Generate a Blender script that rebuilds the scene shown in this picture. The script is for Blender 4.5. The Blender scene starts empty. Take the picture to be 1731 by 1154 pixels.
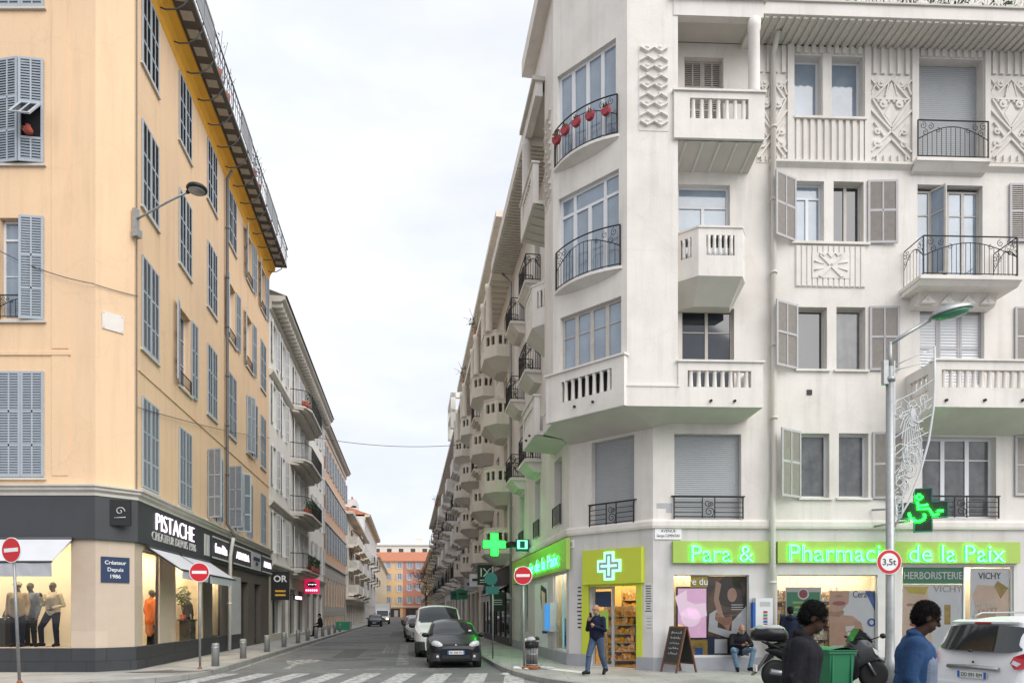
import bpy, bmesh, math, random
from math import radians as R, sin, cos, pi, sqrt, atan2
from mathutils import Vector, Matrix
random.seed(7)
SC = bpy.context.scene
COL = SC.collection

# ---------------------------------------------------------------- camera
FPX, CXP, HYP, CAMZ = 1200.0, 865.5, 1035.0, 1.68      # focal length, centre and horizon of the 1731 px wide photograph
cam_d = bpy.data.cameras.new('camera')
cam = bpy.data.objects.new('camera', cam_d); COL.objects.link(cam)
cam.location = (0, 0, CAMZ); cam.rotation_euler = (R(90), 0, 0)
cam_d.sensor_width = 36; cam_d.lens = 36 * FPX / 1731
cam_d.shift_y = (HYP - 577) / 1731
cam_d.clip_start = 0.1; cam_d.clip_end = 2000
SC.camera = cam

# ---------------------------------------------------------------- world, sun, exposure
SUN_EL, SUN_AZ = 42, 134        # soft light from behind the camera, to its right (azimuth clockwise from +Y)
W = bpy.data.worlds.new('World'); SC.world = W; W.use_nodes = True
nt = W.node_tree; N = nt.nodes; L = nt.links
bg = N['Background']
sky = N.new('ShaderNodeTexSky'); sky.sky_type = 'NISHITA'; sky.sun_disc = False
sky.sun_elevation = R(SUN_EL); sky.sun_rotation = R(SUN_AZ); sky.air_density = 1.0; sky.dust_density = 3.0; sky.ozone_density = 1.2
tc = N.new('ShaderNodeTexCoord')
mp = N.new('ShaderNodeMapping'); mp.inputs['Scale'].default_value = (1.0, 1.0, 2.6); mp.inputs['Location'].default_value = (3.1, .4, 0)
n1 = N.new('ShaderNodeTexNoise'); n1.inputs['Scale'].default_value = 2.1; n1.inputs['Detail'].default_value = 7; n1.inputs['Roughness'].default_value = .55
r1 = N.new('ShaderNodeValToRGB'); r1.color_ramp.elements[0].position = .28; r1.color_ramp.elements[1].position = .62
r1.color_ramp.elements[0].color = (.78, .78, .78, 1); r1.color_ramp.elements[1].color = (1, 1, 1, 1)
n2 = N.new('ShaderNodeTexNoise'); n2.inputs['Scale'].default_value = 3.4; n2.inputs['Detail'].default_value = 5
cr = N.new('ShaderNodeValToRGB'); cr.color_ramp.elements[0].position = .3; cr.color_ramp.elements[1].position = .7
cr.color_ramp.elements[0].color = (.84, .895, 1.0, 1); cr.color_ramp.elements[1].color = (1.06, 1.06, 1.06, 1)
mulc = N.new('ShaderNodeVectorMath'); mulc.operation = 'SCALE'; mulc.inputs['Scale'].default_value = 7.9
mix = N.new('ShaderNodeMix'); mix.data_type = 'RGBA'
L.new(tc.outputs['Generated'], mp.inputs['Vector']); L.new(mp.outputs[0], n1.inputs['Vector']); L.new(mp.outputs[0], n2.inputs['Vector'])
L.new(n1.outputs['Fac'], r1.inputs[0]); L.new(n2.outputs['Fac'], cr.inputs[0]); L.new(cr.outputs[0], mulc.inputs[0])
L.new(r1.outputs[0], mix.inputs['Factor']); L.new(sky.outputs[0], mix.inputs['A']); L.new(mulc.outputs[0], mix.inputs['B'])
L.new(mix.outputs['Result'], bg.inputs['Color']); bg.inputs['Strength'].default_value = .1

sd = bpy.data.lights.new('sun', 'SUN'); sd.energy = 2.3; sd.angle = R(60); sd.color = (1, .97, .935)
sun = bpy.data.objects.new('sun', sd); COL.objects.link(sun)
_d = Vector((sin(R(SUN_AZ)) * cos(R(SUN_EL)), cos(R(SUN_AZ)) * cos(R(SUN_EL)), sin(R(SUN_EL))))
sun.rotation_euler = _d.to_track_quat('Z', 'Y').to_euler(); sun.location = (20, -20, 60)
SC.view_settings.view_transform = 'Standard'; SC.view_settings.look = 'None'
SC.view_settings.exposure = 0.45; SC.view_settings.gamma = 1.0
SC.cycles.max_bounces = 6; SC.cycles.diffuse_bounces = 4; SC.cycles.glossy_bounces = 3
SC.cycles.transparent_max_bounces = 12; SC.cycles.transmission_bounces = 4
SC.cycles.caustics_reflective = False; SC.cycles.caustics_refractive = False
SC.cycles.use_denoising = True

# ---------------------------------------------------------------- materials
MAT = {}
def mat(name, c, rough=.75, metal=0, var=.08, scale=3.0, bump=0, bscale=60, streak=0, spec=.5, emit=None, es=1.0, coat=0, c2=None, c2scale=.6, c2lo=.5, c2hi=.7, brick=None, crack=0):
    """one procedural material: base colour with mottling, optional patches (c2), vertical weather streaks, bump, emission"""
    m = bpy.data.materials.new(name); m.use_nodes = True
    nt = m.node_tree; N = nt.nodes; L = nt.links; b = N['Principled BSDF']
    b.inputs['Roughness'].default_value = rough; b.inputs['Metallic'].default_value = metal
    b.inputs['Specular IOR Level'].default_value = spec; b.inputs['Coat Weight'].default_value = coat
    geo = N.new('ShaderNodeNewGeometry'); pos = geo.outputs['Position']
    rgb = N.new('ShaderNodeRGB'); rgb.outputs[0].default_value = (*c, 1); cur = rgb.outputs[0]
    if brick:                                     # joints between slabs or courses: (size x, size y, joint, darkness, axis)
        mpb = N.new('ShaderNodeMapping'); mpb.inputs['Rotation'].default_value = brick[4] if len(brick) > 4 else (0, 0, 0)
        bt = N.new('ShaderNodeTexBrick'); L.new(pos, mpb.inputs[0]); L.new(mpb.outputs[0], bt.inputs['Vector'])
        bt.inputs['Scale'].default_value = 1; bt.inputs['Brick Width'].default_value = brick[0]; bt.inputs['Row Height'].default_value = brick[1]
        bt.inputs['Mortar Size'].default_value = brick[2]; bt.inputs['Color1'].default_value = (1, 1, 1, 1); bt.inputs['Color2'].default_value = (.88, .88, .88, 1)
        d = brick[3]; bt.inputs['Mortar'].default_value = (d, d, d, 1)
        mm = N.new('ShaderNodeMix'); mm.data_type = 'RGBA'; mm.blend_type = 'MULTIPLY'; mm.inputs['Factor'].default_value = 1
        L.new(cur, mm.inputs['A']); L.new(bt.outputs['Color'], mm.inputs['B']); cur = mm.outputs['Result']
    if c2:
        t = N.new('ShaderNodeTexNoise'); t.inputs['Scale'].default_value = c2scale; t.inputs['Detail'].default_value = 6; L.new(pos, t.inputs['Vector'])
        r = N.new('ShaderNodeMapRange'); r.inputs['From Min'].default_value = c2lo; r.inputs['From Max'].default_value = c2hi; L.new(t.outputs['Fac'], r.inputs['Value'])
        mm = N.new('ShaderNodeMix'); mm.data_type = 'RGBA'; L.new(r.outputs[0], mm.inputs['Factor']); L.new(cur, mm.inputs['A']); mm.inputs['B'].default_value = (*c2, 1); cur = mm.outputs['Result']
    if var:
        t = N.new('ShaderNodeTexNoise'); t.inputs['Scale'].default_value = scale; t.inputs['Detail'].default_value = 6; t.inputs['Roughness'].default_value = .6; L.new(pos, t.inputs['Vector'])
        r = N.new('ShaderNodeMapRange'); r.inputs['From Min'].default_value = .25; r.inputs['From Max'].default_value = .75
        r.inputs['To Min'].default_value = 1 - var; r.inputs['To Max'].default_value = 1 + var; L.new(t.outputs['Fac'], r.inputs['Value'])
        mm = N.new('ShaderNodeMix'); mm.data_type = 'RGBA'; mm.blend_type = 'MULTIPLY'; mm.inputs['Factor'].default_value = 1
        L.new(cur, mm.inputs['A']); L.new(r.outputs[0], mm.inputs['B']); cur = mm.outputs['Result']
    if streak:
        mps = N.new('ShaderNodeMapping'); mps.inputs['Scale'].default_value = (2.2, 2.2, .16); L.new(pos, mps.inputs[0])
        t = N.new('ShaderNodeTexNoise'); t.inputs['Scale'].default_value = 1.6; t.inputs['Detail'].default_value = 7; t.inputs['Roughness'].default_value = .62; L.new(mps.outputs[0], t.inputs['Vector'])
        r = N.new('ShaderNodeMapRange'); r.inputs['From Min'].default_value = .5; r.inputs['From Max'].default_value = .78
        r.inputs['To Min'].default_value = 1; r.inputs['To Max'].default_value = 1 - streak; L.new(t.outputs['Fac'], r.inputs['Value'])
        mm = N.new('ShaderNodeMix'); mm.data_type = 'RGBA'; mm.blend_type = 'MULTIPLY'; mm.inputs['Factor'].default_value = 1
        L.new(cur, mm.inputs['A']); L.new(r.outputs[0], mm.inputs['B']); cur = mm.outputs['Result']
    if crack:                                     # hairline cracks: edges of a warped cell pattern
        wn = N.new('ShaderNodeTexNoise'); wn.inputs['Scale'].default_value = 1.1; wn.inputs['Detail'].default_value = 5; L.new(pos, wn.inputs['Vector'])
        av = N.new('ShaderNodeVectorMath'); av.operation = 'ADD'; L.new(pos, av.inputs[0]); L.new(wn.outputs['Color'], av.inputs[1])
        vo = N.new('ShaderNodeTexVoronoi'); vo.feature = 'DISTANCE_TO_EDGE'; vo.inputs['Scale'].default_value = .42; L.new(av.outputs[0], vo.inputs['Vector'])
        r = N.new('ShaderNodeMapRange'); r.inputs['From Min'].default_value = .001; r.inputs['From Max'].default_value = .010; r.inputs['To Min'].default_value = 1 - crack; L.new(vo.outputs['Distance'], r.inputs['Value'])
        mm = N.new('ShaderNodeMix'); mm.data_type = 'RGBA'; mm.blend_type = 'MULTIPLY'; mm.inputs['Factor'].default_value = 1
        L.new(cur, mm.inputs['A']); L.new(r.outputs[0], mm.inputs['B']); cur = mm.outputs['Result']
    L.new(cur, b.inputs['Base Color'])
    if bump:
        t = N.new('ShaderNodeTexNoise'); t.inputs['Scale'].default_value = bscale; t.inputs['Detail'].default_value = 4; L.new(pos, t.inputs['Vector'])
        bp = N.new('ShaderNodeBump'); bp.inputs['Strength'].default_value = bump; bp.inputs['Distance'].default_value = .02; L.new(t.outputs['Fac'], bp.inputs['Height']); L.new(bp.outputs[0], b.inputs['Normal'])
    if emit:
        b.inputs['Emission Color'].default_value = (*emit, 1); b.inputs['Emission Strength'].default_value = es
    MAT[name] = m
    return m

def glass_mat(name, tint=(1, 1, 1), refl=1.0):
    """thin clear shop glazing: sees through, mirrors by Fresnel"""
    m = bpy.data.materials.new(name); m.use_nodes = True
    N = m.node_tree.nodes; L = m.node_tree.links; N.remove(N['Principled BSDF'])
    f = N.new('ShaderNodeFresnel'); f.inputs['IOR'].default_value = 1.5
    k = N.new('ShaderNodeMath'); k.operation = 'MULTIPLY'; k.inputs[1].default_value = refl; L.new(f.outputs[0], k.inputs[0])
    t = N.new('ShaderNodeBsdfTransparent'); t.inputs[0].default_value = (*tint, 1)
    g = N.new('ShaderNodeBsdfGlossy'); g.inputs['Roughness'].default_value = .02
    x = N.new('ShaderNodeMixShader'); L.new(k.outputs[0], x.inputs[0]); L.new(t.outputs[0], x.inputs[1]); L.new(g.outputs[0], x.inputs[2])
    L.new(x.outputs[0], N['Material Output'].inputs[0]); MAT[name] = m

S = lambda r, g, b: tuple(((v / 255) / 12.92 if v / 255 <= .04045 else ((v / 255 + .055) / 1.055) ** 2.4) for v in (r, g, b))   # sRGB byte -> linear
mat('asphalt', (.155, .157, .160), .85, var=.18, scale=2.2, bump=.35, bscale=180, crack=.6, c2=(.115, .117, .12), c2scale=.35, c2lo=.48, c2hi=.62)
mat('pavement', (.37, .365, .35), .8, var=.14, scale=1.6, bump=.2, bscale=120, brick=(.9, .6, .012, .55), c2=(.22, .215, .205), c2scale=.8, c2lo=.5, c2hi=.7)
mat('kerbstone', (.29, .285, .275), .8, var=.15, scale=4, bump=.3, bscale=80, brick=(1.0, 1.0, .01, .5))
mat('road_paint', (.46, .46, .45), .8, var=.25, scale=9, bump=.2, bscale=150, c2=(.15, .152, .155), c2scale=6, c2lo=.42, c2hi=.66)
mat('road_paint_worn', (.44, .44, .43), .8, var=.3, scale=9, c2=(.14, .143, .147), c2scale=5, c2lo=.38, c2hi=.58)
mat('asphalt_patch', (.095, .097, .10), .9, var=.15, scale=3, bump=.35, bscale=160)
mat('ground', (.20, .195, .19), .9, var=.1)
mat('iron_cover', (.10, .10, .105), .6, metal=.5, var=.2, scale=20, bump=.4, bscale=40)
# walls
mat('stucco_white', (.74, .705, .66), .88, var=.05, scale=1.7, bump=.35, bscale=45, streak=.16, crack=.045, c2=(.65, .615, .57), c2scale=.7, c2lo=.46, c2hi=.74)
mat('stucco_grey', (.60, .58, .575), .85, var=.06, scale=1.5, bump=.2, bscale=60, streak=.18, c2=(.52, .50, .49), c2scale=.8)
mat('plinth_grey', (.33, .34, .37), .8, var=.1, scale=3, bump=.1)
mat('stucco_yellow', (.78, .55, .35), .88, var=.05, scale=.9, bump=.35, bscale=45, streak=.15, crack=.05, c2=(.72, .515, .34), c2scale=.45, c2lo=.42, c2hi=.68)
mat('stucco_ochre', (.82, .40, .035), .8, var=.06, scale=1.2, streak=.10)
mat('stucco_cream', (.74, .685, .60), .85, var=.06, streak=.2, bump=.1)
mat('stucco_pale', (.76, .735, .69), .85, var=.06, streak=.2, bump=.1)
mat('stucco_orange', (.68, .43, .29), .85, var=.07, streak=.12, bump=.1)
mat('stucco_beige', (.60, .50, .36), .85, var=.07, streak=.14, bump=.1)
mat('stucco_amber', (.68, .47, .25), .85, var=.07, streak=.1)
mat('stucco_red', (.50, .22, .16), .85, var=.08, streak=.1)
mat('stucco_tan', (.50, .46, .40), .85, var=.07, streak=.15)
mat('roof_tile', (.52, .20, .11), .85, var=.18, scale=3, brick=(.25, .4, .03, .6))
mat('roof_dark', (.12, .11, .105), .8, var=.15)
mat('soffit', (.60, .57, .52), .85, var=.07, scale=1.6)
mat('stone_joint', (.44, .42, .385), .85, var=.1, brick=(1.2, .45, .012, .7, (R(90), 0, 0)))
mat('groove', (.34, .315, .28), .9, var=.05)
mat('cornice_stone', (.56, .53, .48), .8, var=.08, streak=.12)
mat('grey_fascia', (.042, .046, .052), .55, var=.08, scale=2)
mat('grey_tile', (.036, .039, .045), .5, var=.14, scale=1.5, brick=(.8, .4, .01, .5, (R(90), 0, 0)))
mat('beige_tile', (.56, .455, .36), .6, var=.04, scale=4, brick=(.9, 1.2, .004, .86, (R(90), 0, 0)))
mat('brown_clad', (.10, .085, .072), .6, var=.1)
# joinery
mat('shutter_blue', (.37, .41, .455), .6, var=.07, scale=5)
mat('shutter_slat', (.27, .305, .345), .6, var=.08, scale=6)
mat('shutter_grey', (.42, .41, .42), .6, var=.08, scale=5)
mat('shutter_wood', (.39, .355, .325), .7, var=.12, scale=9)
mat('shutter_dark', (.12, .14, .155), .6, var=.08)
mat('roller', (.37, .385, .40), .55, var=.03)
mat('roller_line', (.26, .27, .285), .55, var=.03)
mat('frame_white', (.70, .71, .73), .5, var=.03)
mat('frame_old', (.48, .45, .41), .6, var=.12, scale=8)
mat('frame_dark', (.035, .036, .04), .45, var=.05)
mat('pane', (.03, .036, .045), .04, var=.3, scale=.9, spec=.9)
mat('pane_sky', (.24, .30, .37), .05, var=.25, scale=1.1, spec=1.0)  # pale blue of the reflected sky painted into the base colour
mat('pane_curtain', (.105, .11, .115), .12, var=.5, scale=2.6, spec=.8, streak=.5)
mat('pane_warm', (.5, .36, .18), .1, var=.2, scale=1, emit=(1, .75, .42), es=.5)
mat('shade_dark', (.012, .012, .014), .9, var=0)  # near-black colour standing in for the shade inside openings
mat('curtain', (.55, .56, .57), .9, var=.16, scale=9)
mat('iron', (.018, .018, .02), .5, var=.1, metal=.3)
mat('galvanised', (.36, .37, .375), .45, metal=.6, var=.12, scale=12)
mat('zinc', (.28, .285, .29), .5, metal=.4, var=.1)
mat('pipe_cream', (.60, .575, .53), .6, var=.05, streak=.15)
mat('pipe_dark', (.10, .10, .105), .55, var=.1)
mat('steel_post', (.30, .30, .30), .45, metal=.55, var=.15, scale=14)
mat('white_metal', (.62, .63, .64), .45, var=.06)
mat('black_plastic', (.014, .014, .015), .45, var=.05)
mat('rubber', (.013, .013, .013), .85, var=.1)
mat('rust', (.28, .09, .035), .85, var=.25, scale=12)
# signs
mat('sign_red', (.55, .012, .02), .45, var=.04)
mat('sign_white', (.78, .78, .78), .5, var=.03)
mat('sign_black', (.01, .01, .012), .5, var=0)
mat('sign_navy', (.012, .030, .085), .5, var=.04)
mat('sign_blue', (.02, .12, .45), .5, var=.05)
mat('sign_lime', (.33, .47, .085), .5, var=.05, emit=(.33, .52, .08), es=.04)
mat('neon_core', (.16, .52, .12), .4, var=0, emit=(.12, .7, .16), es=.25)
mat('sign_lime_yellow', (.46, .52, .04), .5, var=.03, emit=(.5, .57, .03), es=.06)
mat('sign_green', (.012, .24, .115), .5, var=.05)
mat('sign_teal', (.012, .14, .12), .5, var=.05)
mat('neon_green', (.1, .9, .4), .4, var=0, emit=(.006, 1.0, .03), es=9)
mat('neon_mint', (.5, .9, .75), .4, var=0, emit=(.16, 1.0, .50), es=1.5)
mat('led_green', (.02, .6, .1), .4, var=0, emit=(.004, 1.0, .010), es=15)
mat('led_figure', (.02, .6, .1), .4, var=0, emit=(.001, 1.0, .004), es=70)
mat('led_white', (.9, .8, .9), .4, var=0, emit=(1, .86, .97), es=1.25)
mat('led_pink', (.8, .02, .15), .4, var=0, emit=(.8, .01, .09), es=.5)
mat('dull_letters', (.55, .55, .53), .5, var=.05)
mat('gold_letters', (.75, .42, .05), .5, var=.05)
mat('ink', (.04, .04, .045), .6, var=.05)
mat('paper', (.62, .615, .60), .7, var=.06)
mat('paper_grey', (.42, .42, .43), .7, var=.08)
mat('awning_white', (.56, .565, .60), .85, var=.06, scale=2)
mat('awning_valance', (.40, .41, .44), .85, var=.06, scale=2)
mat('foliage', (.045, .095, .028), .7, var=.5, scale=7)
mat('foliage_pale', (.11, .15, .07), .7, var=.4, scale=9)
mat('foliage_deep', (.02, .055, .022), .7, var=.4, scale=9)
mat('bark', (.13, .085, .065), .9, var=.2, scale=12)
mat('twig', (.17, .10, .085), .9, var=.2, scale=12)
mat('terracotta', (.40, .09, .06), .8, var=.12)
mat('pot_red', (.33, .035, .05), .6, var=.12)
mat('marble', (.66, .62, .58), .5, var=.05)
glass_mat('shop_glass')
glass_mat('clear_glass', (.8, .86, .84), .35)
glass_mat('car_glass', (.30, .34, .34), 1.6)
# ---------------------------------------------------------------- mesh builder
class MB:
    """collects faces (each with a material name) and links them as ONE mesh object"""
    def __init__(s): s.v = []; s.f = []; s.m = []; s.sm = []
    def add(s, vs, fs, m, smooth=False, M=None):
        b = len(s.v)
        s.v += [tuple(M @ Vector(p)) if M else tuple(p) for p in vs]
        for q in fs: s.f.append([b + i for i in q]); s.m.append(m); s.sm.append(smooth)
        return s
    def quad(s, a, b, c, d, m): return s.add([a, b, c, d], [(0, 1, 2, 3)], m)
    def box(s, x0, x1, y0, y1, z0, z1, m, M=None):
        if x1 < x0: x0, x1 = x1, x0
        if y1 < y0: y0, y1 = y1, y0
        if z1 < z0: z0, z1 = z1, z0
        return s.add([(x0,y0,z0),(x1,y0,z0),(x1,y1,z0),(x0,y1,z0),(x0,y0,z1),(x1,y0,z1),(x1,y1,z1),(x0,y1,z1)],
                     [(0,3,2,1),(4,5,6,7),(0,1,5,4),(1,2,6,5),(2,3,7,6),(3,0,4,7)], m, M=M)
    def prism(s, poly, a0, a1, m, axis='z', smooth=False, M=None):
        """poly: list of 2-D points; axis z -> (x,y), x -> (y,z), y -> (x,z)"""
        n = len(poly)
        f3 = {'z': lambda p, a: (p[0], p[1], a), 'x': lambda p, a: (a, p[0], p[1]), 'y': lambda p, a: (p[0], a, p[1])}[axis]
        vs = [f3(p, a0) for p in poly] + [f3(p, a1) for p in poly]
        s.add(vs, [tuple(range(n))[::-1], tuple(range(n, 2 * n))], m, M=M)
        b = len(s.v) - 2 * n
        for i in range(n):
            j = (i + 1) % n; s.f.append([b + i, b + j, b + n + j, b + n + i]); s.m.append(m); s.sm.append(smooth)
        return s
    def tube(s, pts, r, m, seg=6, cap=True, M=None):
        pts = [Vector(p) for p in pts]; rs = r if isinstance(r, (list, tuple)) else [r] * len(pts)
        vs = []; up = None
        for i, p in enumerate(pts):
            d = (pts[min(i + 1, len(pts) - 1)] - pts[max(i - 1, 0)]).normalized()
            if up is None: up = Vector((0, 0, 1)) if abs(d.z) < .9 else Vector((1, 0, 0))
            u = d.cross(up)
            if u.length < 1e-4: u = d.cross(Vector((0, 1, 0)))
            u.normalize(); w = u.cross(d).normalized(); up = w
            for k in range(seg):
                a = 2 * pi * k / seg; vs.append(p + u * (rs[i] * cos(a)) + w * (rs[i] * sin(a)))
        fs = []
        for i in range(len(pts) - 1):
            for k in range(seg):
                k2 = (k + 1) % seg; fs.append((i*seg+k, i*seg+k2, (i+1)*seg+k2, (i+1)*seg+k))
        s.add(vs, fs, m, True, M)
        if cap:
            b = len(s.v) - len(vs); e = b + (len(pts) - 1) * seg
            s.f += [[b + k for k in range(seg)][::-1], [e + k for k in range(seg)]]; s.m += [m, m]; s.sm += [False, False]
        return s
    def lathe(s, prof, m, seg=16, c=(0, 0, 0), M=None, smooth=True):
        """prof: (radius, z) pairs about a vertical axis through c"""
        vs = []; fs = []
        for r, z in prof:
            for k in range(seg):
                a = 2 * pi * k / seg; vs.append((c[0] + r * cos(a), c[1] + r * sin(a), c[2] + z))
        n = len(prof)
        for i in range(n - 1):
            for k in range(seg):
                k2 = (k + 1) % seg; fs.append((i*seg+k, i*seg+k2, (i+1)*seg+k2, (i+1)*seg+k))
        s.add(vs, fs, m, smooth, M); b = len(s.v) - len(vs)
        if prof[0][0] > 1e-4: s.f.append([b + k for k in range(seg)][::-1]); s.m.append(m); s.sm.append(False)
        if prof[-1][0] > 1e-4: s.f.append([b + (n-1)*seg + k for k in range(seg)]); s.m.append(m); s.sm.append(False)
        return s
    def ball(s, c, r, m, seg=10, rings=6, M=None):
        r = r if isinstance(r, (list, tuple)) else (r, r, r)
        vs = []; fs = []
        for i in range(rings + 1):
            t = pi * i / rings
            for k in range(seg):
                a = 2 * pi * k / seg; vs.append((c[0] + r[0]*sin(t)*cos(a), c[1] + r[1]*sin(t)*sin(a), c[2] - r[2]*cos(t)))
        for i in range(rings):
            for k in range(seg):
                k2 = (k + 1) % seg; fs.append((i*seg+k, i*seg+k2, (i+1)*seg+k2, (i+1)*seg+k))
        return s.add(vs, fs, m, True, M)
    def disc(s, c, r, y0, y1, m, seg=28, sx=1.0):
        """a coin standing in the x-z plane"""
        return s.prism([(c[0] + r*sx*cos(2*pi*k/seg), c[1] + r*sin(2*pi*k/seg)) for k in range(seg)][::-1], y0, y1, m, 'y')
    def mesh(s, name):
        me = bpy.data.meshes.new(name); me.from_pydata(s.v, [], s.f)
        names = list(dict.fromkeys(s.m))
        for n in names: me.materials.append(MAT[n])
        ix = {n: i for i, n in enumerate(names)}
        me.polygons.foreach_set('material_index', [ix[n] for n in s.m])
        me.polygons.foreach_set('use_smooth', s.sm)
        me.update(); return me

# ---------------------------------------------------------------- objects
WM = {}                      # world matrix of every object made here
def tag(o, label=None, cat=None, group=None, kind=None):
    if label: o['label'] = label
    if cat: o['category'] = cat
    if group: o['group'] = group
    if kind: o['kind'] = kind
    return o
def thing(name, label, cat, loc=(0, 0, 0), rotz=0, group=None, M=None):
    o = bpy.data.objects.new(name, None); COL.objects.link(o); o.empty_display_size = .2
    m = M if M else Matrix.Translation(loc) @ Matrix.Rotation(rotz, 4, 'Z')
    o.matrix_basis = m; WM[o] = m
    return tag(o, label, cat, group)
def part(name, mb, parent, M=None, label=None):
    """mesh whose coordinates are local to M (world); without M they are local to the parent"""
    o = bpy.data.objects.new(name, mb.mesh(name) if isinstance(mb, MB) else mb); COL.objects.link(o)
    if parent is None:
        o.matrix_basis = M if M else Matrix(); WM[o] = o.matrix_basis.copy()
    else:
        o.parent = parent; lm = WM[parent].inverted() @ M if M else Matrix()
        o.matrix_basis = lm; WM[o] = WM[parent] @ lm
    if label: o['label'] = label
    return o
def solo(name, mb, label, cat, M=None, group=None): return tag(part(name, mb, None, M), label, cat, group)
def struct(name, mb, M=None): return tag(part(name, mb, None, M), kind='structure')
def kids(o): return [c for c in KIDS.get(o, [])]
def dup(o, parent=None, M=None, label=None, group=None):
    """copy of a thing or part with copies of its parts and sub-parts"""
    c = o.copy(); COL.objects.link(c)
    if parent is not None:
        c.parent = parent; c.matrix_basis = WM[parent].inverted() @ M if M else o.matrix_basis.copy(); WM[c] = WM[parent] @ c.matrix_basis
    else:
        c.parent = None; c.matrix_basis = M; WM[c] = M
    if label: c['label'] = label
    if group: c['group'] = group
    for k in list(o.children): dup(k, c)
    return c

class Frame:
    """a vertical facade plane: s runs to the viewer's right, -y is out towards the viewer, z up"""
    def __init__(f, ox, oy, dx, dy):
        l = sqrt(dx*dx + dy*dy); f.O = Vector((ox, oy, 0)); f.d = Vector((dx/l, dy/l, 0)); f.ang = atan2(dy, dx)
        f.n = Vector((dy/l, -dx/l, 0))             # outward
        f.M = Matrix.Translation(f.O) @ Matrix.Rotation(f.ang, 4, 'Z')
    def off(f, o): q = f.O + f.n * o; return Frame(q.x, q.y, f.d.x, f.d.y)
    def at(f, px, py):
        """where the photograph's ray through (px, py) meets this plane: (s, z)"""
        k = (px - CXP) / FPX; v = (HYP - py) / FPX
        # O + s d = (k t, t)
        den = f.d.x - k * f.d.y; s = (k * f.O.y - f.O.x) / den; t = f.O.y + s * f.d.y
        return s, CAMZ + v * t
    def s(f, px): return f.at(px, 0)[0]
    def z(f, px, py): return f.at(px, py)[1]
    def rect(f, x0, x1, y0, y1):
        """pixel box -> (s0, s1, z0, z1) using its mean height"""
        a, b = f.s(x0), f.s(x1); xm = (x0 + x1) / 2
        return a, b, f.z(xm, y1), f.z(xm, y0)
    def T(f, s, z=0, o=0): return f.M @ Matrix.Translation((s, -o, z))
    def W(f, s, o, z): return f.M @ Vector((s, -o, z))

def wall_mb(s0, s1, z0, z1, holes, m, depth=.25, mb=None, reveal=None, y=0, bands=()):
    """front sheet with rectangular holes (s0,s1,z0,z1[,depth]) and their reveals; bands: (z0,z1,material) replaces the wall material"""
    mb = mb or MB()
    xs = sorted({s0, s1, *[min(max(h[i], s0), s1) for h in holes for i in (0, 1)]}); zs = sorted({z0, z1, *[min(max(h[i], z0), z1) for h in holes for i in (2, 3)], *[b for q in bands for b in q[:2]]})
    zs = [z for z in zs if z0 <= z <= z1]
    for i in range(len(xs) - 1):
        j = 0
        while j < len(zs) - 1:
            cx, cz = (xs[i] + xs[i+1]) / 2, (zs[j] + zs[j+1]) / 2
            if not any(h[0] < cx < h[1] and h[2] < cz < h[3] for h in holes):
                mm = m
                for b in bands:
                    if b[0] < cz < b[1]: mm = b[2]
                mb.quad((xs[i], y, zs[j]), (xs[i+1], y, zs[j]), (xs[i+1], y, zs[j+1]), (xs[i], y, zs[j+1]), mm)
            j += 1
    rv = reveal or m
    for h in holes:
        a, b, c, e = h[:4]; d = y + (h[4] if len(h) > 4 else depth)
        mb.quad((a, y, c), (a, y, e), (a, d, e), (a, d, c), rv); mb.quad((b, y, e), (b, y, c), (b, d, c), (b, d, e), rv)
        mb.quad((a, y, e), (b, y, e), (b, d, e), (a, d, e), rv); mb.quad((a, y, c), (a, d, c), (b, d, c), (b, y, c), rv)
    return mb

# ---------------------------------------------------------------- lettering
def letters(txt, h, m, depth=.02, M=None, width=None, spacing=1.0, shear=0, bold=0.0, align='CENTER', seg=3, line=1.0):
    """returns an MB with the text, cap height about h, standing in the x-z plane, facing -y, centred on 0"""
    cu = bpy.data.curves.new('t', 'FONT'); cu.body = txt; cu.size = 1; cu.extrude = depth / 2; cu.align_x = align
    cu.space_character = spacing; cu.shear = shear; cu.offset = bold; cu.resolution_u = seg; cu.space_line = line
    ob = bpy.data.objects.new('t', cu); COL.objects.link(ob)
    dg = bpy.context.evaluated_depsgraph_get(); me = bpy.data.meshes.new_from_object(ob.evaluated_get(dg))
    bpy.data.objects.remove(ob); bpy.data.curves.remove(cu)
    vs = [v.co.copy() for v in me.vertices]; fs = [tuple(p.vertices) for p in me.polygons]; bpy.data.meshes.remove(me)
    mb = MB()
    if not vs: return mb
    x0, x1 = min(v.x for v in vs), max(v.x for v in vs); y0, y1 = min(v.y for v in vs), max(v.y for v in vs)
    nl = txt.count('\n') + 1
    k = h / .69; kx = width / (x1 - x0) if width else k
    cx = (x0 + x1) / 2 if align == 'CENTER' else x0
    cy = .345 if nl == 1 else (y0 + y1) / 2
    mb.add([((v.x - cx) * kx, -v.z, (v.y - cy) * k) for v in vs], fs, m)
    if M: mb.v = [tuple(M @ Vector(p)) for p in mb.v]
    return mb
def merge(a, b, off=(0, 0, 0)):
    n = len(a.v); a.v += [(p[0]+off[0], p[1]+off[1], p[2]+off[2]) for p in b.v]; a.f += [[i + n for i in q] for q in b.f]; a.m += b.m; a.sm += b.sm
    return a

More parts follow.
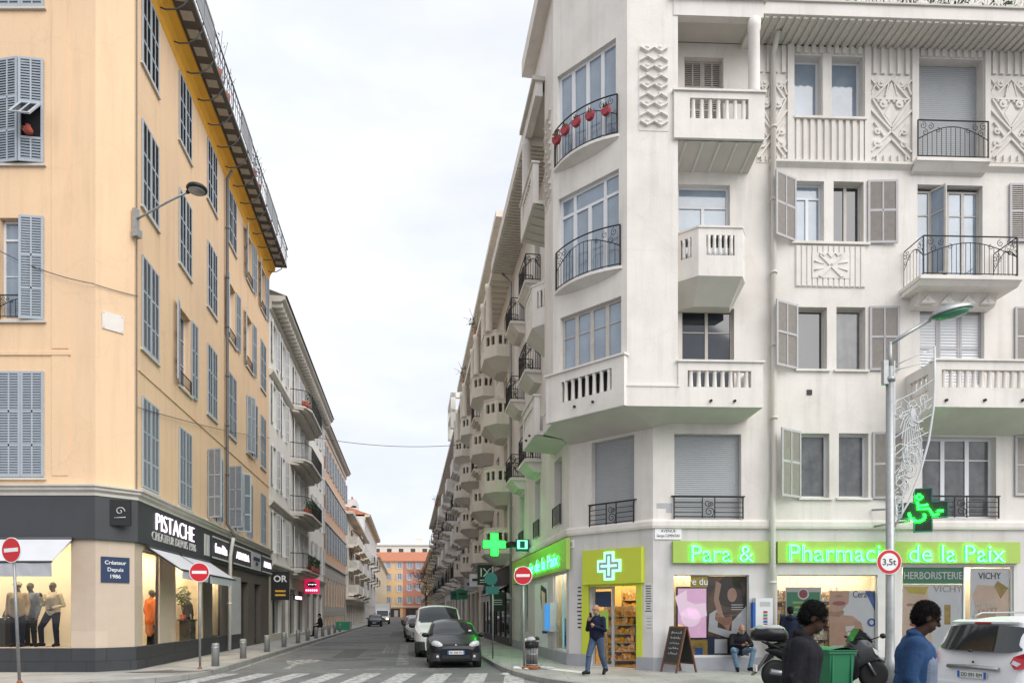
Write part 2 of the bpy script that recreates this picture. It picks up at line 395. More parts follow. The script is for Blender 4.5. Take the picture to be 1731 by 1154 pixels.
# ---------------------------------------------------------------- facade pieces (local: x right, -y out, z up, origin bottom centre)
def win_parts(w, h, cols=2, trans=0, frame='frame_white', pane='pane', bar=.055, mid=None, curtain=False):
    """window frame mesh and pane mesh; trans = height of a top light, mid = extra glazing bars (fractions)"""
    fr = MB(); x0 = -w/2
    fr.box(x0, x0+bar, -.03, .03, 0, h, frame); fr.box(-x0-bar, -x0, -.03, .03, 0, h, frame)
    fr.box(x0+bar, -x0-bar, -.03, .03, 0, bar*1.3, frame); fr.box(x0+bar, -x0-bar, -.03, .03, h-bar, h, frame)
    ih = h - trans
    for k in range(1, cols):
        x = x0 + w*k/cols; fr.box(x-bar*.75, x+bar*.75, -.035, .03, bar*1.3, (ih if trans else h-bar), frame)
    if trans:
        fr.box(x0+bar, -x0-bar, -.033, .03, ih-bar*.5, ih+bar*.5, frame)
        if cols > 2:
            for x in (x0 + w/cols, -x0 - w/cols): fr.box(x-bar*.6, x+bar*.6, -.035, .03, ih+bar*.5, h-bar, frame)
    for q in (mid or []):
        z = h*q; fr.box(x0+bar, -x0-bar, -.02, .02, z-.014, z+.014, frame)
    pn = MB(); pn.box(x0+.01, -x0-.01, .0, .012, .01, h-.01, pane)
    return fr, pn
_WC = {}
def window(parent, F, s, z, w, h, o=-.2, key=None, **kw):
    """window part (frame) with its pane as a sub-part; repeats of the same size share meshes"""
    k = (round(w, 2), round(h, 2), tuple(sorted((a, str(b)) for a, b in kw.items())))
    if k in _WC: return dup(_WC[k], parent, F.T(s, z, o))
    fr, pn = win_parts(w, h, **kw)
    wd = part('window', fr, parent, F.T(s, z, o)); part('pane', pn, wd); _WC[k] = wd
    return wd
def shutter_mb(w, h, rails=(.30, .62), m='shutter_blue', sl='shutter_slat', pitch=.055, mid=True):
    """one louvred leaf, hinge at x=0, lying in the x-z plane"""
    mb = MB(); b = .06
    mb.box(0, b, -.02, .02, 0, h, m); mb.box(w-b, w, -.02, .02, 0, h, m)
    zs = [0] + [h*r for r in rails] + [h]
    for i, z in enumerate(zs): a = max(0, z - b/2) if 0 < i < len(zs)-1 else (0 if i == 0 else h-b); mb.box(b, w-b, -.018, .018, a, a+b, m)
    if mid: mb.box(w/2-.02, w/2+.02, -.018, .018, b, h-b, m)
    n = max(3, int(h / pitch))
    for i in range(n):
        z = b + (h - 2*b) * (i + .5) / n; q = .5 * (h-2*b)/n
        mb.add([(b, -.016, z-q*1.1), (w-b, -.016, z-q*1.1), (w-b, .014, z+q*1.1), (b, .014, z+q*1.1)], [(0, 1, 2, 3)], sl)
    return mb
_SC = {}
def shutter(parent, F, s, z, w, h, ang=0, flip=False, o=.03, **kw):
    """leaf hinged at s; ang degrees swung out from lying shut to the right (flip: to the left)"""
    k = (round(w, 2), round(h, 2), flip, tuple(sorted((a, str(b)) for a, b in kw.items())))
    M = F.T(s, z, o) @ Matrix.Rotation(R(-ang if not flip else ang), 4, 'Z')
    if k in _SC: return dup(_SC[k], parent, M)
    mb = shutter_mb(w, h, **kw)
    if flip: mb.v = [(-x, y, zz) for x, y, zz in mb.v]; mb.f = [q[::-1] for q in mb.f]
    p = part('shutter', mb, parent, M); _SC[k] = p
    return p
def scroll(mb, c, r, turns, a0, sgn, y, m='iron', t=.009, n=16):
    pts = []
    for i in range(n + 1):
        u = i / n; a = a0 + sgn * turns * 2 * pi * u; q = r * (1 - .82 * u); pts.append((c[0] + q*cos(a), y, c[1] + q*sin(a)))
    mb.tube(pts, t, m, 4, False)
def iron_rail(w, h, style='arch', y=0, n=None, bow=0.0):
    """wrought-iron front railing, centred on x=0; bow = how far its middle swells out"""
    mb = MB(); Y = lambda x: y - bow * (1 - (2*x/w)**2)
    nn = 13
    xs = [-w/2 + w*i/(nn-1) for i in range(nn)]
    mb.tube([(x, Y(x), h) for x in xs], .019, 'iron', 5); mb.tube([(x, Y(x), .06) for x in xs], .014, 'iron', 5)
    for x in (-w/2, w/2): mb.box(x-.016, x+.016, Y(x)-.016, Y(x)+.016, 0, h, 'iron')
    if style == 'arch':
        arch = lambda x: h * (.50 + .34 * cos(pi * x / w)**1)
        mb.tube([(x, Y(x), arch(x)) for x in xs], .013, 'iron', 4)
        n = n or max(6, int(w / .125))
        for i in range(1, n):
            x = -w/2 + w*i/n; mb.tube([(x, Y(x), .06), (x, Y(x), arch(x))], .009, 'iron', 4, False)
        for sg in (-1, 1):
            for q, (fx, fz, rr) in enumerate(((.43, .86, .11), (.32, .84, .10), (.40, .68, .10), (.22, .74, .08))):
                x = sg*w*fx; scroll(mb, (x, h*fz), rr*h*.9, 1.3, pi/2, sg, Y(x))
    elif style == 'bars':                                   # flat horizontal bars with a spiral in the middle
        mb.tube([(-w/2-.07, y+.03, h+.02), (w/2+.07, y+.03, h+.02)], .018, 'iron', 5)
        for q in (.3, .52, .75): mb.tube([(-w/2, y, h*q), (-.17, y, h*q)], .010, 'iron', 4, False); mb.tube([(.17, y, h*q), (w/2, y, h*q)], .010, 'iron', 4, False)
        for x in (-.17, .17): mb.box(x-.012, x+.012, y-.012, y+.012, .02, h, 'iron')
        scroll(mb, (.02, h*.33), h*.25, 1.6, -pi/2, 1, y, t=.012); scroll(mb, (-.02, h*.72), h*.18, 1.2, 0, -1, y, t=.010)
        scroll(mb, (.07, h*.70), h*.13, 1.2, pi, 1, y, t=.010)
    else:
        n = n or max(5, int(w / .12))
        for i in range(1, n): x = -w/2 + w*i/n; mb.tube([(x, Y(x), .06), (x, Y(x), h)], .008, 'iron', 4, False)
    return mb
def louvre_fill(w, h, m='roller', ln='roller_line', pitch=.055):
    """roller shutter curtain, centred, lying in the x-z plane"""
    mb = MB(); n = int(h / pitch)
    for i in range(n):
        z = h*i/n; q = h/n
        mb.quad((-w/2, 0, z), (w/2, 0, z), (w/2, -.008, z+q*.45), (-w/2, -.008, z+q*.45), m); mb.quad((-w/2, -.008, z+q*.45), (w/2, -.008, z+q*.45), (w/2, 0, z+q*.86), (-w/2, 0, z+q*.86), m)
        mb.quad((-w/2, 0, z+q*.86), (w/2, 0, z+q*.86), (w/2, 0, z+q), (-w/2, 0, z+q), ln)
    return mb
def balusters(x0, x1, z0, z1, y, n, m, r=.062, t=.10):
    mb = MB(); h = z1 - z0
    for i in range(n):
        x = x0 + (x1-x0)*(i+.5)/n
        mb.lathe([(r*1.05, 0), (r*1.05, h*.06), (r*.95, h*.14), (r*.78, h*.8), (r*.92, h*.9), (r*1.05, h)], m, 8, (x, y, z0))
    return mb
def parapet(x0, x1, z0, z1, y0, y1, m, opening=None, nb=8, mb=None, cap=True):
    """solid balcony front between y0 (outer) and y1 (inner) with one balustraded slot (x0,x1,z0,z1)"""
    mb = mb or MB()
    if opening:
        a, b, c, d = opening
        mb.box(x0, x1, y0, y1, z0, c, m); mb.box(x0, x1, y0, y1, d, z1, m); mb.box(x0, a, y0, y1, c, d, m); mb.box(b, x1, y0, y1, c, d, m)
        merge(mb, balusters(a, b, c, d, (y0+y1)/2, nb, m))
    else: mb.box(x0, x1, y0, y1, z0, z1, m)
    if cap: mb.box(x0-.04, x1+.04, y0-.05, y1+.03, z1, z1+.05, m)
    return mb
def leaves(mb, c, r, n, m, size=.07, rnd=random):
    """leaf-sized faces scattered through an ellipsoid"""
    for _ in range(n):
        while True:
            p = Vector((rnd.uniform(-1, 1), rnd.uniform(-1, 1), rnd.uniform(-1, 1)))
            if p.length < 1: break
        p = Vector((c[0]+p.x*r[0], c[1]+p.y*r[1], c[2]+p.z*r[2]))
        u = Vector((rnd.gauss(0, 1), rnd.gauss(0, 1), rnd.gauss(0, 1))).normalized(); w = u.orthogonal().normalized(); s = size*rnd.uniform(.6, 1.4)
        mb.add([p-u*s, p+w*s*.5, p+u*s, p-w*s*.5], [(0, 1, 2, 3)], m if isinstance(m, str) else rnd.choice(m))
    return mb
# ---------------------------------------------------------------- the two street lines (metres, camera at the origin)
STX, STY = -.1447, .9895                                  # the street runs this way, away from the camera
LF = Frame(-11.0, 18.75, 1, 0)                            # yellow house, avenue side (s < 0)
LC = Frame(-11.0, 18.75, .63, .75)                        # its cut corner
LCL = sqrt(.63**2 + .75**2)
LS = Frame(-10.37, 19.5, STX, STY)                        # left side of the street, s grows away
C2 = (1.70, 21.2); C1 = (3.816, 19.2)
RF = Frame(C1[0], C1[1], cos(R(2.2)), sin(R(2.2)))        # pharmacy house, avenue side (s > 0)
CH = Frame(C2[0], C2[1], C1[0]-C2[0], C1[1]-C2[1]); CHL = sqrt((C1[0]-C2[0])**2 + (C1[1]-C2[1])**2)
RS = Frame(C2[0], C2[1], -STX, -STY)                      # right side of the street, s < 0 going away

# ---------------------------------------------------------------- ground
g = MB(); g.quad((-500, -80, -.004), (500, -80, -.004), (500, 900, -.004), (-500, 900, -.004), 'ground'); struct('ground', g)
def lsp(s, o): q = LS.O + LS.d*s + LS.n*o; return (q.x, q.y)
def rsp(t, o): q = RS.O - RS.d*t + RS.n*o; return (q.x, q.y)
rd = MB()
a, b, c, d = lsp(-12, 2.2), rsp(-15, 2.1), rsp(232, 2.1), lsp(232, 2.2)
rd.add([(-60, -30, 0), (60, -30, 0), (60, 14.5, 0), (rsp(-4.6, 2.1)[0], 16.6, 0), (*rsp(0, 2.1), 0), (*rsp(226, 2.1), 0), (*lsp(228, 2.2), 0), (*lsp(0, 2.2), 0), (lsp(-3, 2.2)[0]-1.2, 16.2, 0), (-60, 15.2, 0)], [tuple(range(10))], 'asphalt')
struct('road', rd)
def slab(name, poly, kerb, z=.12):
    """pavement sheet with a kerb along the listed edge points"""
    mb = MB(); mb.add([(*p, z) for p in poly], [tuple(range(len(poly)))], 'pavement'); o = struct(name, mb)
    k = MB()
    for p, q in zip(kerb, kerb[1:]):
        p, q = Vector(p), Vector(q); dd = (q-p).normalized(); nn = Vector((dd.y, -dd.x))*.16
        k.add([(p.x, p.y, 0), (q.x, q.y, 0), (q.x, q.y, z+.004), (p.x, p.y, z+.004), (p.x-nn.x, p.y-nn.y, z+.004), (q.x-nn.x, q.y-nn.y, z+.004)], [(0, 1, 2, 3), (3, 2, 5, 4)], 'kerbstone')
    struct('kerb', k); return o
def arc(p0, p1, p2, n=8):
    return [((1-u)**2*p0[0]+2*u*(1-u)*p1[0]+u*u*p2[0], (1-u)**2*p0[1]+2*u*(1-u)*p1[1]+u*u*p2[1]) for u in [i/n for i in range(n+1)]]
kl = [(-60, 15.2)] + arc((-12.5, 15.2), (lsp(-3.2, 2.2)[0], 15.4), lsp(-.4, 2.2)) + [lsp(s, 2.2) for s in (4, 30, 60, 120, 228)]
slab('pavement', kl[:] + [lsp(228, -2), lsp(0, -2), (-13, 21), (-60, 21)], kl)
kr = [rsp(226, 2.1), rsp(120, 2.1), rsp(60, 2.1), rsp(20, 2.1), rsp(2, 2.1)] + arc(rsp(1.0, 2.1), rsp(-5.9, 2.1), (3.2, 14.6)) + [(60, 14.6)]
slab('pavement', kr + [(60, 23), (4, 21.5), rsp(0, -2), rsp(226, -2)], kr)
# zebra crossing, cycle-lane dashes
rp = MB()
for i in range(13):
    x = -8.05 + i*.98
    yy = lambda x: 19.6 + .012*(x+8)
    rp.add([(x, yy(x)-3.0, .004), (x+.5, yy(x)-3.0, .004), (x+.5+.02, yy(x), .004), (x+.02, yy(x), .004)], [(0, 1, 2, 3)], 'road_paint')
struct('road_marking', rp)
rp = MB()
def rl(s0, s1, o0, o1, mb=rp):
    mb.add([(*lsp(s0, o0), .004), (*lsp(s0, o1), .004), (*lsp(s1, o1), .004), (*lsp(s1, o0), .004)], [(3, 2, 1, 0)], 'road_paint_worn')
for i in range(16): rl(2.6+i*.95, 3.05+i*.95, 7.05, 7.45)
for i in range(9):                                         # worn cycle symbols beside them
    for j in range(3):
        if random.random() < .75: u = random.uniform(-.06, .06); rl(9.5+i*.75+u, 9.85+i*.75+u, 6.35+j*.17, 6.46+j*.17)
rl(.6, .75, 5.4, 9.2)
rp.add([(*lsp(3.0, 3.6), .004), (*lsp(3.0, 4.0), .004), (*lsp(5.0, 4.5), .004), (*lsp(5.6, 3.9), .004), (*lsp(5.0, 3.2), .004)], [(4, 3, 2, 1, 0)], 'road_paint_worn')
rl(1.2, 3.2, 3.72, 3.92)
rl(0.5, 70, 2.36, 2.46)
struct('lane_marking', rp)
ap = MB()
for s0_, s1_, o0_, o1_ in ((6, 13, 4.6, 5.5), (20, 21.2, 2.5, 8.2), (30, 44, 6.1, 7.0), (2.0, 3.1, 8.0, 9.4)): ap.add([(*lsp(s0_, o0_), .002), (*lsp(s0_+.1, o1_), .002), (*lsp(s1_, o1_+.1), .002), (*lsp(s1_-.1, o0_), .002)], [(3, 2, 1, 0)], 'asphalt_patch')
struct('road_patch', ap)
for k, (s_, o_) in enumerate(((5.5, 5.9), (17, 4.4), (33, 5.2))):
    mh = MB(); mh.lathe([(.36, 0), (.36, .006), (.30, .006), (.29, .003), (0, .003)], 'iron_cover', 20); solo('manhole_cover', mh, ('round iron cover in the road nearest the crossing', 'round iron cover in the road left of centre further up', 'farthest round iron cover in the road')[k], 'manhole', Matrix.Translation((*lsp(s_, o_), .001)))
mh = MB(); p0, p1, p2, p3 = (-10.1, 18.45), (-8.6, 18.45), (-8.0, 19.3), (-9.4, 19.35)
mh.add([(*p, .125) for p in (p0, p1, p2, p3)], [(0, 1, 2, 3)], 'iron_cover')
solo('pavement_hatch', mh, 'large dark hatch set flush in the pavement below the corner of the clothes shop', 'hatch')
mh = MB(); mh.box(-.4, .4, -.3, .3, 0, .006, 'pavement'); mh.box(-.42, .42, -.32, -.3, 0, .007, 'iron_cover'); mh.box(-.42, .42, .3, .32, 0, .007, 'iron_cover'); mh.box(-.42, -.4, -.3, .3, 0, .007, 'iron_cover'); mh.box(.4, .42, -.3, .3, 0, .007, 'iron_cover')
solo('manhole_cover', mh, 'square manhole frame in the pavement at the foot of the red sign by the awning', 'manhole', Matrix.Translation((-8.75, 19.35, .122)))

# ================================================================ the yellow corner house
YL = 19.0                                                  # its street front
YB = thing('yellow_building', 'tall yellow corner building with blue grey shutters above a dark clothes shop front', 'building', (-11, 19, 0))
TOP = 20.15
rows = [(5.22, 7.79), (9.16, 11.78), (13.17, 15.62), (17.2, 19.45)]
cols = [1.17, 4.45, 7.75, 10.9, 14.2, 17.4]
OPEN = {(1, 1): (168, 177), (2, 3): (165, 176), (2, 4): (168, 175), (3, 4): (162, 174), (0, 2): (118, 172), (0, 3): (112, 120), (1, 4): (24, 170), (3, 5): (166, 176)}
holes = [(cols[c]-.62, cols[c]+.62, rows[r][0]+.03, rows[r][1]-.03, .28) for r, c in OPEN]
shopLS = [(LS.s(241), LS.s(270), .62, 3.45), (LS.s(297), LS.s(341), .62, 3.45), (LS.s(359), LS.s(374), .75, 3.3)]
DZ = 3.62                                                  # underside of the dark fascia
lsh = [(*h[:4], .12) for h in shopLS] + [(12.6, 14.0, .12, 3.1, .35), (15.4, 16.8, .12, 3.1, .35)]
part('wall', wall_mb(0, YL, 4.0, TOP, [h for h in holes], 'stucco_yellow'), YB, LS.M)
mb = wall_mb(0, 6.6, .12, 4.0, [h for h in lsh if h[1] < 6.7], 'beige_tile', y=0); part('shop_pier', mb, YB, LS.M)
mb = wall_mb(6.6, YL, .12, 4.0, [h for h in lsh if h[1] > 6.7], 'brown_clad', y=-.0); part('shop_front', mb, YB, LS.M)
# avenue side
fs0 = LF.s(-260); shopLF = (fs0+.6, LF.s(120), .75, 3.63)
fr = lambda x0, x1, y0, y1: LF.rect(x0, x1, y0, y1)
r2 = fr(-3, 75, 367, 541)
part('wall', wall_mb(fs0, 0, 4.0, TOP, [(r2[0]+.03, r2[1]-.03, r2[2]+.05, r2[3]-.02, .28)], 'stucco_yellow'), YB, LF.M)
part('wall', wall_mb(0, LCL, 4.0, TOP, [], 'stucco_yellow'), YB, LC.M)
part('shop_pier', wall_mb(fs0, 0, .12, 4.0, [(*shopLF, .12)], 'beige_tile'), YB, LF.M)
part('shop_pier', wall_mb(0, LCL, .12, 4.0, [], 'beige_tile'), YB, LC.M)
# shallow wall panels and the thin string course
mb = MB()
for z0, z1 in ((5.3, 8.5), (8.65, 20.0)):
    mb.box(LF.s(88), LF.s(116), -.018, 0, z0, z1, 'stucco_yellow')
mb.box(fs0, LF.s(120), -.035, 0, 8.47, 8.56, 'stucco_yellow')
part('wall_panel', mb, YB, LF.M)
mb = MB(); mb.box(.25, 12.2, -.03, 0, 8.42, 8.5, 'stucco_yellow'); mb.box(12.2, YL, -.03, 0, 8.42, 8.5, 'stucco_yellow'); part('string_course', mb, YB, LS.M)
# fascia, cornice and plinth follow the corner: profile (o, z)
def along(frames, prof, m, extra=0):
    """sweep an outward profile along the corner polyline"""
    pts = []
    P = [frames[0][0].W(frames[0][1], 0, 0)] + [f.W(b, 0, 0) for f, a, b in frames]
    ns = [f.n for f, a, b in frames]
    mb = MB(); vs = []
    for i, p in enumerate(P):
        if i == 0: n = ns[0]; k = 1
        elif i == len(P)-1: n = ns[-1]; k = 1
        else: n = (ns[i-1]+ns[i]).normalized(); k = 1/max(.3, n.dot(ns[i]))
        for o, z in prof: vs.append((p.x+n.x*o*k, p.y+n.y*o*k, z))
    q = len(prof); fs = []
    for i in range(len(P)-1):
        for j in range(q-1): fs.append((i*q+j, (i+1)*q+j, (i+1)*q+j+1, i*q+j+1))
    fs.append(tuple(range(q))[::-1]); fs.append(tuple(range((len(P)-1)*q, len(P)*q)))
    return mb.add(vs, fs, m)
LSEG = [(LF, fs0, 0), (LC, 0, LCL), (LS, 0, YL)]
part('fascia', along(LSEG, [(0, DZ), (.10, DZ), (.10, 4.76), (0, 4.76)], 'grey_fascia'), YB, Matrix())
part('cornice', along(LSEG, [(0, 4.75), (.12, 4.76), (.12, 4.84), (.20, 4.90), (.20, 4.95), (.26, 4.99), (.26, 5.03), (0, 5.06)], 'cornice_stone'), YB, Matrix())
part('plinth', along([(LF, fs0, 0), (LC, 0, LCL), (LS, 0, 12.5)], [(0, .12), (.07, .12), (.07, .36), (.05, .37), (.05, .74), (0, .75)], 'grey_tile'), YB, Matrix())
# eaves cove, cantilevered roof terrace
part('cove', along(LSEG, [(0, 19.55), (.03, 19.6), (.06, 19.8), (.16, 20.0), (.34, 20.14), (.34, 20.3), (0, 20.3)], 'stucco_ochre'), YB, Matrix())
part('terrace_slab', along(LSEG, [(.0, 20.31), (.95, 20.31), (.95, 20.43), (0, 20.43)], 'roof_dark'), YB, Matrix())
mb = MB().box(.25, .62, -.80, -.44, 20.285, 20.305, 'frame_old'); b0 = None
for i in range(26): b0 = dup(b0, YB, LS.T(i*.72)) if b0 else part('soffit_panel', mb, YB, LS.M)
bk = MB(); bk.tube([(0, -.02, 19.86), (0, -.22, 19.80), (0, -.5, 19.84), (0, -.74, 20.0), (0, -.9, 20.25), (0, -.97, 20.6), (0, -.985, 21.3)], .025, 'pipe_dark', 5); bk.ball((0, -.02, 19.86), .05, 'pipe_dark', 6, 4)
b0 = None
for i in range(15):
    M = LS.T(.55 + i*1.28)
    b0 = dup(b0, YB, M) if b0 else part('bracket', bk, YB, M)
mb = MB(); mb.tube([(0, -.98, 21.3), (YL, -.98, 21.3)], .03, 'pipe_dark', 5); mb.tube([(0, -.98, 20.9), (YL, -.98, 20.9)], .015, 'pipe_dark', 4)
for i in range(60): mb.tube([(i*YL/60, -.98, 20.43), (i*YL/60, -.98, 21.3)], .01, 'pipe_dark', 4, False)
part('railing', mb, YB, LS.M)
for a, b in ((1.0, 4.3), (8.4, 10.2), (13.2, 16.0)): mb = MB(); mb.box(a, b, -.99, -.965, 20.5, 21.45, 'zinc'); part('privacy_screen', mb, YB, LS.M)
rnd = random.Random(3)
for (s, n, zt, g) in ((5.4, 70, 21.9, 'foliage_pale'), (6.6, 60, 21.5, 'foliage'), (11.2, 60, 21.5, 'foliage_pale'), (12.2, 50, 21.6, 'foliage')):
    mb = MB(); mb.lathe([(.12, 0), (.16, .3)], 'terracotta', 10)
    for k in range(5): a = k*1.3; mb.tube([(0, 0, .3), (.2*cos(a), .2*sin(a), .8), (.4*cos(a), .35*sin(a), zt-20.43)], .008, 'twig', 4, False)
    leaves(mb, (0, 0, (zt-20.43)*.72), (.42, .3, .55), n, [g, 'foliage'], .05, rnd)
    tag(part('terrace_plant', mb, None, LS.T(s, 20.43, .8)), {5.4: 'tall straggling potted plant on the roof terrace nearest the avenue', 6.6: 'low bushy potted plant just beyond the tall one on the roof terrace', 11.2: 'pale potted shrub halfway along the yellow roof terrace', 12.2: 'dark potted shrub towards the far end of the yellow roof terrace'}[s], 'plant', 'pot plants on the roof terrace')
mb = MB(); mb.prism([(-11.6-30, 19.6), (-11.1, 19.6), (-10.9, 20), (lsp(YL, -.02)), (lsp(YL, -14)), (-41, 32)], 20.0, 20.28, 'roof_dark'); part('roof', mb, YB, Matrix())
# windows and shutters of the street side
def sill(parent, F, s, z, w, m='cornice_stone', o=.07):
    k = ('sill', round(w, 2), m, o)
    if k in _SC: return dup(_SC[k], parent, F.T(s, z))
    mb = MB(); mb.box(-w/2, w/2, -o, .0, -.06, 0, m); _SC[k] = part('sill', mb, parent, F.T(s, z))
def small_rail(parent, F, s, z, w):
    k = ('srail', round(w, 2))
    if k in _SC: return dup(_SC[k], parent, F.T(s, z, .03))
    _SC[k] = part('window_guard', iron_rail(w, .42, 'plain'), parent, F.T(s, z, .03))
for r, (z0, z1) in enumerate(rows):
    for c, s in enumerate(cols):
        h = z1-z0
        sill(YB, LS, s, z0-.03, 1.5)
        if (r, c) in OPEN:
            a, b = OPEN[r, c]
            window(YB, LS, s, z0+.03, 1.24, h-.06, o=-.22, cols=2, mid=(.35, .68), pane=('pane', 'pane_curtain')[(r+c) % 2])
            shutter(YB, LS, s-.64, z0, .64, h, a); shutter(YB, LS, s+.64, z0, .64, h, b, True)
            small_rail(YB, LS, s, z0+.04, 1.2)
        else:
            shutter(YB, LS, s-.66, z0, .655, h, 0); shutter(YB, LS, s+.66, z0, .655, h, 0, True)
# avenue side shutters
for y0, y1, st in ((628, 806, 'shut'), (367, 541, 'open'), (102, 277, 'flap'), (-160, 13, 'shut')):
    for cx in (36, -160):
        a, b, z0, z1 = LF.rect(cx-39, cx+39, y0, y1); m = (a+b)/2; w = (b-a)/2; h = z1-z0
        sill(YB, LF, m, z0-.02, b-a+.12)
        if cx < 0 or st == 'shut':
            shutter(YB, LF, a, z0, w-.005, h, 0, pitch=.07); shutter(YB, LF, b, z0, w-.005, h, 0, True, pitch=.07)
        elif st == 'open':
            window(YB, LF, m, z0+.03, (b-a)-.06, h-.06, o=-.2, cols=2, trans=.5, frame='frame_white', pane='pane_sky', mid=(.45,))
            shutter(YB, LF, b, z0, w-.005, h, 8, True, pitch=.07)
            shutter(YB, LF, a, z0, w-.005, h, 172, pitch=.07)
            g1 = iron_rail((b-a)-.1, .62, 'arch'); part('window_guard', g1, YB, LF.T(m, z0+.03, .02))
        else:                                              # leaves pushed a little out, the lower panel of one propped open
            shutter(YB, LF, a, z0, w-.005, h, 10, pitch=.07)
            hz = z0 + h*.24; hz1 = z0 + h*.56
            mb = MB(); bb = .06; ww = w-.005
            for x in (-bb, -ww): mb.box(x, x+bb, -.02, .02, 0, h, 'shutter_blue')
            for z in (0, h*.24-.06, h*.56, h-.06): mb.box(-ww+bb, -bb, -.018, .018, z, z+.06, 'shutter_blue')
            for za, zb in ((.06, h*.24-.06), (h*.56+.06, h-.06)):
                n = int((zb-za)/.07)
                mb.box(-ww/2-.02, -ww/2+.02, -.017, .017, za, zb, 'shutter_blue')
                for i in range(n): z = za+(zb-za)*(i+.5)/n; mb.quad((-ww+bb, -.014, z-.035), (-bb, -.014, z-.035), (-bb, .012, z+.035), (-ww+bb, .012, z+.035), 'shutter_slat')
            sh = part('shutter', mb, YB, LF.T(b, z0, .04) @ Matrix.Rotation(R(9), 4, 'Z'), 'shutter leaf with its lower panel propped open')
            fl = shutter_mb(ww-.1, h*.32, (), pitch=.07); fl.v = [(x-ww+.05, y, z-h*.32) for x, y, z in fl.v]
            part('flap', fl, sh, WM[sh] @ Matrix.Translation((0, -.02, h*.56)) @ Matrix.Rotation(R(-42), 4, 'X'))
            mb = MB(); mb.box(a+.05, b-.05, -.014, -.002, z0+.05, z1-.05, 'shade_dark'); part('window', mb, YB, LF.M)  # dark sheet laid on the unbroken wall, painted shade of an opening
            jug = MB(); jug.lathe([(.10, 0), (.17, .06), (.19, .16), (.13, .27), (.08, .33), (.10, .37)], 'pot_orange' if 'pot_orange' in MAT else 'terracotta', 14); jug.tube([(-.14, 0, .12), (-.27, 0, .2), (-.25, 0, .32), (-.1, 0, .33)], .02, 'terracotta', 6)
            solo('jug', jug, 'orange clay jug showing under the propped shutter flap of the yellow house', 'jug', LF.T(b-w*.52, z0+h*.25, .16) @ Matrix.Scale(.62, 4))
# pipes
def pipe(parent, F, pts, r=.055, m='pipe_dark', name='drainpipe'):
    mb = MB(); mb.tube(pts, r, m, 8)
    for i in range(len(pts)-1):
        a, b = Vector(pts[i]), Vector(pts[i+1])
        if abs(b.z-a.z) > 3:
            for k in range(1, int(abs(b.z-a.z)/2.2)+1):
                p = a.lerp(b, k/(int(abs(b.z-a.z)/2.2)+1)); mb.lathe([(r*1.35, -.03), (r*1.35, .03)], m, 8, tuple(p))
    return part(name, mb, parent, F.M)
sp = LS.s(379)
pipe(YB, LS, [(sp, -.3, 19.75), (sp, -.12, 19.4), (sp, -.12, 5.3), (sp, -.36, 4.9), (sp, -.36, 4.7)], .06)
pipe(YB, LS, [(sp, -.36, 4.75), (sp, -.30, 4.4), (sp, -.24, 4.0), (sp, -.2, .12)], .075, 'pipe_cream', 'downpipe')
# shop glazing and lit window displays (the stage, its back and a ceiling lamp)
mat('shop_wall', (.80, .72, .58), .8, var=.04)
mat('shop_floor', (.60, .56, .50), .7, var=.1)
mat('shop_lamp', (1, .9, .7), .5, var=0, emit=(1.0, .85, .60), es=22)
mat('shop_lamp_white', (1, .95, .9), .5, var=0, emit=(1.0, .86, .62), es=9)
def display(parent, F, s0, s1, z0, z1, depth, lamp='shop_lamp', back='shop_wall', floor='shop_floor', y=.14, top=.15):
    mb = MB(); a, b = s0-.25, s1+.25; zt = z1+top
    mb.quad((a, y, z0), (b, y, z0), (b, depth, z0), (a, depth, z0), floor)
    mb.quad((a, depth, z0), (b, depth, z0), (b, depth, zt), (a, depth, zt), back)
    mb.quad((a, y, z0), (a, depth, z0), (a, depth, zt), (a, y, zt), back); mb.quad((b, depth, z0), (b, y, z0), (b, y, zt), (b, depth, zt), back)
    mb.quad((a, depth, zt), (b, depth, zt), (b, y, zt), (a, y, zt), back)
    d = part('window_display', mb, parent, F.M)
    lm = MB(); lm.box(a+.2, b-.2, y+.12, y+.34, zt-.05, zt-.03, lamp); part('ceiling_light', lm, d)
    return d
def shopwin(parent, F, s0, s1, z0, z1, o=-.08, mull=(), frame='frame_dark', bar=.04, glass='shop_glass', name='shop_window'):
    mb = MB(); y = -o
    mb.box(s0, s0+bar, y-.03, y+.03, z0, z1, frame); mb.box(s1-bar, s1, y-.03, y+.03, z0, z1, frame)
    mb.box(s0+bar, s1-bar, y-.03, y+.03, z0, z0+bar, frame); mb.box(s0+bar, s1-bar, y-.03, y+.03, z1-bar, z1, frame)
    for m in mull: mb.box(m-.02, m+.02, y-.03, y+.03, z0+bar, z1-bar, frame)
    f = part(name, mb, parent, F.M)
    gl = MB(); gl.quad((s0+.01, y, z0+.01), (s1-.01, y, z0+.01), (s1-.01, y, z1-.01), (s0+.01, y, z1-.01), glass); part('pane', gl, f)
    return f
display(YB, LF, *shopLF, 1.5); shopwin(YB, LF, *shopLF, frame='beige_tile', bar=.02)
for i, h in enumerate(shopLS):
    if i == 0: display(YB, LS, h[0], shopLS[1][1]+1.6, h[2], h[3], 1.0)
    elif i == 1: pass
    else: display(YB, LS, *h, .5)
    shopwin(YB, LS, *h)
for s0, s1 in ((12.6, 14.0), (15.4, 16.8)):
    mb = MB(); mb.box(s0, s1, .3, .34, .12, 3.1, 'shade_dark'); mb.box(s0+.05, s1-.05, .2, .23, .2, 3.0, 'pane'); part('shop_door', mb, YB, LS.M)
mb = MB(); mb.box(LS.s(391), LS.s(406), -.03, .01, .7, 3.25, 'poster_sky' if 'poster_sky' in MAT else 'paper_grey')
part('window_panel', mb, YB, LS.M)
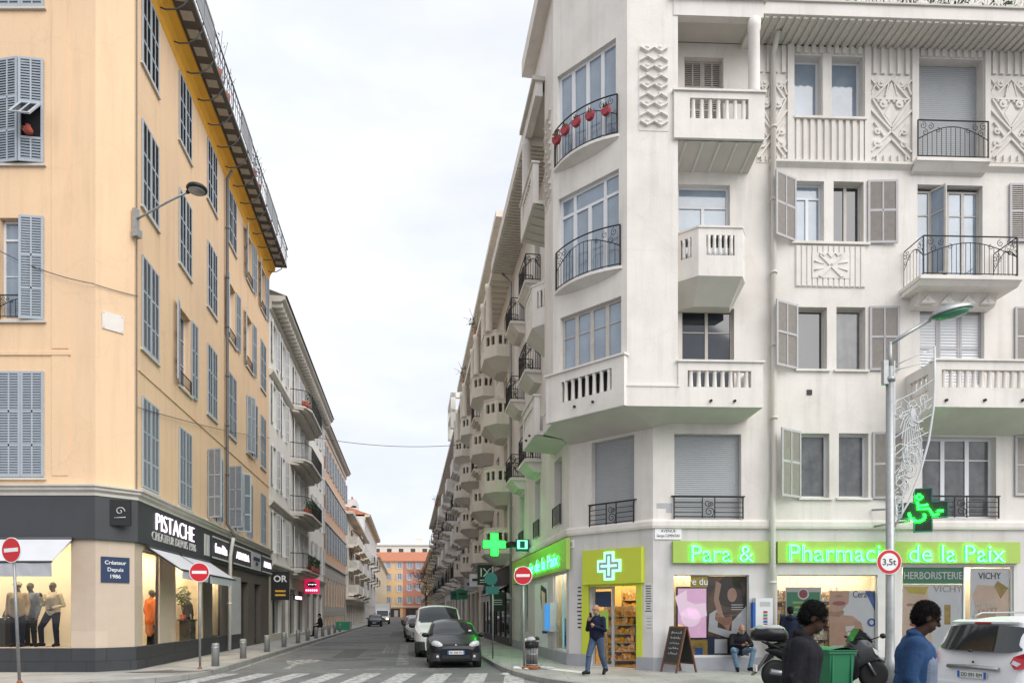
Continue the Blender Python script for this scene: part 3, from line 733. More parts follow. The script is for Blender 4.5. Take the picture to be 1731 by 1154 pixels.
# ================================================================ the pharmacy corner house
RB = thing('corner_building', 'white art deco corner building with carved friezes, bay and balconies above the pharmacy', 'building', (4, 21, 0))
PO = 1.0                                                   # how far the upper bay stands out
RFo, RSo = RF.off(PO), RS.off(PO)
EAVE = RF.z(1340, 78)                                      # soffit height
RE = RF.s(1790)                                            # right end, just outside the picture
Cx = RFo.s(1060); Cp = RFo.W(Cx, 0, 0); _c = Frame(Cp.x, Cp.y, CH.d.x, CH.d.y); _l = _c.at(935, 0)[0]
Bp = Cp + CH.d*_l; BB = Frame(Bp.x, Bp.y, CH.d.x, CH.d.y); BBL = -_l          # bay, cut-corner face
Dx = RFo.s(1146)
sB = (Bp - Vector((*C2, 0))).dot(RS.d); oB = (Bp - Vector((*C2, 0))).dot(RS.n); sE = sB - 1.25
BAYZ = RFo.z(1100, 687)                                    # underside of the bay edge
LOWZ = RF.z(1200, 716)                                     # where the sloping underside meets the wall
BTOP = EAVE + 1.95
SB = 'stucco_white'
# --- avenue wall
H = []
def hole(x0, x1, y0, y1, d=.26):
    a, b, c, e = RF.rect(x0, x1, y0, y1); h = (a, b, c, e, d); H.append(h); return h
w4a, w4b, w4f = hole(1341, 1389, 94, 199, .3), hole(1405, 1459, 96, 199, .3), hole(1551, 1662, 100, 266, .32)
w3a, w3b, w3f = hole(1346, 1393, 306, 409), hole(1409, 1460, 307, 410), hole(1551, 1661, 313, 466)
w2a, w2b, w2f = hole(1349, 1398, 519, 624), hole(1414, 1463, 519, 625), hole(1555, 1664, 523, 650)
w1a, w1b, w1f = hole(1354, 1402, 732, 841), hole(1418, 1468, 732, 841), hole(1559, 1684, 738, 876)
g1 = hole(1140, 1253, 733, 877, .2); g2 = hole(1153, 1241, 521, 655, .22); g3 = hole(1147, 1234, 312, 440, .22); g4 = hole(1157, 1223, 97, 215, .25)
GZ = RF.z(1300, 893); CZ = RF.z(1300, 879)
part('wall', wall_mb(0, RE, GZ, EAVE, [h for h in H], SB), RB, RF.M)
S1 = (*RF.rect(1139, 1266, 971, 1108), .14); S2 = (*RF.rect(1314, 1484, 971, 1110), .14); S3 = (*RF.rect(1525, 1714, 956, 1112), .14)
part('shop_wall', wall_mb(0, RE, .12, GZ, [S1, S2, S3], 'stucco_grey'), RB, RF.M)
# --- cut-corner and street walls
DR = (*CH.rect(996, 1077, 986, 1128), .3); DR = (DR[0], DR[1], .125, DR[3], .3)
w1c = (*CH.rect(1000, 1072, 741, 887), .22)
part('wall', wall_mb(0, CHL, GZ, BAYZ+.6, [w1c], SB), RB, CH.M)
part('shop_wall', wall_mb(0, CHL, .12, GZ, [DR], 'stucco_grey'), RB, CH.M)
RL = 11.45
rsW = []
for t, w in ((1.55, 1.15), (5.2, 1.1), (8.8, 1.1)): rsW.append((-t-w/2, -t+w/2, 4.45, 6.6, .25))
for z0, z1 in ((7.2, 9.6), (10.4, 12.8), (13.6, 16.0)):
    for t in (3.0, 5.2, 8.8): rsW.append((-t-.55, -t+.55, z0, z1, .28))
part('wall', wall_mb(-RL, 0, GZ, EAVE, rsW, SB), RB, RS.M)
rsG = [(-2.35, -.35, .5, 2.95, .14), (-9.3, -8.6, .12, 2.9, .2), (-8.3, -7.3, .9, 2.9, .14)]
part('shop_wall', wall_mb(-RL, 0, .12, GZ, rsG, 'stucco_grey'), RB, RS.M)
RSEG = [(RS, -RL, 0), (CH, 0, CHL), (RF, 0, RE)]
part('band_course', along(RSEG, [(0, GZ-.02), (.07, GZ), (.09, GZ+.06), (.09, CZ-.05), (.05, CZ), (0, CZ+.02)], SB), RB, Matrix())
def plinth_run(name, F, a, b): mb = MB(); mb.box(a, b, -.06, .0, .12, .47, 'plinth_grey'); part(name, mb, RB, F.M)
plinth_run('plinth', RF, -.02, RE); plinth_run('plinth', RS, -RL, .02); plinth_run('plinth', CH, -.04, DR[0]); plinth_run('plinth', CH, DR[1], CHL+.04)
# --- upper bay
mb = wall_mb(Cx, Dx, BAYZ, BTOP, [], SB); part('bay_pillar', mb, RB, RFo.M)
b4 = (BB.s(942), BB.s(1041), BB.z(990, 258), BB.z(990, 98), .16); b3 = (BB.s(944), BB.s(1046), BB.z(995, 472), BB.z(995, 311), .16); b2 = (BB.s(947), BB.s(1050), BB.z(998, 640), BB.z(998, 519), .16)
part('bay_wall', wall_mb(0, BBL, BAYZ, BTOP, [b4, b3, b2], SB), RB, BB.M)
mb = MB(); mb.quad((sE, -oB, BAYZ), (sB, -oB, BAYZ), (sB, -oB, BTOP), (sE, -oB, BTOP), SB); part('bay_pillar', mb, RB, RS.M)
mb = MB(); mb.quad((Dx, -PO, BAYZ), (Dx, 0, BAYZ), (Dx, 0, BTOP), (Dx, -PO, BTOP), SB); part('bay_side', mb, RB, RF.M)
mb = MB(); mb.quad((sE, 0, BAYZ), (sE, -oB, BAYZ), (sE, -oB, BTOP), (sE, 0, BTOP), SB); part('bay_side', mb, RB, RS.M)
mb = MB(); P = [RS.W(sE, 0, BTOP), RS.W(sE, oB, BTOP), Bp, Cp, RFo.W(Dx, 0, BTOP), RF.W(Dx, 0, BTOP)]
mb.add([(p.x, p.y, BTOP) for p in P], [tuple(range(6))], 'cornice_stone'); part('bay_roof', mb, RB, Matrix())
mb = MB(); mb.box(-2.05, sB+.25, -1.1, 0, BTOP, BTOP+.5, SB); mb.box(-2.05, sE, -.72, 0, EAVE+.4, BTOP, SB); part('tower_eaves', mb, RB, RS.M)
def strip(out, inn, zo, zi, m): # sloping underside between an outer and an inner polyline
    mb = MB(); n = len(out); mb.add([(p.x, p.y, zo) for p in out] + [(p.x, p.y, zi[k]) for k, p in enumerate(inn)], [(i+1, i, n+i, n+i+1) for i in range(n-1)], m); return mb
out = [RS.W(sE, oB, 0), Bp, Cp, RFo.W(Dx, 0, 0)]; inn = [RS.W(sE, 0, 0), Vector((*C2, 0)), Vector((*C1, 0)), RF.W(Dx, 0, 0)]
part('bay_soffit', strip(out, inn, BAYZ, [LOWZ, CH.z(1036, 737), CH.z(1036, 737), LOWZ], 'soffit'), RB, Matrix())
# ledge round the bottom of the pillars
zl = RFo.z(1100, 654)
mb = MB(); mb.box(Cx-.05, Dx+.02, -.05, 0, BAYZ, zl, SB); mb.box(Cx-.07, Dx+.03, -.07, 0, zl, zl+.04, SB); part('pillar_base', mb, RB, RFo.M)
mb = MB(); mb.box(sE-.02, sB+.05, -oB-.05, -oB, BAYZ, zl, SB); mb.box(sE-.03, sB+.07, -oB-.07, -oB, zl, zl+.04, SB); part('pillar_base', mb, RB, RS.M)
# bay windows, bowed balconets, balustraded parapet
for h, tr, kw in ((b4, 0, dict(frame='frame_white')), (b3, .52, dict(frame='frame_white')), (b2, 0, dict(frame='frame_old', mid=(.70,)))):
    window(RB, BB, (h[0]+h[1])/2, h[2], h[1]-h[0], h[3]-h[2], o=-.14, cols=4, trans=tr, pane='pane_sky', bar=.075, **kw)
def bow_sill(F, s0, s1, z, bow, th=.13):
    mb = MB(); n = 12; w = s1-s0; top = [(s0+w*i/n, -.04-bow*(1-(2*i/n-1)**2)) for i in range(n+1)]
    mb.prism([(s0, 0)] + top + [(s1, 0)], z-.07, z, SB); low = [(x, y*.82) for x, y in top]
    vs = [(x, y, z-.07) for x, y in top] + [(x, -.005, z-.07-th*(1-(2*i/n-1)**2)**.8-.01) for i, (x, y) in enumerate(top)]
    mb.add(vs, [(i+1, i, n+1+i, n+2+i) for i in range(n)], SB); return mb
BOW = .27
for h, zt, zb in ((b4, BB.z(990, 199), BB.z(990, 258)), (b3, BB.z(995, 411), BB.z(995, 472))):
    m = (h[0]+h[1])/2; w = h[1]-h[0]+.12
    b = part('balconet', bow_sill(BB, h[0]-.1, h[1]+.1, h[2], BOW), RB, BB.M)
    part('railing', iron_rail(w, zt-zb+.10, 'arch', y=0, bow=BOW-.04), b, BB.T(m, h[2], .03))
bz0, bz1 = BB.off(.14).z(996, 698), BB.off(.14).z(996, 617)
mb = parapet(-.12, BBL+.02, BAYZ, bz1, -.16, -.02, SB, (BB.off(.1).s(951), BB.off(.1).s(1036), BB.off(.1).z(995, 670), BB.off(.1).z(995, 634)), 7)
mb.quad((BBL*.05, -.015, BAYZ), (BBL*.95, -.015, BAYZ), (BBL*.95, -.015, bz1), (BBL*.05, -.015, bz1), 'shade_dark')  # near-black sheet behind the balusters, shade of the slot put in as colour
part('balcony', mb, RB, BB.M)
def spouts(F, o, L_): # little rainwater holes
    for s, z in L_:
        m = MB(); m.tube([(0, .02, 0), (0, -.05, -.01)], .035, 'iron', 8); yield part('rain_spout', m, RB, F.T(s, z, o))
list(spouts(BB, .16, [(BB.s(978), BB.z(978, 689)), (BB.s(1009), BB.z(1009, 681))]))
# --- carved zigzag panel on the pillars
def zig_panel(F, s0, s1, z0, z1, y):
    mb = MB(); w = s1-s0; n = 9; h = (z1-z0)/n
    mb.box(s0-.03, s1+.03, y-.012, y, z0-.03, z1+.03, SB)
    for i in range(n):
        z = z0+h*(i+.25); k = 4; up = i % 2
        for j in range(k):
            xa, xb = s0+w*j/k, s0+w*(j+1)/k; za, zb = (z, z+h*.42) if (j+up) % 2 else (z+h*.42, z)
            t = h*.30
            mb.add([(xa, y-.012, za), (xb, y-.012, zb), (xb, y-.012, zb+t), (xa, y-.012, za+t), (xa, y-.085, za+t*.3), (xb, y-.085, zb+t*.3), (xb, y-.03, zb+t), (xa, y-.03, za+t)],
                   [(0, 1, 5, 4), (4, 5, 6, 7), (7, 6, 2, 3), (0, 4, 7, 3), (1, 2, 6, 5)], SB)
        for j in (0, 1): mb.ball((s0+w*(.27+.46*j), y-.012, z+h*.75), (w*.09, .03, h*.16), SB, 8, 4)
    return mb
q = RFo.rect(1082, 1128, 80, 220); part('carved_panel', zig_panel(RFo, q[0], q[1], q[2], q[3], 0), RB, RFo.M)
part('carved_panel', zig_panel(RS, sE+.2, sB-.2, q[2]-.6, q[3]-.2, -oB), RB, RS.M)
# --- loggias either side of the bay: F wall plane, from s0 to s1, near = which end touches the pillar
def loggia(F, s0, s1, near, slot):
    Z = lambda y: RFo.z(1215, y)
    far = s1 if near == 'L' else s0; sg = 1 if near == 'L' else -1
    lo, hi = min(s0, s1), max(s0, s1)
    # second floor: long parapet with a sloping underside
    mb = parapet(lo, hi, BAYZ, Z(613), -PO-.04, -PO+.12, SB, (lo+(hi-lo)*.11, lo+(hi-lo)*.86, Z(655), Z(627)), 8)
    a, b = (far-.15, far) if sg > 0 else (far, far+.15)
    mb.box(a, b, -PO+.12, 0, BAYZ, Z(613), SB); mb.box(lo, hi, -PO, 0, BAYZ, BAYZ+.12, SB)
    e = far-.35*sg
    mb.add([(lo, -PO, BAYZ-.002), (hi, -PO, BAYZ-.002), (max(e, lo) if sg > 0 else hi, 0, LOWZ), (lo if sg > 0 else e, 0, LOWZ), (far, 0, BAYZ-.002)],
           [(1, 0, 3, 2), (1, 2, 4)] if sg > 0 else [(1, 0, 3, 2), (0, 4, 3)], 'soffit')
    part('balcony', mb, RB, F.M)
    for k in (.38, .66):
        m = MB(); m.tube([(0, .02, 0), (0, -.05, -.01)], .035, 'iron', 8); part('rain_spout', m, RB, F.T(lo+(hi-lo)*k, Z(678), PO+.05))
    # third floor: small three-sided balcony on corbels
    pz1, pz0, cz = Z(386), Z(463), Z(502)
    w = hi-lo; P = lambda u: lo+w*u if sg > 0 else hi-w*u
    pl = [(P(0), -PO+.42), (P(.24), -PO-.02), (P(.76), -PO-.02), (P(.85), -PO+.34), (P(.85), 0), (P(0), 0)]
    mb = MB()
    for i in range(4 if True else 3):
        (xa, ya), (xb, yb) = pl[i], pl[i+1]; L_ = sqrt((xb-xa)**2+(yb-ya)**2); ux, uy = (xb-xa)/L_, (yb-ya)/L_; nx, ny = (-uy, ux)
        if ny*1 < 0 and i == 1: nx, ny = -nx, -ny
        c = (sum(p[0] for p in pl)/6, sum(p[1] for p in pl)/6); 
        if (c[0]-xa)*nx + (c[1]-ya)*ny < 0: nx, ny = -nx, -ny
        def seg(u0, u1, z0, z1, t=.10): 
            p = [(xa+ux*u0, ya+uy*u0), (xa+ux*u1, ya+uy*u1)]; p += [(p[1][0]+nx*t, p[1][1]+ny*t), (p[0][0]+nx*t, p[0][1]+ny*t)]
            mb.prism(p, z0, z1, SB)
        za, zb = Z(432), Z(398); m0 = L_*(.18 if i == 1 else .28); m1 = L_-m0
        if i == 3: seg(0, L_, pz0, pz1); continue
        seg(0, L_, pz0, za); seg(0, L_, zb, pz1); seg(0, m0, za, zb); seg(m1, L_, za, zb)
        nb = 5 if i == 1 else 2
        for j in range(nb):
            u = m0+(m1-m0)*(j+.5)/nb; merge(mb, MB().lathe([(.055, 0), (.05, (zb-za)*.2), (.042, (zb-za)*.8), (.055, zb-za)], SB, 8), (xa+ux*u+nx*.05, ya+uy*u+ny*.05, za))
    mb.prism([(x, y-.03) for x, y in pl] if sg > 0 else [(x, y-.03) for x, y in pl][::-1], pz1, pz1+.05, SB)
    mb.prism(pl if sg > 0 else pl[::-1], pz0-.06, pz0, SB)
    inn_ = [(P(.06), -.05), (P(.26), -PO*.42), (P(.70), -PO*.42), (P(.76), -.05)]
    vs = [(x, y, pz0-.06) for x, y in pl[:4]] + [(P(.85), 0, pz0-.06), (P(0), 0, pz0-.06)]
    n0 = [(x, y, cz) for x, y in inn_]
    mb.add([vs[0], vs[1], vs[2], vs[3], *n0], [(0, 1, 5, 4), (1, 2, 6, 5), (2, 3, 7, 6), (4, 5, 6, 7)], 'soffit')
    part('balcony', mb, RB, F.M)
    # fourth floor: parapet, column, lintel
    p1, p0 = Z(160), Z(238)
    mb = parapet(lo-.12, hi+.02, p0, p1, -PO-.09, -PO+.08, SB, (lo+(hi-lo)*.13, lo+(hi-lo)*.82, Z(205), Z(171)), 7)
    a, b = (far-.15, far) if sg > 0 else (far, far+.15)
    mb.box(a, b, -PO+.08, 0, p0, p1, SB); mb.box(lo, hi, -PO+.02, 0, p0, p0+.1, SB)
    mb.add([(lo, -PO, p0-.02), (hi, -PO, p0-.02), (hi, 0, p0-.2), (lo, 0, p0-.2)], [(1, 0, 3, 2)], 'soffit'); mb.add([(far, -PO, p0-.02), (far, 0, p0-.02), (far, 0, p0-.2)], [(0, 1, 2)], 'soffit')
    for k in range(5): x = lo+w*(k+.5)/5; mb.add([(x-.03, -PO, p0-.05), (x+.03, -PO, p0-.05), (x+.03, 0, p0-.23), (x-.03, 0, p0-.23)], [(1, 0, 3, 2)], SB)
    part('balcony', mb, RB, F.M)
    mb = MB(); r = .15; mb.lathe([(r*1.15, 0), (r, .06), (r*.94, EAVE-p1-.5), (r*1.1, EAVE-p1-.42), (r*1.1, EAVE-p1-.2)], SB, 16); part('column', mb, RB, F.T(far-.2*sg, p1+.05, PO-.05))
    mb = MB(); mb.box(lo-.12, hi+.02, -PO-.02, -PO+.2, EAVE-.12, EAVE+.30, SB); mb.box(far-.2, far+.02, -PO+.2, 0, EAVE-.12, EAVE+.3, SB) if sg > 0 else mb.box(far-.02, far+.2, -PO+.2, 0, EAVE-.12, EAVE+.3, SB)
    mb.box(lo-.2, hi+.1, -PO-.12, 0, EAVE+.30, EAVE+.42, 'cornice_stone'); mb.quad((lo, 0, EAVE+.02), (hi, 0, EAVE+.02), (hi, -PO, EAVE+.02), (lo, -PO, EAVE+.02), 'soffit')
    part('lintel', mb, RB, F.M)
loggia(RF, Dx, RFo.s(1289), 'L', None)
loggia(RS, sE-2.2, sE, 'R', None)
# --- loggia windows
_pr = random.Random(12)
def fill(F, h, kind, parent=RB, **kw):
    if kw.get('pane') == 'pane' and _pr.random() < .4: kw['pane'] = 'pane_curtain'
    a, b, z0, z1 = h[:4]; w = b-a; d = (h[4] if len(h) > 4 else .26)
    if kind == 'roller':
        k = ('roller', round(w, 2), round(z1-z0, 2)); M = F.T((a+b)/2, z0, -d+.04)
        if k in _SC: return dup(_SC[k], parent, M)
        mb = louvre_fill(w, z1-z0); p = part('roller_shutter', mb, parent, M); _SC[k] = p; return p
    return window(parent, F, (a+b)/2, z0, w, z1-z0, o=-d+.03, **kw)
fill(RF, g1, 'roller'); fill(CH, w1c, 'roller')
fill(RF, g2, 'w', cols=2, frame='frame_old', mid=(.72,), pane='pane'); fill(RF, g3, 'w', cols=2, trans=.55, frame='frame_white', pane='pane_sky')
for i in (0, 1): w = (g4[1]-g4[0])/2; shutter(RB, RF, g4[0] if i == 0 else g4[1], g4[2], w, g4[3]-g4[2], 0, i == 1, o=-.17, m='shutter_wood', sl='shutter_wood')
# --- avenue windows
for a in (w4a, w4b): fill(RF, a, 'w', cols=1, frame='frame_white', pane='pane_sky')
fill(RF, w4f, 'roller')
fill(RF, w3a, 'w', cols=2, trans=.38, frame='frame_white', pane='pane_sky'); fill(RF, w3b, 'w', cols=2, frame='frame_old', pane='pane')
for a in (w2a, w2b): fill(RF, a, 'w', cols=1, frame='frame_old', pane='pane')
for a in (w1a, w1b): fill(RF, a, 'w', cols=1, frame='frame_white', pane='pane')
fill(RF, w1f, 'w', cols=3, frame='frame_white', mid=(.73,), pane='pane', bar=.075)
# third-floor French window, its middle leaf ajar
a, b, z0, z1 = w3f[:4]
mb = MB(); mb.box(a, b, .25, .27, z0, z1, 'shade_dark'); part('window_opening', mb, RB, RF.M)
w = (b-a)/4
lf, lp = win_parts(w, z1-z0-.08, cols=1, frame='frame_old', mid=(.72,), pane='pane_sky')
for s, an in ((a+w/2, 0), (a+w*2.55, 0), (a+w*3.5, 0)):
    f_ = part('casement', MB() if False else lf, RB, RF.T(s, z0, -.2) ); part('pane', lp, f_)
f_ = part('casement', lf, RB, RF.T(a+w*1.0, z0, -.2) @ Matrix.Rotation(R(-62), 4, 'Z') @ Matrix.Translation((w/2, 0, 0)), 'leaf standing ajar'); part('pane', lp, f_)
# second floor: closed slatted shutters
a, b, z0, z1 = w2f[:4]
for i in range(3): shutter(RB, RF, a+(b-a)/3*i+.003, z0, (b-a)/3-.006, z1-z0, 0, o=-.16, m='shutter_grey', sl='frame_white', rails=(.5,), mid=False, pitch=.085)
# twin-window shutters, sills
def tw(h1, h2, y0, y1, la, ra, lx, rx):
    z0, z1 = h1[2]-.02, h1[3]+.04; w = RF.s(rx[1])-RF.s(rx[0])
    shutter(RB, RF, h1[0]-.02, z0, w, z1-z0, la, o=.03, m='shutter_grey', sl='shutter_wood', rails=(.52,), pitch=.06)
    shutter(RB, RF, h2[1]+.10, z0, w, z1-z0, ra, True, o=.03, m='shutter_grey', sl='shutter_wood', rails=(.52,), pitch=.06)
tw(w3a, w3b, 0, 0, 152, 176, (1321, 1345), (1467, 1516)); tw(w2a, w2b, 0, 0, 155, 177, 0, (1470, 1519)); tw(w1a, w1b, 0, 0, 150, 172, 0, (1475, 1524))
for x, y0, y1 in ((1731, 312, 410), (1735, 520, 625), (1738, 737, 838)):
    z0, z1 = RF.z(x, y1), RF.z(x, y0); s = RF.s(1705 if y0 < 400 else 1714); shutter(RB, RF, s, z0, .78, z1-z0, 2, o=.04, m='shutter_grey', sl='shutter_wood', rails=(.52,), pitch=.06)
mb = MB(); mb.box(w3a[0]-.15, w3b[1]+.15, -.08, 0, w3a[2]-.07, w3a[2]-.005, SB); part('sill', mb, RB, RF.M)
for h in (w2a, w2b, w1a, w1b): mb = MB(); mb.box(h[0]-.08, h[1]+.08, -.07, 0, h[2]-.06, h[2]-.004, SB); part('sill', mb, RB, RF.M)
# ribbed and carved spandrel below the third-floor twin
q = RF.rect(1344, 1462, 416, 486); mb = MB(); mb.box(q[0], q[1], -.02, 0, q[2], q[3], SB); n = 13
for i in range(n): x = q[0]+(q[1]-q[0])*(i+.5)/n; mb.box(x-.055, x+.055, -.045, -.02, q[2]+.02, q[3]-.02, SB)
cx, cz = (q[0]+q[1])/2, (q[2]+q[3])/2; mb.box(cx-.52, cx+.52, -.055, -.045, cz-.33, cz+.36, SB)
for sg in (-1, 1): mb.prism([(cx-.33*sg, cz+.28), (cx-.25*sg, cz+.31), (cx+.35*sg, cz-.28), (cx+.27*sg, cz-.31)][::(1 if sg < 0 else -1)], -.085, -.055, SB, 'y')
for k in range(3): mb.prism([(cx-.33+k*.22, cz+.34), (cx-.11+k*.22, cz+.34), (cx-.22+k*.22, cz+.22)][::-1], -.085, -.055, SB, 'y')
for a_ in (15, -15, 165, 195): mb.tube([(cx+.2*cos(R(a_)), -.06, cz+.2*sin(R(a_))), (cx+.48*cos(R(a_)), -.06, cz+.48*sin(R(a_)))], [.012, .03], SB, 5)
part('carved_panel', mb, RB, RF.M)
# third-floor balcony: slab on a carved corbel band, iron railing with returns
F9 = RF.off(.95); a, b = F9.s(1556), F9.s(1730); zt = F9.z(1640, 465)
mb = MB(); mb.box(a, b, -.95, 0, zt-.1, zt, SB); mb.prism([(-.93, zt-.1), (-.80, zt-.22), (-.0, zt-.22), (0, zt-.1)], a+.03, b-.03, SB, 'x'); mb.prism([(-.42, zt-.22), (-.28, zt-.52), (0, zt-.55), (0, zt-.22)], a+.28, b-.28, SB, 'x')
for k in range(4): x = a+.28+(b-a-.56)*(k+.5)/4; mb.prism([(x-.2, zt-.5), (x, zt-.28), (x+.2, zt-.5)][::-1], -.43, -.33, SB, 'y'); mb.ball((x, -.42, zt-.42), (.05, .04, .05), SB, 8, 5)
bal = part('balcony', mb, RB, RF.M)
ra, rb = F9.s(1563), F9.s(1722); rz = F9.z(1640, 398)-zt
rl_ = iron_rail(rb-ra, rz, 'arch'); rl_.v = [(x+(ra+rb)/2, y-.9, z+zt) for x, y, z in rl_.v]
for x in (ra, rb):
    r2_ = iron_rail(.86, rz, 'arch'); r2_.v = [(x, -.46+xx, z+zt) for xx, y, z in r2_.v]; merge(rl_, r2_)
part('railing', rl_, bal, RF.M)
# second-floor balcony on the right: solid balustrade, sloping green-lit underside
F12 = RF.off(1.25); a, b = F12.s(1580), F12.s(1830); t1, t0 = F12.z(1650, 610), F12.z(1650, 688)
mb = parapet(a, b, t0, t1, -1.25, -1.08, SB, (F12.s(1592), b-.3, F12.z(1650, 655), F12.z(1650, 625)), 17)
mb.box(a, a+.15, -1.08, -.98, t0, t1, SB); mb.box(a, a+.15, -.2, 0, t0, t1, SB); mb.box(a, a+.15, -.98, -.2, t0, F12.z(1650, 657), SB); mb.box(a, a+.15, -.98, -.2, F12.z(1650, 627), t1, SB)
for k in range(4): merge(mb, MB().lathe([(.06, 0), (.07, .1), (.04, .4), (.065, F12.z(1650, 627)-F12.z(1650, 657))], SB, 8), (a+.075, -.88+k*.2, F12.z(1650, 657)))
mb.box(a+.15, b, -1.08, 0, t0, t0+.1, SB)
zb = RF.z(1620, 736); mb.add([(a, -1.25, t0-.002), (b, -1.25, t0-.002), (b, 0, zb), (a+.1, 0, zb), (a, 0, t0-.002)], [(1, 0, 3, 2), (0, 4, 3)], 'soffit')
part('balcony', mb, RB, RF.M)
for x in (1599, 1664, 1728): m = MB(); m.tube([(0, .03, 0), (0, -.05, -.01)], .038, 'iron', 8); part('rain_spout', m, RB, F12.T(F12.s(x), F12.z(x, 676), 0))
# fourth-floor balconet
a, b = RF.off(.3).s(1550), RF.off(.3).s(1675); zt = RF.off(.3).z(1612, 267)
mb = MB(); mb.box(a, b, -.32, 0, zt-.09, zt, SB); mb.prism([(-.3, zt-.09), (-.12, zt-.27), (0, zt-.3), (0, zt-.09)], a+.02, b-.02, SB, 'x'); bal = part('balconet', mb, RB, RF.M)
rl_ = iron_rail(b-a-.1, RF.off(.3).z(1612, 203)-zt, 'arch'); part('railing', rl_, bal, RF.T((a+b)/2, zt, .27))
# first-floor railings
for F_, h in ((RF, g1), (CH, w1c), (RF, w1f)):
    hh = F_.z(1200, 840)-F_.z(1200, 877) if F_ is RF else F_.z(1036, 850)-F_.z(1036, 887)
    part('railing', iron_rail(h[1]-h[0]+.05, hh, 'bars'), RB, F_.T((h[0]+h[1])/2, h[2], .06))
# carved frieze of the top floor
def ribs(mb, s0, s1, z0, z1, pitch=.205, w=.105, d=.055):
    n = max(1, round((s1-s0)/pitch)); p = (s1-s0)/n
    for i in range(n): x = s0+p*(i+.5); mb.box(x-w/2, x+w/2, -d, 0, z0, z1, SB)
FR = lambda x0, x1, y0, y1: RF.rect(x0, x1, y0, y1)
mb = MB()
for x0, x1, y0, y1 in ((1279, 1330, 79, 124), (1342, 1459, 80, 92), (1471, 1539, 80, 127), (1552, 1661, 80, 98), (1673, 1760, 80, 128), (1342, 1461, 203, 277)):
    mb = MB(); q = FR(x0, x1, y0, y1); mb.box(q[0], q[1], -.004, 0, q[2], q[3], SB); ribs(mb, q[0], q[1], q[2], q[3]); part('ribbed_frieze', mb, RB, RF.M)
mb = MB()
for x0, x1 in ((1330, 1341), (1460, 1470), (1540, 1551), (1663, 1672)):
    mb = MB(); q = FR(x0, x1, 78, 279); mb.box(q[0], q[1], -.07, 0, q[2], q[3], SB); part('pilaster_strip', mb, RB, RF.M)
mb = MB(); q = FR(1390, 1405, 92, 199); mb.box(q[0], q[1], -.03, .0, q[2], q[3], SB); part('pilaster_strip', mb, RB, RF.M)
mb = MB(); z = RF.z(1500, 283); a, b = RF.s(1300), RE
x0, x1 = RF.off(.3).s(1550), RF.off(.3).s(1675)
for p, q in ((a, x0), (x1, b)): mb = MB(); mb.prism([(-.02, z-.06), (-.13, z+.02), (-.13, z+.08), (0, z+.10), (0, z-.08)], p, q, SB, 'x'); part('string_course', mb, RB, RF.M)
mb = MB(); mb.box(RF.s(1342)-.03, RF.s(1461)+.03, -.10, 0, RF.z(1400, 204), RF.z(1400, 200), SB); part('sill', mb, RB, RF.M)
def carved(F, s0, s1, z0, z1):
    mb = MB(); w = s1-s0; h = z1-z0; cx = (s0+s1)/2
    mb.box(s0, s1, -.012, 0, z0, z1, SB); Y0, Y1 = -.065, -.012
    def bar(x0, y0, x1, y1, t=.035):
        x0, x1 = cx+x0*w, cx+x1*w; y0, y1 = z0+y0*h, z0+y1*h; l = sqrt((x1-x0)**2+(y1-y0)**2); nx, ny = -(y1-y0)/l*t/2, (x1-x0)/l*t/2
        mb.prism([(x0+nx, y0+ny), (x1+nx, y1+ny), (x1-nx, y1-ny), (x0-nx, y0-ny)][::1], Y0, Y1, SB, 'y')
    def coin(x, y, r, d=.055): mb.disc((cx+x*w, z0+y*h), r, -d, -.012, SB, 14); mb.disc((cx+x*w, z0+y*h), r*.35, -d-.03, -d, SB, 8)
    for sg in (-1, 1):
        bar(0, .96, sg*.46, .72, .05); bar(sg*.46, .72, 0, .40, .05); bar(sg*.5, .60, -sg*.5, .12, .05) if True else 0
        bar(sg*.5, .95, sg*.3, .84); coin(sg*.25, .91, .105); coin(sg*.2, .67, .11, .07); coin(sg*.33, .36, .10); coin(sg*.33, .22, .12); bar(0, .27, sg*.45, .05, .05)
        bar(sg*.5, .78, sg*.38, .9); bar(sg*.42, .46, sg*.18, .3); bar(sg*.07, .9, sg*.14, .76, .03)
    bar(-.4, .725, .4, .725, .05)
    for k in range(6): mb.ball((cx+w*(-.33+.132*k), -.03, z0+h*.70), (.05, .05, .05), SB, 8, 4)
    mb.prism([(cx-.16*w, z0+h*.735), (cx, z0+h*.93), (cx+.16*w, z0+h*.735)], -.05, -.012, SB, 'y'); mb.prism([(cx-.16*w, z0+h*.56), (cx, z0+h*.69), (cx+.16*w, z0+h*.56), (cx, z0+h*.43)][::-1], -.05, -.012, SB, 'y')
    for k in range(5): bar(-.36+.18*k, .02, -.36+.18*k, .08, .03)
    return mb
for x0, x1 in ((1279, 1329), (1471, 1539), (1673, 1741)):
    q = FR(x0, x1, 130, 276); part('carved_panel', carved(RF, q[0], q[1], q[2], q[3]), RB, RF.M)
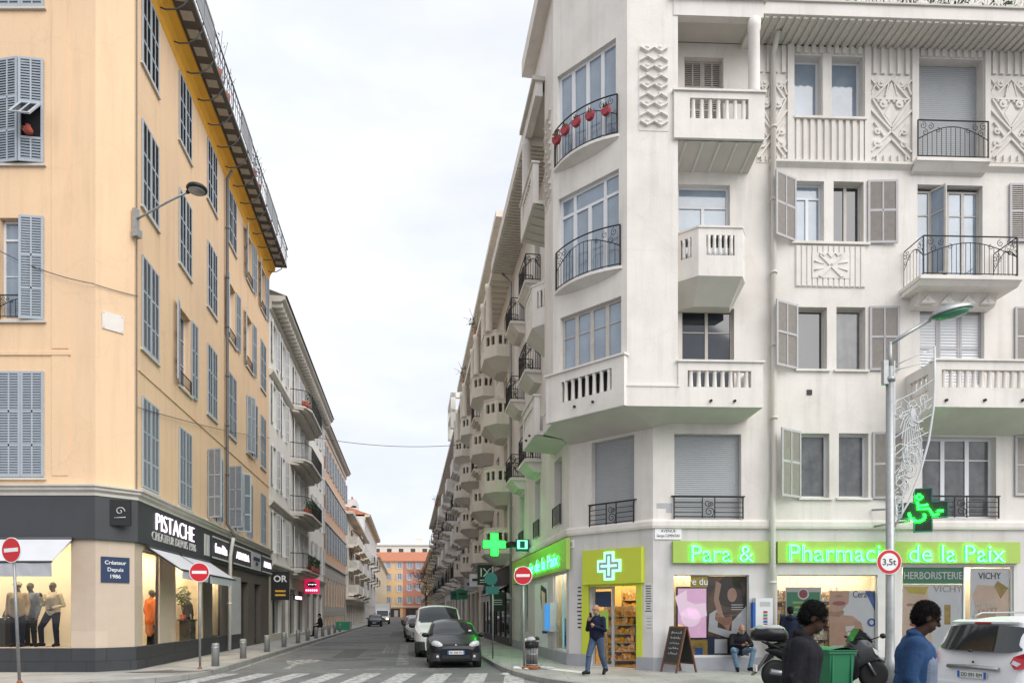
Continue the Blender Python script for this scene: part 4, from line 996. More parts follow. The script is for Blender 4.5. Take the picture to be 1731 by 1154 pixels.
# eaves slab with a ribbed soffit, terrace above
EO = .95
mb = MB(); a0 = RFo.s(1286)-.1
mb.box(a0, RE, -EO, .0, EAVE+.05, EAVE+.37, SB); mb.box(a0, RE, -EO-.05, -EO+.2, EAVE+.37, EAVE+.41, 'cornice_stone'); part('eaves_slab', mb, RB, RF.M)
mb = MB(); n = int((RE-a0)/.205)
for i in range(n): x = a0+(i+.5)*.205; mb.box(x-.055, x+.055, -EO+.05, 0, EAVE-.01, EAVE+.05, 'soffit')
part('ribbed_soffit', mb, RB, RF.M)
mb = MB(); mb.box(-RL-.02, sE-2.2, -EO-.05, 0, EAVE+.05, EAVE+.5, SB); n = int((RL-abs(sE)-2.2)/.205)
for i in range(n): x = -RL+.1+i*.205; mb.box(x-.05, x+.05, -EO, 0, EAVE-.01, EAVE+.05, 'soffit')
part('eaves_slab', mb, RB, RS.M)
mb = MB(); P = [RS.W(-RL, 0, 0), RS.W(0, 0, 0), CH.W(CHL, 0, 0), RF.W(RE, 0, 0), RF.W(RE, -12, 0), RS.W(-RL, -12, 0)]
mb.prism([(p.x, p.y) for p in P], EAVE+.06, EAVE+.36, 'roof_dark'); part('roof', mb, RB, Matrix())
mb = MB(); mb.box(RF.s(1290), RE, .9, 1.1, EAVE+.5, EAVE+2.6, SB); part('attic_wall', mb, RB, RF.M)
# street-side windows and balconies
for h in rsW:
    if h[3]-h[2] < 2.3: fill(RS, h, 'roller'); part('railing', iron_rail(h[1]-h[0]+.05, .62, 'plain'), RB, RS.T((h[0]+h[1])/2, h[2], .06)); continue
    fill(RS, h, 'w', cols=2, frame='frame_old', pane='pane', mid=(.7,))
    if h[0] < -4:
        mb = MB(); m = (h[0]+h[1])/2; mb.box(-.85, .85, -.62, 0, -.1, 0, SB); mb.prism([(-.6, -.1), (-.25, -.42), (0, -.45), (0, -.1)], -.75, .75, SB, 'x'); bl = part('balcony', mb, RB, RS.T(m, h[2], 0))
        rl_ = iron_rail(1.6, .95, 'arch'); rl_.v = [(x, y-.57, z) for x, y, z in rl_.v]
        for x in (-.8, .8):
            r2_ = iron_rail(.52, .95, 'arch'); r2_.v = [(x, -.31+xx, z) for xx, y, z in r2_.v]; merge(rl_, r2_)
        part('railing', rl_, bl)
# rain pipes
pipe(RB, RF, [(RF.s(1303), -.5, EAVE), (RF.s(1304), -.12, EAVE-.35), (RF.s(1306), -.12, RF.z(1306, 830)), (RF.s(1303), -.14, RF.z(1303, 848)), (RF.s(1303), -.14, .3)], .075, 'pipe_cream')
pipe(RB, RS, [(-RL+.1, -.5, EAVE), (-RL+.15, -.12, EAVE-.4), (-RL+.15, -.12, .3)], .06, 'galvanised')
mb = MB(); mb.box(-.07, .07, -.02, 0, -.07, .07, 'iron'); part('air_vent', mb, RB, RF.T(RF.s(1368), RF.z(1368, 663), 0))
# ================================================================ the houses further down the street
def eaves(parent, F, s0, s1, z, o, th=.3, m='cornice_stone', roof='roof_tile', modillion=0):
    mb = MB(); mb.prism([(0, z-.55), (-.10, z-.5), (-.14, z-.3), (-.14, z-.12), (-o*.75, z-.08), (-o, z+.05), (-o, z+th), (0, z+th)], s0, s1, m, 'x'); part('cornice', mb, parent, F.M)
    if modillion:
        n = int((s1-s0)/modillion); mb = MB().box(-.11, .11, -o*.8, -.14, z-.34, z-.09, m); b0 = None
        for i in range(n): M = F.T(s0+(i+.5)*modillion); b0 = dup(b0, parent, M) if b0 else part('modillion', mb, parent, M)
    mb = MB(); mb.add([(s0, -o-.1, z+th), (s1, -o-.1, z+th), (s1, 5, z+th+2.0), (s0, 5, z+th+2.0), (s1, 10, z+th), (s0, 10, z+th)], [(0, 1, 2, 3), (3, 2, 4, 5), (0, 3, 5), (1, 4, 2)], roof); part('roof', mb, parent, F.M)
def shell(parent, F, s0, s1, z1, holes, m, depth=10, z0=.0, bands=(), dep=.22):
    part('wall', wall_mb(s0, s1, z0, z1, holes, m, dep, bands=bands), parent, F.M)
    mb = MB()
    for s in (s0, s1): mb.quad((s, 0, z0), (s, depth, z0), (s, depth, z1), (s, 0, z1), m)
    mb.quad((s0, depth, z0), (s1, depth, z0), (s1, depth, z1), (s0, depth, z1), m); part('side_wall', mb, parent, F.M)
def slab_balcony(parent, F, s0, s1, z, o, rail='iron', m='cornice_stone', rnd_=0):
    mb = MB(); pl = [(s0, 0), (s0+rnd_*.25, -o*.75), (s0+rnd_, -o), (s1-rnd_, -o), (s1-rnd_*.25, -o*.75), (s1, 0)] if rnd_ else [(s0, 0), (s0, -o), (s1, -o), (s1, 0)]
    mb.prism(pl, z-.12, z, m); mb.prism([(x, y*.86) for x, y in pl], z-.24, z-.12, m); mb.prism([(x, y*.55) for x, y in pl], z-.4, z-.24, m); b = part('balcony', mb, parent, F.M)
    r_ = MB()
    if rail == 'iron':
        for p, q in zip(pl, pl[1:]):
            l = sqrt((p[0]-q[0])**2+(p[1]-q[1])**2); r_.tube([(p[0], p[1]*.96, z+1), (q[0], q[1]*.96, z+1)], .025, 'iron', 4); r_.tube([(p[0], p[1]*.96, z+.1), (q[0], q[1]*.96, z+.1)], .015, 'iron', 4)
            n = max(1, int(l/.16))
            for i in range(n): u = i/n; r_.tube([(p[0]+(q[0]-p[0])*u, (p[1]+(q[1]-p[1])*u)*.96, z), (p[0]+(q[0]-p[0])*u, (p[1]+(q[1]-p[1])*u)*.96, z+1)], .012, 'iron', 3, False)
    else:
        for p, q in zip(pl, pl[1:]):
            d = Vector((q[0]-p[0], q[1]-p[1])).normalized(); n_ = Vector((-d.y, d.x))*.1
            r_.add([(p[0], p[1], z), (q[0], q[1], z), (q[0], q[1], z+1), (p[0], p[1], z+1)], [(0, 1, 2, 3)], rail); r_.add([(p[0], p[1]*.9, z+1), (q[0], q[1]*.9, z+1), (q[0], q[1], z+1), (p[0], p[1], z+1)], [(0, 1, 2, 3)], rail)
            r_.add([(p[0], p[1]*.9, z), (q[0], q[1]*.9, z), (q[0], q[1]*.9, z+1), (p[0], p[1]*.9, z+1)], [(3, 2, 1, 0)], rail)
    part('railing', r_, b); return b

# --- white house with rounded balconies
s0, s1 = 19.02, 44
WB = thing('white_building', 'white building with bracketed cornice and round-ended balconies beside the yellow house', 'building', (*lsp(s0, 0), 0))
wc = [20.6, 23.6, 28.0, 30.0, 32.2, 37.0, 40.2, 42.6]; fl = [4.55, 8.2, 11.6, 15.0]
hs = [(c-.55, c+.55, z+(.5 if c < 25 or c > 35 else .05), z+2.75) for c in wc for z in fl]
gr = [(20.0, 22.6, .5, 3.2), (23.2, 25.2, .12, 3.2), (26, 28.6, .3, 3.2), (29.4, 32.4, .3, 3.2), (33.6, 36, .3, 3.2), (37, 40, .3, 3.2), (41, 43, .3, 3.2)]
shell(WB, LS, s0, s1, 18.5, hs+gr, 'stucco_pale', bands=[(0, 4.0, 'stucco_tan')])
for h in hs: fill(LS, h, 'w', WB, cols=2, frame='frame_white', pane='pane', mid=(.7,))
for h in hs:
    w, hh = h[1]-h[0], h[3]-h[2]
    shutter(WB, LS, h[0]-.02, h[2], w/2, hh, 170, m='frame_white', sl='shutter_grey', pitch=.12); shutter(WB, LS, h[1]+.02, h[2], w/2, hh, 168, True, m='frame_white', sl='shutter_grey', pitch=.12)
eaves(WB, LS, s0, s1, 18.6, .85, .22, 'cornice_stone', 'roof_dark', .62)
for z in (4.3, 7.7, 14.75):
    mb = MB(); mb.prism([(0, z-.25), (-.10, z-.2), (-.24, z), (-.24, z+.08), (0, z+.12)], s0, 26 if z > 5 else s1, 'cornice_stone', 'x'); part('string_course', mb, WB, LS.M)
for z in (8.15, 11.55, 14.95): slab_balcony(WB, LS, 26.0, 34.2, z, 1.2, 'iron', 'cornice_stone', 1.3)
slab_balcony(WB, LS, 26, 34.2, 4.5, 1.0, 'iron', 'cornice_stone', 1.0)
for s, z, n, lb in ((29, 8.2, 260, 'long green planting along the railing of the lower white balcony'), (30.5, 4.55, 160, 'dark green planting on the lowest balcony of the white house'), (28.2, 15, 80, 'few green pots on the top balcony of the white house')):
    mb = MB(); mb.box(-1.8, 1.8, -.2, .2, 0, .3, 'terracotta')
    for k in range(6): leaves(mb, (-1.6+k*.64, -.1, .62), (.4, .32, .38), n//6, ['foliage', 'foliage_deep'], .09, rnd)
    solo('balcony_planting', mb, lb, 'plant', LS.T(s, z, .85), 'plants on the balconies of the white house')
for h in gr:
    mb = MB(); mb.box(h[0], h[1], .17, .2, h[2], h[3], 'pane'); mb.box((h[0]+h[1])/2-.03, (h[0]+h[1])/2+.03, .14, .17, h[2], h[3], 'frame_dark'); mb.box(h[0], h[1], .14, .17, h[3]-.3, h[3]-.24, 'frame_dark'); part('shop_window', mb, WB, LS.M)
# --- orange house
s0, s1 = 44, 66.5
OB = thing('orange_building', 'salmon orange building with long rows of dark shutters above a grey stone ground floor', 'building', (*lsp(s0, 0), 0))
wc = [45.6+i*2.55 for i in range(9)]; fl = [7.3, 11.0, 14.7]
hs = [(c-.5, c+.5, z, z+2.3) for c in wc for z in fl]; gr = [(c-.5, c+.5, z, z+hh) for c in wc for z, hh in ((2.3, 2.6), (.5, .9))]
shell(OB, LS, s0, s1, 18.1, hs+gr, 'stucco_orange', bands=[(0, 6.1, 'stone_joint')])
for h in hs+gr: fill(LS, h, 'w', OB, cols=2, frame='frame_old', pane='pane')
for h in hs:
    shutter(OB, LS, h[0]-.02, h[2], .5, 2.3, 168, m='shutter_blue', sl='shutter_dark', pitch=.15); shutter(OB, LS, h[1]+.02, h[2], .5, 2.3, 166, True, m='shutter_blue', sl='shutter_dark', pitch=.15)
for z in (6.15, 9.8, 13.5): mb = MB(); mb.box(s0, s1, -.15, 0, z, z+.22, 'cornice_stone'); part('string_course', mb, OB, LS.M)
eaves(OB, LS, s0, s1, 18.15, .55, .15, 'cornice_stone', 'roof_tile')
# --- cream house with solid balconies, grey house behind it, the rest up to the far end
s0, s1 = 66.5, 104
CB = thing('cream_building', 'low cream building with stacked solid white balconies and open awnings down the street', 'building', (*lsp(s0, 0), 0))
wc = [69+i*3.4 for i in range(10)]; fl = [4.2, 7.3, 10.3]
hs = [(c-.7, c+.7, z+.1, z+2.3) for c in wc for z in fl]; gr = [(c-1.1, c+1.1, .15, 2.7) for c in wc]
shell(CB, LS, s0, s1, 13.6, hs+gr, 'stucco_cream')
for h in hs: fill(LS, h, 'w', CB, cols=2, frame='frame_old', pane='pane')
for h in gr: mb = MB(); mb.box(h[0], h[1], .15, .2, h[2], h[3], 'shutter_dark'); part('shop_window', mb, CB, LS.M)
mb = MB(); mb.box(s0, s1, -.9, 0, 3.3, 3.6, 'stucco_cream'); part('canopy', mb, CB, LS.M)
for z in fl:
    for a in (70.5, 82, 93): slab_balcony(CB, LS, a, a+8.5, z, 1.25, 'stucco_pale', 'stucco_cream')
for a, z in ((74, 12.6), (84, 12.6), (86, 9.7), (72.5, 9.7)):
    mb = MB(); mb.add([(a, -.1, z), (a+3.6, -.1, z), (a+3.6, -1.35, z-.75), (a, -1.35, z-.75), (a, -1.37, z-1.0), (a+3.6, -1.37, z-1.0)], [(0, 1, 2, 3), (3, 2, 5, 4)], 'awning_brown'if 'awning_brown' in MAT else 'stucco_orange'); part('balcony_awning', mb, CB, LS.M)
mb = MB(); mb.box(s0, s1, -.9, 10, 13.6, 13.95, 'cornice_stone'); mb.box(s0+2, s1, 1.0, 9, 13.95, 14.9, 'stucco_cream'); part('roof', mb, CB, LS.M)
s0, s1 = 104, 150
GB = thing('grey_building', 'tall grey building with chimneys and iron balconies near the far end of the street', 'building', (*lsp(s0, 0), 0))
wc = [107+i*3.6 for i in range(12)]; fl = [4.5, 7.8, 11.1, 14.4]
hs = [(c-.6, c+.6, z+.1, z+2.4) for c in wc for z in fl]
shell(GB, LS, s0, s1, 18.3, hs+[(c-1, c+1, .15, 3) for c in wc], 'stucco_grey')
for h in hs: fill(LS, h, 'w', GB, cols=2, frame='frame_old', pane='pane')
for c in wc: mb = MB(); mb.box(c-1, c+1, .15, .2, .15, 3, 'shutter_dark'); part('shop_window', mb, GB, LS.M)
for z in (7.8, 11.1):
    for a in (112, 124, 136): slab_balcony(GB, LS, a, a+5, z, 1.3, 'iron', 'cornice_stone')
eaves(GB, LS, s0, s1, 18.3, .9, .3, 'stucco_beige', 'roof_tile')
for a in (104.8, 107.4, 110.5): mb = MB(); mb.box(a, a+1.3, 1.5, 3, 18.4, 21.3, 'stucco_grey'); [mb.lathe([(.13, 0), (.1, .5)], 'terracotta', 8, (a+.25+.4*k, 2.2, 21.3)) for k in range(3)]; part('chimney', mb, GB, LS.M)
s0, s1 = 150, 232
FB = thing('pale_building', 'distant pale building before the end of the street on the left', 'building', (*lsp(s0, 0), 0))
hs = [(c-.6, c+.6, z, z+2.2) for c in [153+i*4.2 for i in range(18)] for z in (4.5, 7.8, 11)]
shell(FB, LS, s0, s1, 15, hs, 'stucco_beige')
for h in hs[::2]: mb = MB(); mb.box(h[0], h[1], .15, .2, h[2], h[3], 'shutter_dark'); part('window', mb, FB, LS.M)
eaves(FB, LS, s0, s1, 15, .6, .2)

# --- right side
def bow_balcony(w, p, h, m, slots=True):
    """three-sided solid balcony on a tapering underside; origin at wall, floor level"""
    mb = MB(); pl = [(-w/2, 0), (-w/2, -p*.55), (-w*.30, -p), (w*.30, -p), (w/2, -p*.55), (w/2, 0)]
    for (xa, ya), (xb, yb) in zip(pl, pl[1:]):
        l = sqrt((xb-xa)**2+(yb-ya)**2); ux, uy = (xb-xa)/l, (yb-ya)/l; nx, ny = (uy, -ux)
        if (0-xa)*nx+(-p*.3-ya)*ny < 0: nx, ny = -nx, -ny
        def seg(u0, u1, z0, z1):
            q = [(xa+ux*u0, ya+uy*u0), (xa+ux*u1, ya+uy*u1)]; q += [(q[1][0]+nx*.1, q[1][1]+ny*.1), (q[0][0]+nx*.1, q[0][1]+ny*.1)]; mb.prism(q, z0, z1, m)
        if slots and l > .5:
            seg(0, l, -.12, h*.42); seg(0, l, h*.82, h); k = .16 if l < 1 else .22
            seg(0, l*k, h*.42, h*.82); seg(l*(1-k), l, h*.42, h*.82)
            n = 2 if l < 1 else 4
            for j in range(1, n): u = l*(k+(1-2*k)*j/n); seg(u-.05, u+.05, h*.42, h*.82)
        else: seg(0, l, -.12, h)
    mb.prism([(x*1.02, y*1.03) for x, y in pl], h, h+.05, m)
    q = [(x*.55, y*.45) for x, y in pl]; n = len(pl)
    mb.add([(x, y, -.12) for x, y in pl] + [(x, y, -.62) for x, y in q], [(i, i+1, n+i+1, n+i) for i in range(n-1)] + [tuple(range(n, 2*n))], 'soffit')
    return mb
def right_house(name, label, t0, t1, zt, m, cols, bcols, fl, iron=(), top='slab', gz=3.9, style='bow', sh=False):
    B = thing(name, label, 'building', (*rsp(t0, 0), 0))
    hs = [(-t-.6, -t+.6, z+.05, z+2.45) for t in cols for z in fl]; gr = [(-t-1.3, -t+1.3, .3, 3.1) for t in cols]
    shell(B, RS, -t1, -t0, zt, hs+gr, m)
    for h in hs: fill(RS, h, 'w', B, cols=2, frame='frame_old', pane='pane', mid=(.7,))
    for h in gr: mb = MB(); mb.box(h[0], h[1], .14, .2, h[2], h[3], 'frame_dark'); mb.box(h[0]+.08, h[1]-.08, .12, .14, h[2]+.1, h[3]-.1, 'pane'); part('shop_window', mb, B, RS.M)
    for h in hs if sh else ():
        shutter(B, RS, h[0]-.02, h[2], .6, 2.4, 168, m='shutter_grey', sl=sh, pitch=.14); shutter(B, RS, h[1]+.02, h[2], .6, 2.4, 166, True, m='shutter_grey', sl=sh, pitch=.14)
    mb = MB(); mb.box(-t1, -t0, -.12, 0, gz, gz+.25, 'cornice_stone'); part('string_course', mb, B, RS.M)
    b0 = None
    for z in fl:
        for t in bcols:
            if style != 'bow': slab_balcony(B, RS, -t-1.6, -t+1.6, z, 1.05, style if fl.index(z) % 2 else 'iron', m); continue
            M = RS.T(-t, z); b0 = dup(b0, B, M) if b0 else part('balcony', bow_balcony(2.9, 1.15, 1.05, m), B, M)
        for t in iron: slab_balcony(B, RS, -t-.9, -t+.9, z, .7, 'iron', m)
    if top == 'slab':
        mb = MB(); mb.box(-t1, -t0, -.95, .3, zt-.02, zt+.28, m)
        n = int((t1-t0)/.6)
        for i in range(n): mb.box(-t1+(i+.2)*.6, -t1+(i+.5)*.6, -.9, 0, zt-.06, zt-.02, 'soffit')
        part('eaves_slab', mb, B, RS.M)
    mb = MB(); mb.box(-t1, -t0, 0, 10, zt, zt+.3, 'roof_dark'); part('roof', mb, B, RS.M)
    return B
B2 = right_house('apartment_building', 'pale apartment block with tapered balconies and top floor columns right beside the pharmacy house', 11.5, 38.3, 17.2, 'stucco_cream', [13.9, 17, 20.1, 24.5, 28.6, 31.7, 35.4], [13.9, 20.1, 28.6, 35.4], [4.6, 7.5, 10.7, 13.9], (24.5,))
c0 = None; cm = MB().lathe([(.19, 0), (.16, .08), (.15, 1.9), (.19, 2.0), (.19, 2.25)], 'stucco_cream', 14)
for t in (12.8, 15, 19, 21.2, 27.5, 29.7, 34.3, 36.5):
    M = RS.T(-t, 14.98, .95); c0 = dup(c0, B2, M) if c0 else part('column', cm, B2, M)
mb = MB(); mb.box(-38, -11.7, -.75, .1, 19.9, 20.2, 'stucco_cream'); mb.box(-37.6, -12, .5, 9, 17.4, 20.0, 'stucco_cream'); part('attic', mb, B2, RS.M)
mb = MB(); mb.add([(-11, -.6, 18.6), (-7.5, -.6, 18.6), (-7.5, .6, 19.6), (-11, .6, 19.6), (-11, -.62, 18.35), (-7.5, -.62, 18.35)], [(0, 1, 2, 3), (4, 5, 1, 0)], 'pot_red')
mb.tube([(-11, -.55, 18.6), (-11, .5, 18.6)], .03, 'iron', 5); mb.tube([(-7.5, -.55, 18.6), (-7.5, .5, 18.6)], .03, 'iron', 5)
solo('roof_awning', mb, 'dark red awning pulled out on the roof terrace of the art deco corner house', 'awning', RS.M)
B3 = right_house('apartment_building', 'grey white apartment block whose roof carries an open square pergola tower', 38.3, 72, 17.0, 'stucco_pale', [41, 45.5, 50, 54.5, 59, 63.5, 68], [41, 50, 59, 68], [4.6, 7.6, 10.6, 13.7], (63.5,), style='stucco_pale', sh='shutter_wood')
mb = MB()
for x in (-43.5, -39.3):
    for y in (-1.0, 1.2): mb.box(x-.2, x+.2, y-.2, y+.2, 17.2, 20.2, 'stucco_pale')
for y in (-1.0, 1.2): mb.box(-43.7, -39.1, y-.2, y+.2, 19.8, 20.2, 'stucco_pale'); mb.box(-43.7, -39.1, y-.18, y+.18, 18.55, 18.8, 'stucco_pale')
for x in (-43.5, -39.3): mb.box(x-.2, x+.2, -.8, 1.0, 19.8, 20.19, 'stucco_pale'); mb.box(x-.18, x+.18, -.8, 1.0, 18.55, 18.8, 'stucco_pale')
part('pergola', mb, B3, RS.M)
B4 = right_house('apartment_building', 'far greyish apartment block with plants trailing over its upper balconies', 72, 112, 17.2, 'stucco_tan', [75+i*4.3 for i in range(9)], [79.3, 87.9, 96.5, 105.1], [4.4, 7.4, 10.4, 13.4], (75, 92.2), style='iron', sh='shutter_blue')
s = 0
B5 = thing('beige_building', 'low beige tiled building with dark balconies at the far right end', 'building', (*rsp(112, 0), 0))
hs = [(-t-.7, -t+.7, z, z+2.2) for t in [115+i*5 for i in range(22)] for z in (4, 7.2, 10.4)]
shell(B5, RS, -226, -112, 13.2, hs, 'stucco_beige')
for h in hs[::2]: mb = MB(); mb.box(h[0], h[1], .15, .2, h[2], h[3], 'shutter_dark'); part('window', mb, B5, RS.M)
for t in (118, 132, 150, 172):
    for z in (4, 7.2, 10.4): slab_balcony(B5, RS, -t-6, -t, z, 1.2, 'iron', 'stucco_beige')
eaves(B5, RS, -226, -112, 13.2, .8, .25, 'stucco_beige')
rnd = random.Random(11)
for t, z, lb in ((76, 16.2, 'spiky plant trailing from the topmost far balcony against the sky'), (88, 13.9, 'bushy plant on a far right balcony below the topmost plant'), (20.3, 17.6, 'thin straggly plant growing on the edge slab of the right roof'), (29, 17.6, 'dry twiggy plant further along the edge slab of the right roof')):
    mb = MB(); mb.lathe([(.15, 0), (.2, .35)], 'terracotta', 8); leaves(mb, (0, 0, .8), (.5, .5, .6), 50, ['foliage', 'foliage_pale'], .09, rnd)
    for k in range(8): a = k*.8; mb.tube([(0, 0, .3), (.4*cos(a), .4*sin(a), 1.0), (.8*cos(a), .8*sin(a), 1.2+.3*sin(k))], .012, 'twig', 3, False)
    solo('balcony_plant', mb, lb, 'plant', RS.T(-t, z, 1.0 if t > 60 else .8), 'plants high on the right side of the street')
# --- the end of the street
EN = Frame(-60, 252, 1, 0)
def end_house(name, label, x0, x1, m, cx, rows, ye):
    a, b = EN.s(x0), EN.s(x1); ze = EN.z(680, ye); B = thing(name, label, 'building', (EN.W((a+b)/2, 0, 0)))
    hs = []
    for x in cx:
        for y in rows: c = EN.s(x); z = EN.z(x, y); hs.append((c-.65, c+.65, z-1.1, z+1.1))
    gz = EN.z(680, 1026)
    shell(B, EN, a, b, ze, hs+[(a+1, b-1, .1, gz-.4)], m, 10)
    for h in hs:
        window(B, EN, (h[0]+h[1])/2, h[2], 1.3, 2.2, o=-.15, cols=2, frame='frame_white', pane='pane_sky')
        for sg, x in ((1, h[0]-.02), (-1, h[1]+.02)): shutter(B, EN, x, h[2], .65, 2.2, 172, sg < 0, m='shutter_blue' if 'red' in name else 'frame_white', sl='shutter_blue', pitch=.2)
        mb = MB(); mb.box(h[0]-.2, h[1]+.2, -.1, 0, h[2]-.3, h[2]-.02, 'cornice_stone'); part('sill', mb, B, EN.M)
    mb = MB(); mb.box(a, b, -.25, 0, gz, gz+.35, 'cornice_stone'); part('string_course', mb, B, EN.M)
    mb = MB(); mb.box(a+1, b-1, .12, .2, .1, gz-.4, 'frame_dark')
    n = 4
    for i in range(n): x = a+1+(b-a-2)*(i+.5)/n; mb.box(x-.7, x+.7, .08, .12, .3, gz-1.0, 'paper_grey' if i % 2 else 'pane')
    part('shop_front', mb, B, EN.M)
    zr = EN.z(680, ye-15)
    mb = MB(); mb.add([(a, -.7, ze), (b, -.7, ze), (b, 6, zr+.6), (a, 6, zr+.6), (b, -.7, ze+.2), (a, -.7, ze+.2)], [(5, 4, 2, 3), (0, 1, 4, 5), (0, 5, 3), (1, 2, 4)], 'roof_tile'); part('roof', mb, B, EN.M)
    return B
end_house('amber_building', 'amber yellow building with red tiled roof closing the end of the street', 618, 681, 'stucco_amber', (637, 656, 675), (955, 974, 994, 1014), 948)
end_house('red_building', 'brick red building with tiled roof beside the amber one closing the street', 681, 745, 'stucco_red', (692.5, 708, 724), (955, 974, 992, 1013), 948)
E2 = Frame(-60, 300, 1, 0); a, b = E2.s(610), E2.s(770); z = E2.z(680, 922)
PB = thing('rooftop_building', 'long pale flat roofed building rising behind the red tiled roofs', 'building', E2.W((a+b)/2, 0, 0))
part('wall', wall_mb(a, b, 0, z, [(a+6+i*5, a+8+i*5, z-3, z-1.2) for i in range(7)], 'stucco_cream', .3), PB, E2.M)
mb = MB(); mb.box(a, b, -.4, 12, z, z+.5, 'cornice_stone'); mb.box(E2.s(700), E2.s(712), 2, 5, z+.5, z+3.4, 'stucco_pale'); part('roof', mb, PB, E2.M)
mb = MB()
for i in range(7): mb.box(a+6+i*5, a+8+i*5, .25, .3, z-3, z-1.2, 'pane')
part('window_strip', mb, PB, E2.M)
# bare street tree at the far end
rnd = random.Random(5)
def bare_tree(M, h, label):
    t = thing('bare_tree', label, 'tree', M=M)
    mb = MB(); mb.tube([(0, 0, 0), (.1, 0, h*.2), (0, .05, h*.38)], [.28, .2, .16], 'bark', 8); part('trunk', mb, t)
    cr_ = MB()
    def grow(p, d, l, r, k):
        q = p+d*l; cr_.tube([p, (p+q)/2+Vector((rnd.gauss(0, .05*l), rnd.gauss(0, .05*l), 0)), q], [r, r*.85, r*.7], 'twig', 4 if k > 1 else 3, False)
        if k == 0: return
        for _ in range(3 if k > 2 else 4):
            e = (d+Vector((rnd.gauss(0, .55), rnd.gauss(0, .55), rnd.gauss(.12, .35)))).normalized(); grow(q, e, l*rnd.uniform(.62, .85), r*.6, k-1)
    for k in range(5): a = k*1.26; grow(Vector((0, .05, h*.38)), Vector((cos(a)*.6, sin(a)*.6, .8)).normalized(), h*.2, .1, 4)
    part('crown', cr_, t)
bare_tree(RS.T(-132, .12, 1.0), 12.5, 'bare reddish street tree at the far end in front of the red building')
# dark shop fronts on the ground floor next to the pharmacy
for k, (ta, tb) in enumerate(((11.9, 17.6), (18.2, 23.5))):
    mb = MB(); a, b = -tb, -ta; mb.box(a, b, -.10, 0, 3.05, 3.85, 'sign_black'); mb.box(a, b, -.06, 0, .12, .5, 'frame_dark')
    for u in (0, .33, .66, 1): x = a+(b-a-.14)*u; mb.box(x, x+.14, -.07, 0, .5, 3.05, 'frame_dark')
    mb.quad((a, -.02, .5), (b, -.02, .5), (b, -.02, 3.05), (a, -.02, 3.05), 'pane'); part('dark_shop_front', mb, B2, RS.M)
# ================================================================ pharmacy shop front
mat('yellow_print', (.65, .52, .06), .6, var=.12)
mat('pharm_wall', (.78, .66, .40), .8, var=.08, scale=2)
mat('pharm_floor', (.45, .33, .18), .5, var=.15)
mat('pharm_lamp', (1, .8, .5), .5, var=0, emit=(1.0, .66, .26), es=11)
mat('product_a', (.75, .35, .05), .5, var=.45, scale=9, c2=(.7, .68, .6), c2scale=11, c2lo=.45, c2hi=.5)
mat('product_b', (.68, .60, .42), .5, var=.4, scale=12, c2=(.55, .12, .05), c2scale=9, c2lo=.52, c2hi=.56)
mat('product_c', (.70, .46, .04), .5, var=.3, scale=10, c2=(.10, .08, .2), c2scale=8, c2lo=.58, c2hi=.62)
mat('steel_door', (.40, .41, .42), .4, var=.05)
# the room behind the corner door
P = [RS.W(-3.2, -.4, 0), Vector((2.25, 21.35, 0)), Vector((3.95, 19.75, 0)), RF.W(3.0, -.5, 0), RF.W(3.0, -6.2, 0), RS.W(-3.2, -5.2, 0)]
mb = MB(); mb.add([(p.x, p.y, .127) for p in P], [tuple(range(6))], 'pharm_floor'); mb.add([(p.x, p.y, 3.5) for p in P], [tuple(range(6))[::-1]], 'pharm_wall')
for i in (2, 3, 4, 5):
    p, q = P[i], P[(i+1) % 6]; mb.add([(p.x, p.y, .127), (q.x, q.y, .127), (q.x, q.y, 3.5), (p.x, p.y, 3.5)], [(0, 1, 2, 3)], 'pharm_wall')
rm = part('shop_interior', mb, RB, Matrix())
lm = MB()
for x, y in ((3.1, 22.0), (4.3, 22.4), (3.6, 24.0), (5.2, 23.6)): lm.box(x-.35, x+.35, y-.35, y+.35, 3.40, 3.44, 'pharm_lamp')
part('ceiling_light', lm, rm)
rnd = random.Random(21)
def product_shelf(M, w, h, n, label):
    t = thing('display_shelf', label, 'shelf', M=M, group='stocked shelves inside the pharmacy door')
    mb = MB(); mb.box(-w/2, w/2, .0, .03, 0, h, 'white_metal')
    for sx in (-w/2, w/2-.03): mb.box(sx, sx+.03, -.32, 0, 0, h, 'white_metal')
    for k in range(n): z = .1+(h-.15)*k/n; mb.box(-w/2, w/2, -.33, 0, z, z+.025, 'white_metal')
    part('rack', mb, t)
    for k in range(n):
        z = .126+(h-.15)*k/n; x = -w/2+.05; mb = MB(); gap = (h-.15)/n
        while x < w/2-.1:
            ww = rnd.uniform(.05, .12); hh = gap*rnd.uniform(.45, .85); mb.box(x, x+ww, -.30, -.06, z, z+hh, rnd.choice(('product_a', 'product_b', 'product_c', 'product_a'))); x += ww+.012
        tag(part('product_row', mb, t), kind='stuff')
    return t
product_shelf(Matrix.Translation((3.28, 21.75, .13)) @ Matrix.Rotation(R(8), 4, 'Z'), .95, 1.75, 6, 'wheeled display rack of orange lit products just inside the pharmacy door')
product_shelf(Matrix.Translation((3.9, 25.2, .13)) @ Matrix.Rotation(R(2), 4, 'Z'), 2.6, 2.6, 7, 'tall wall shelf of products at the back of the pharmacy')
product_shelf(Matrix.Translation((4.25, 22.6, .13)) @ Matrix.Rotation(R(-60), 4, 'Z'), 1.6, 2.3, 7, 'side shelf of products on the right inside the pharmacy door')
product_shelf(RF.T(RF.s(1358), S2[2]+.02, -.62), 2.2, 1.9, 5, 'product shelf seen behind the green poster in the middle pharmacy window')
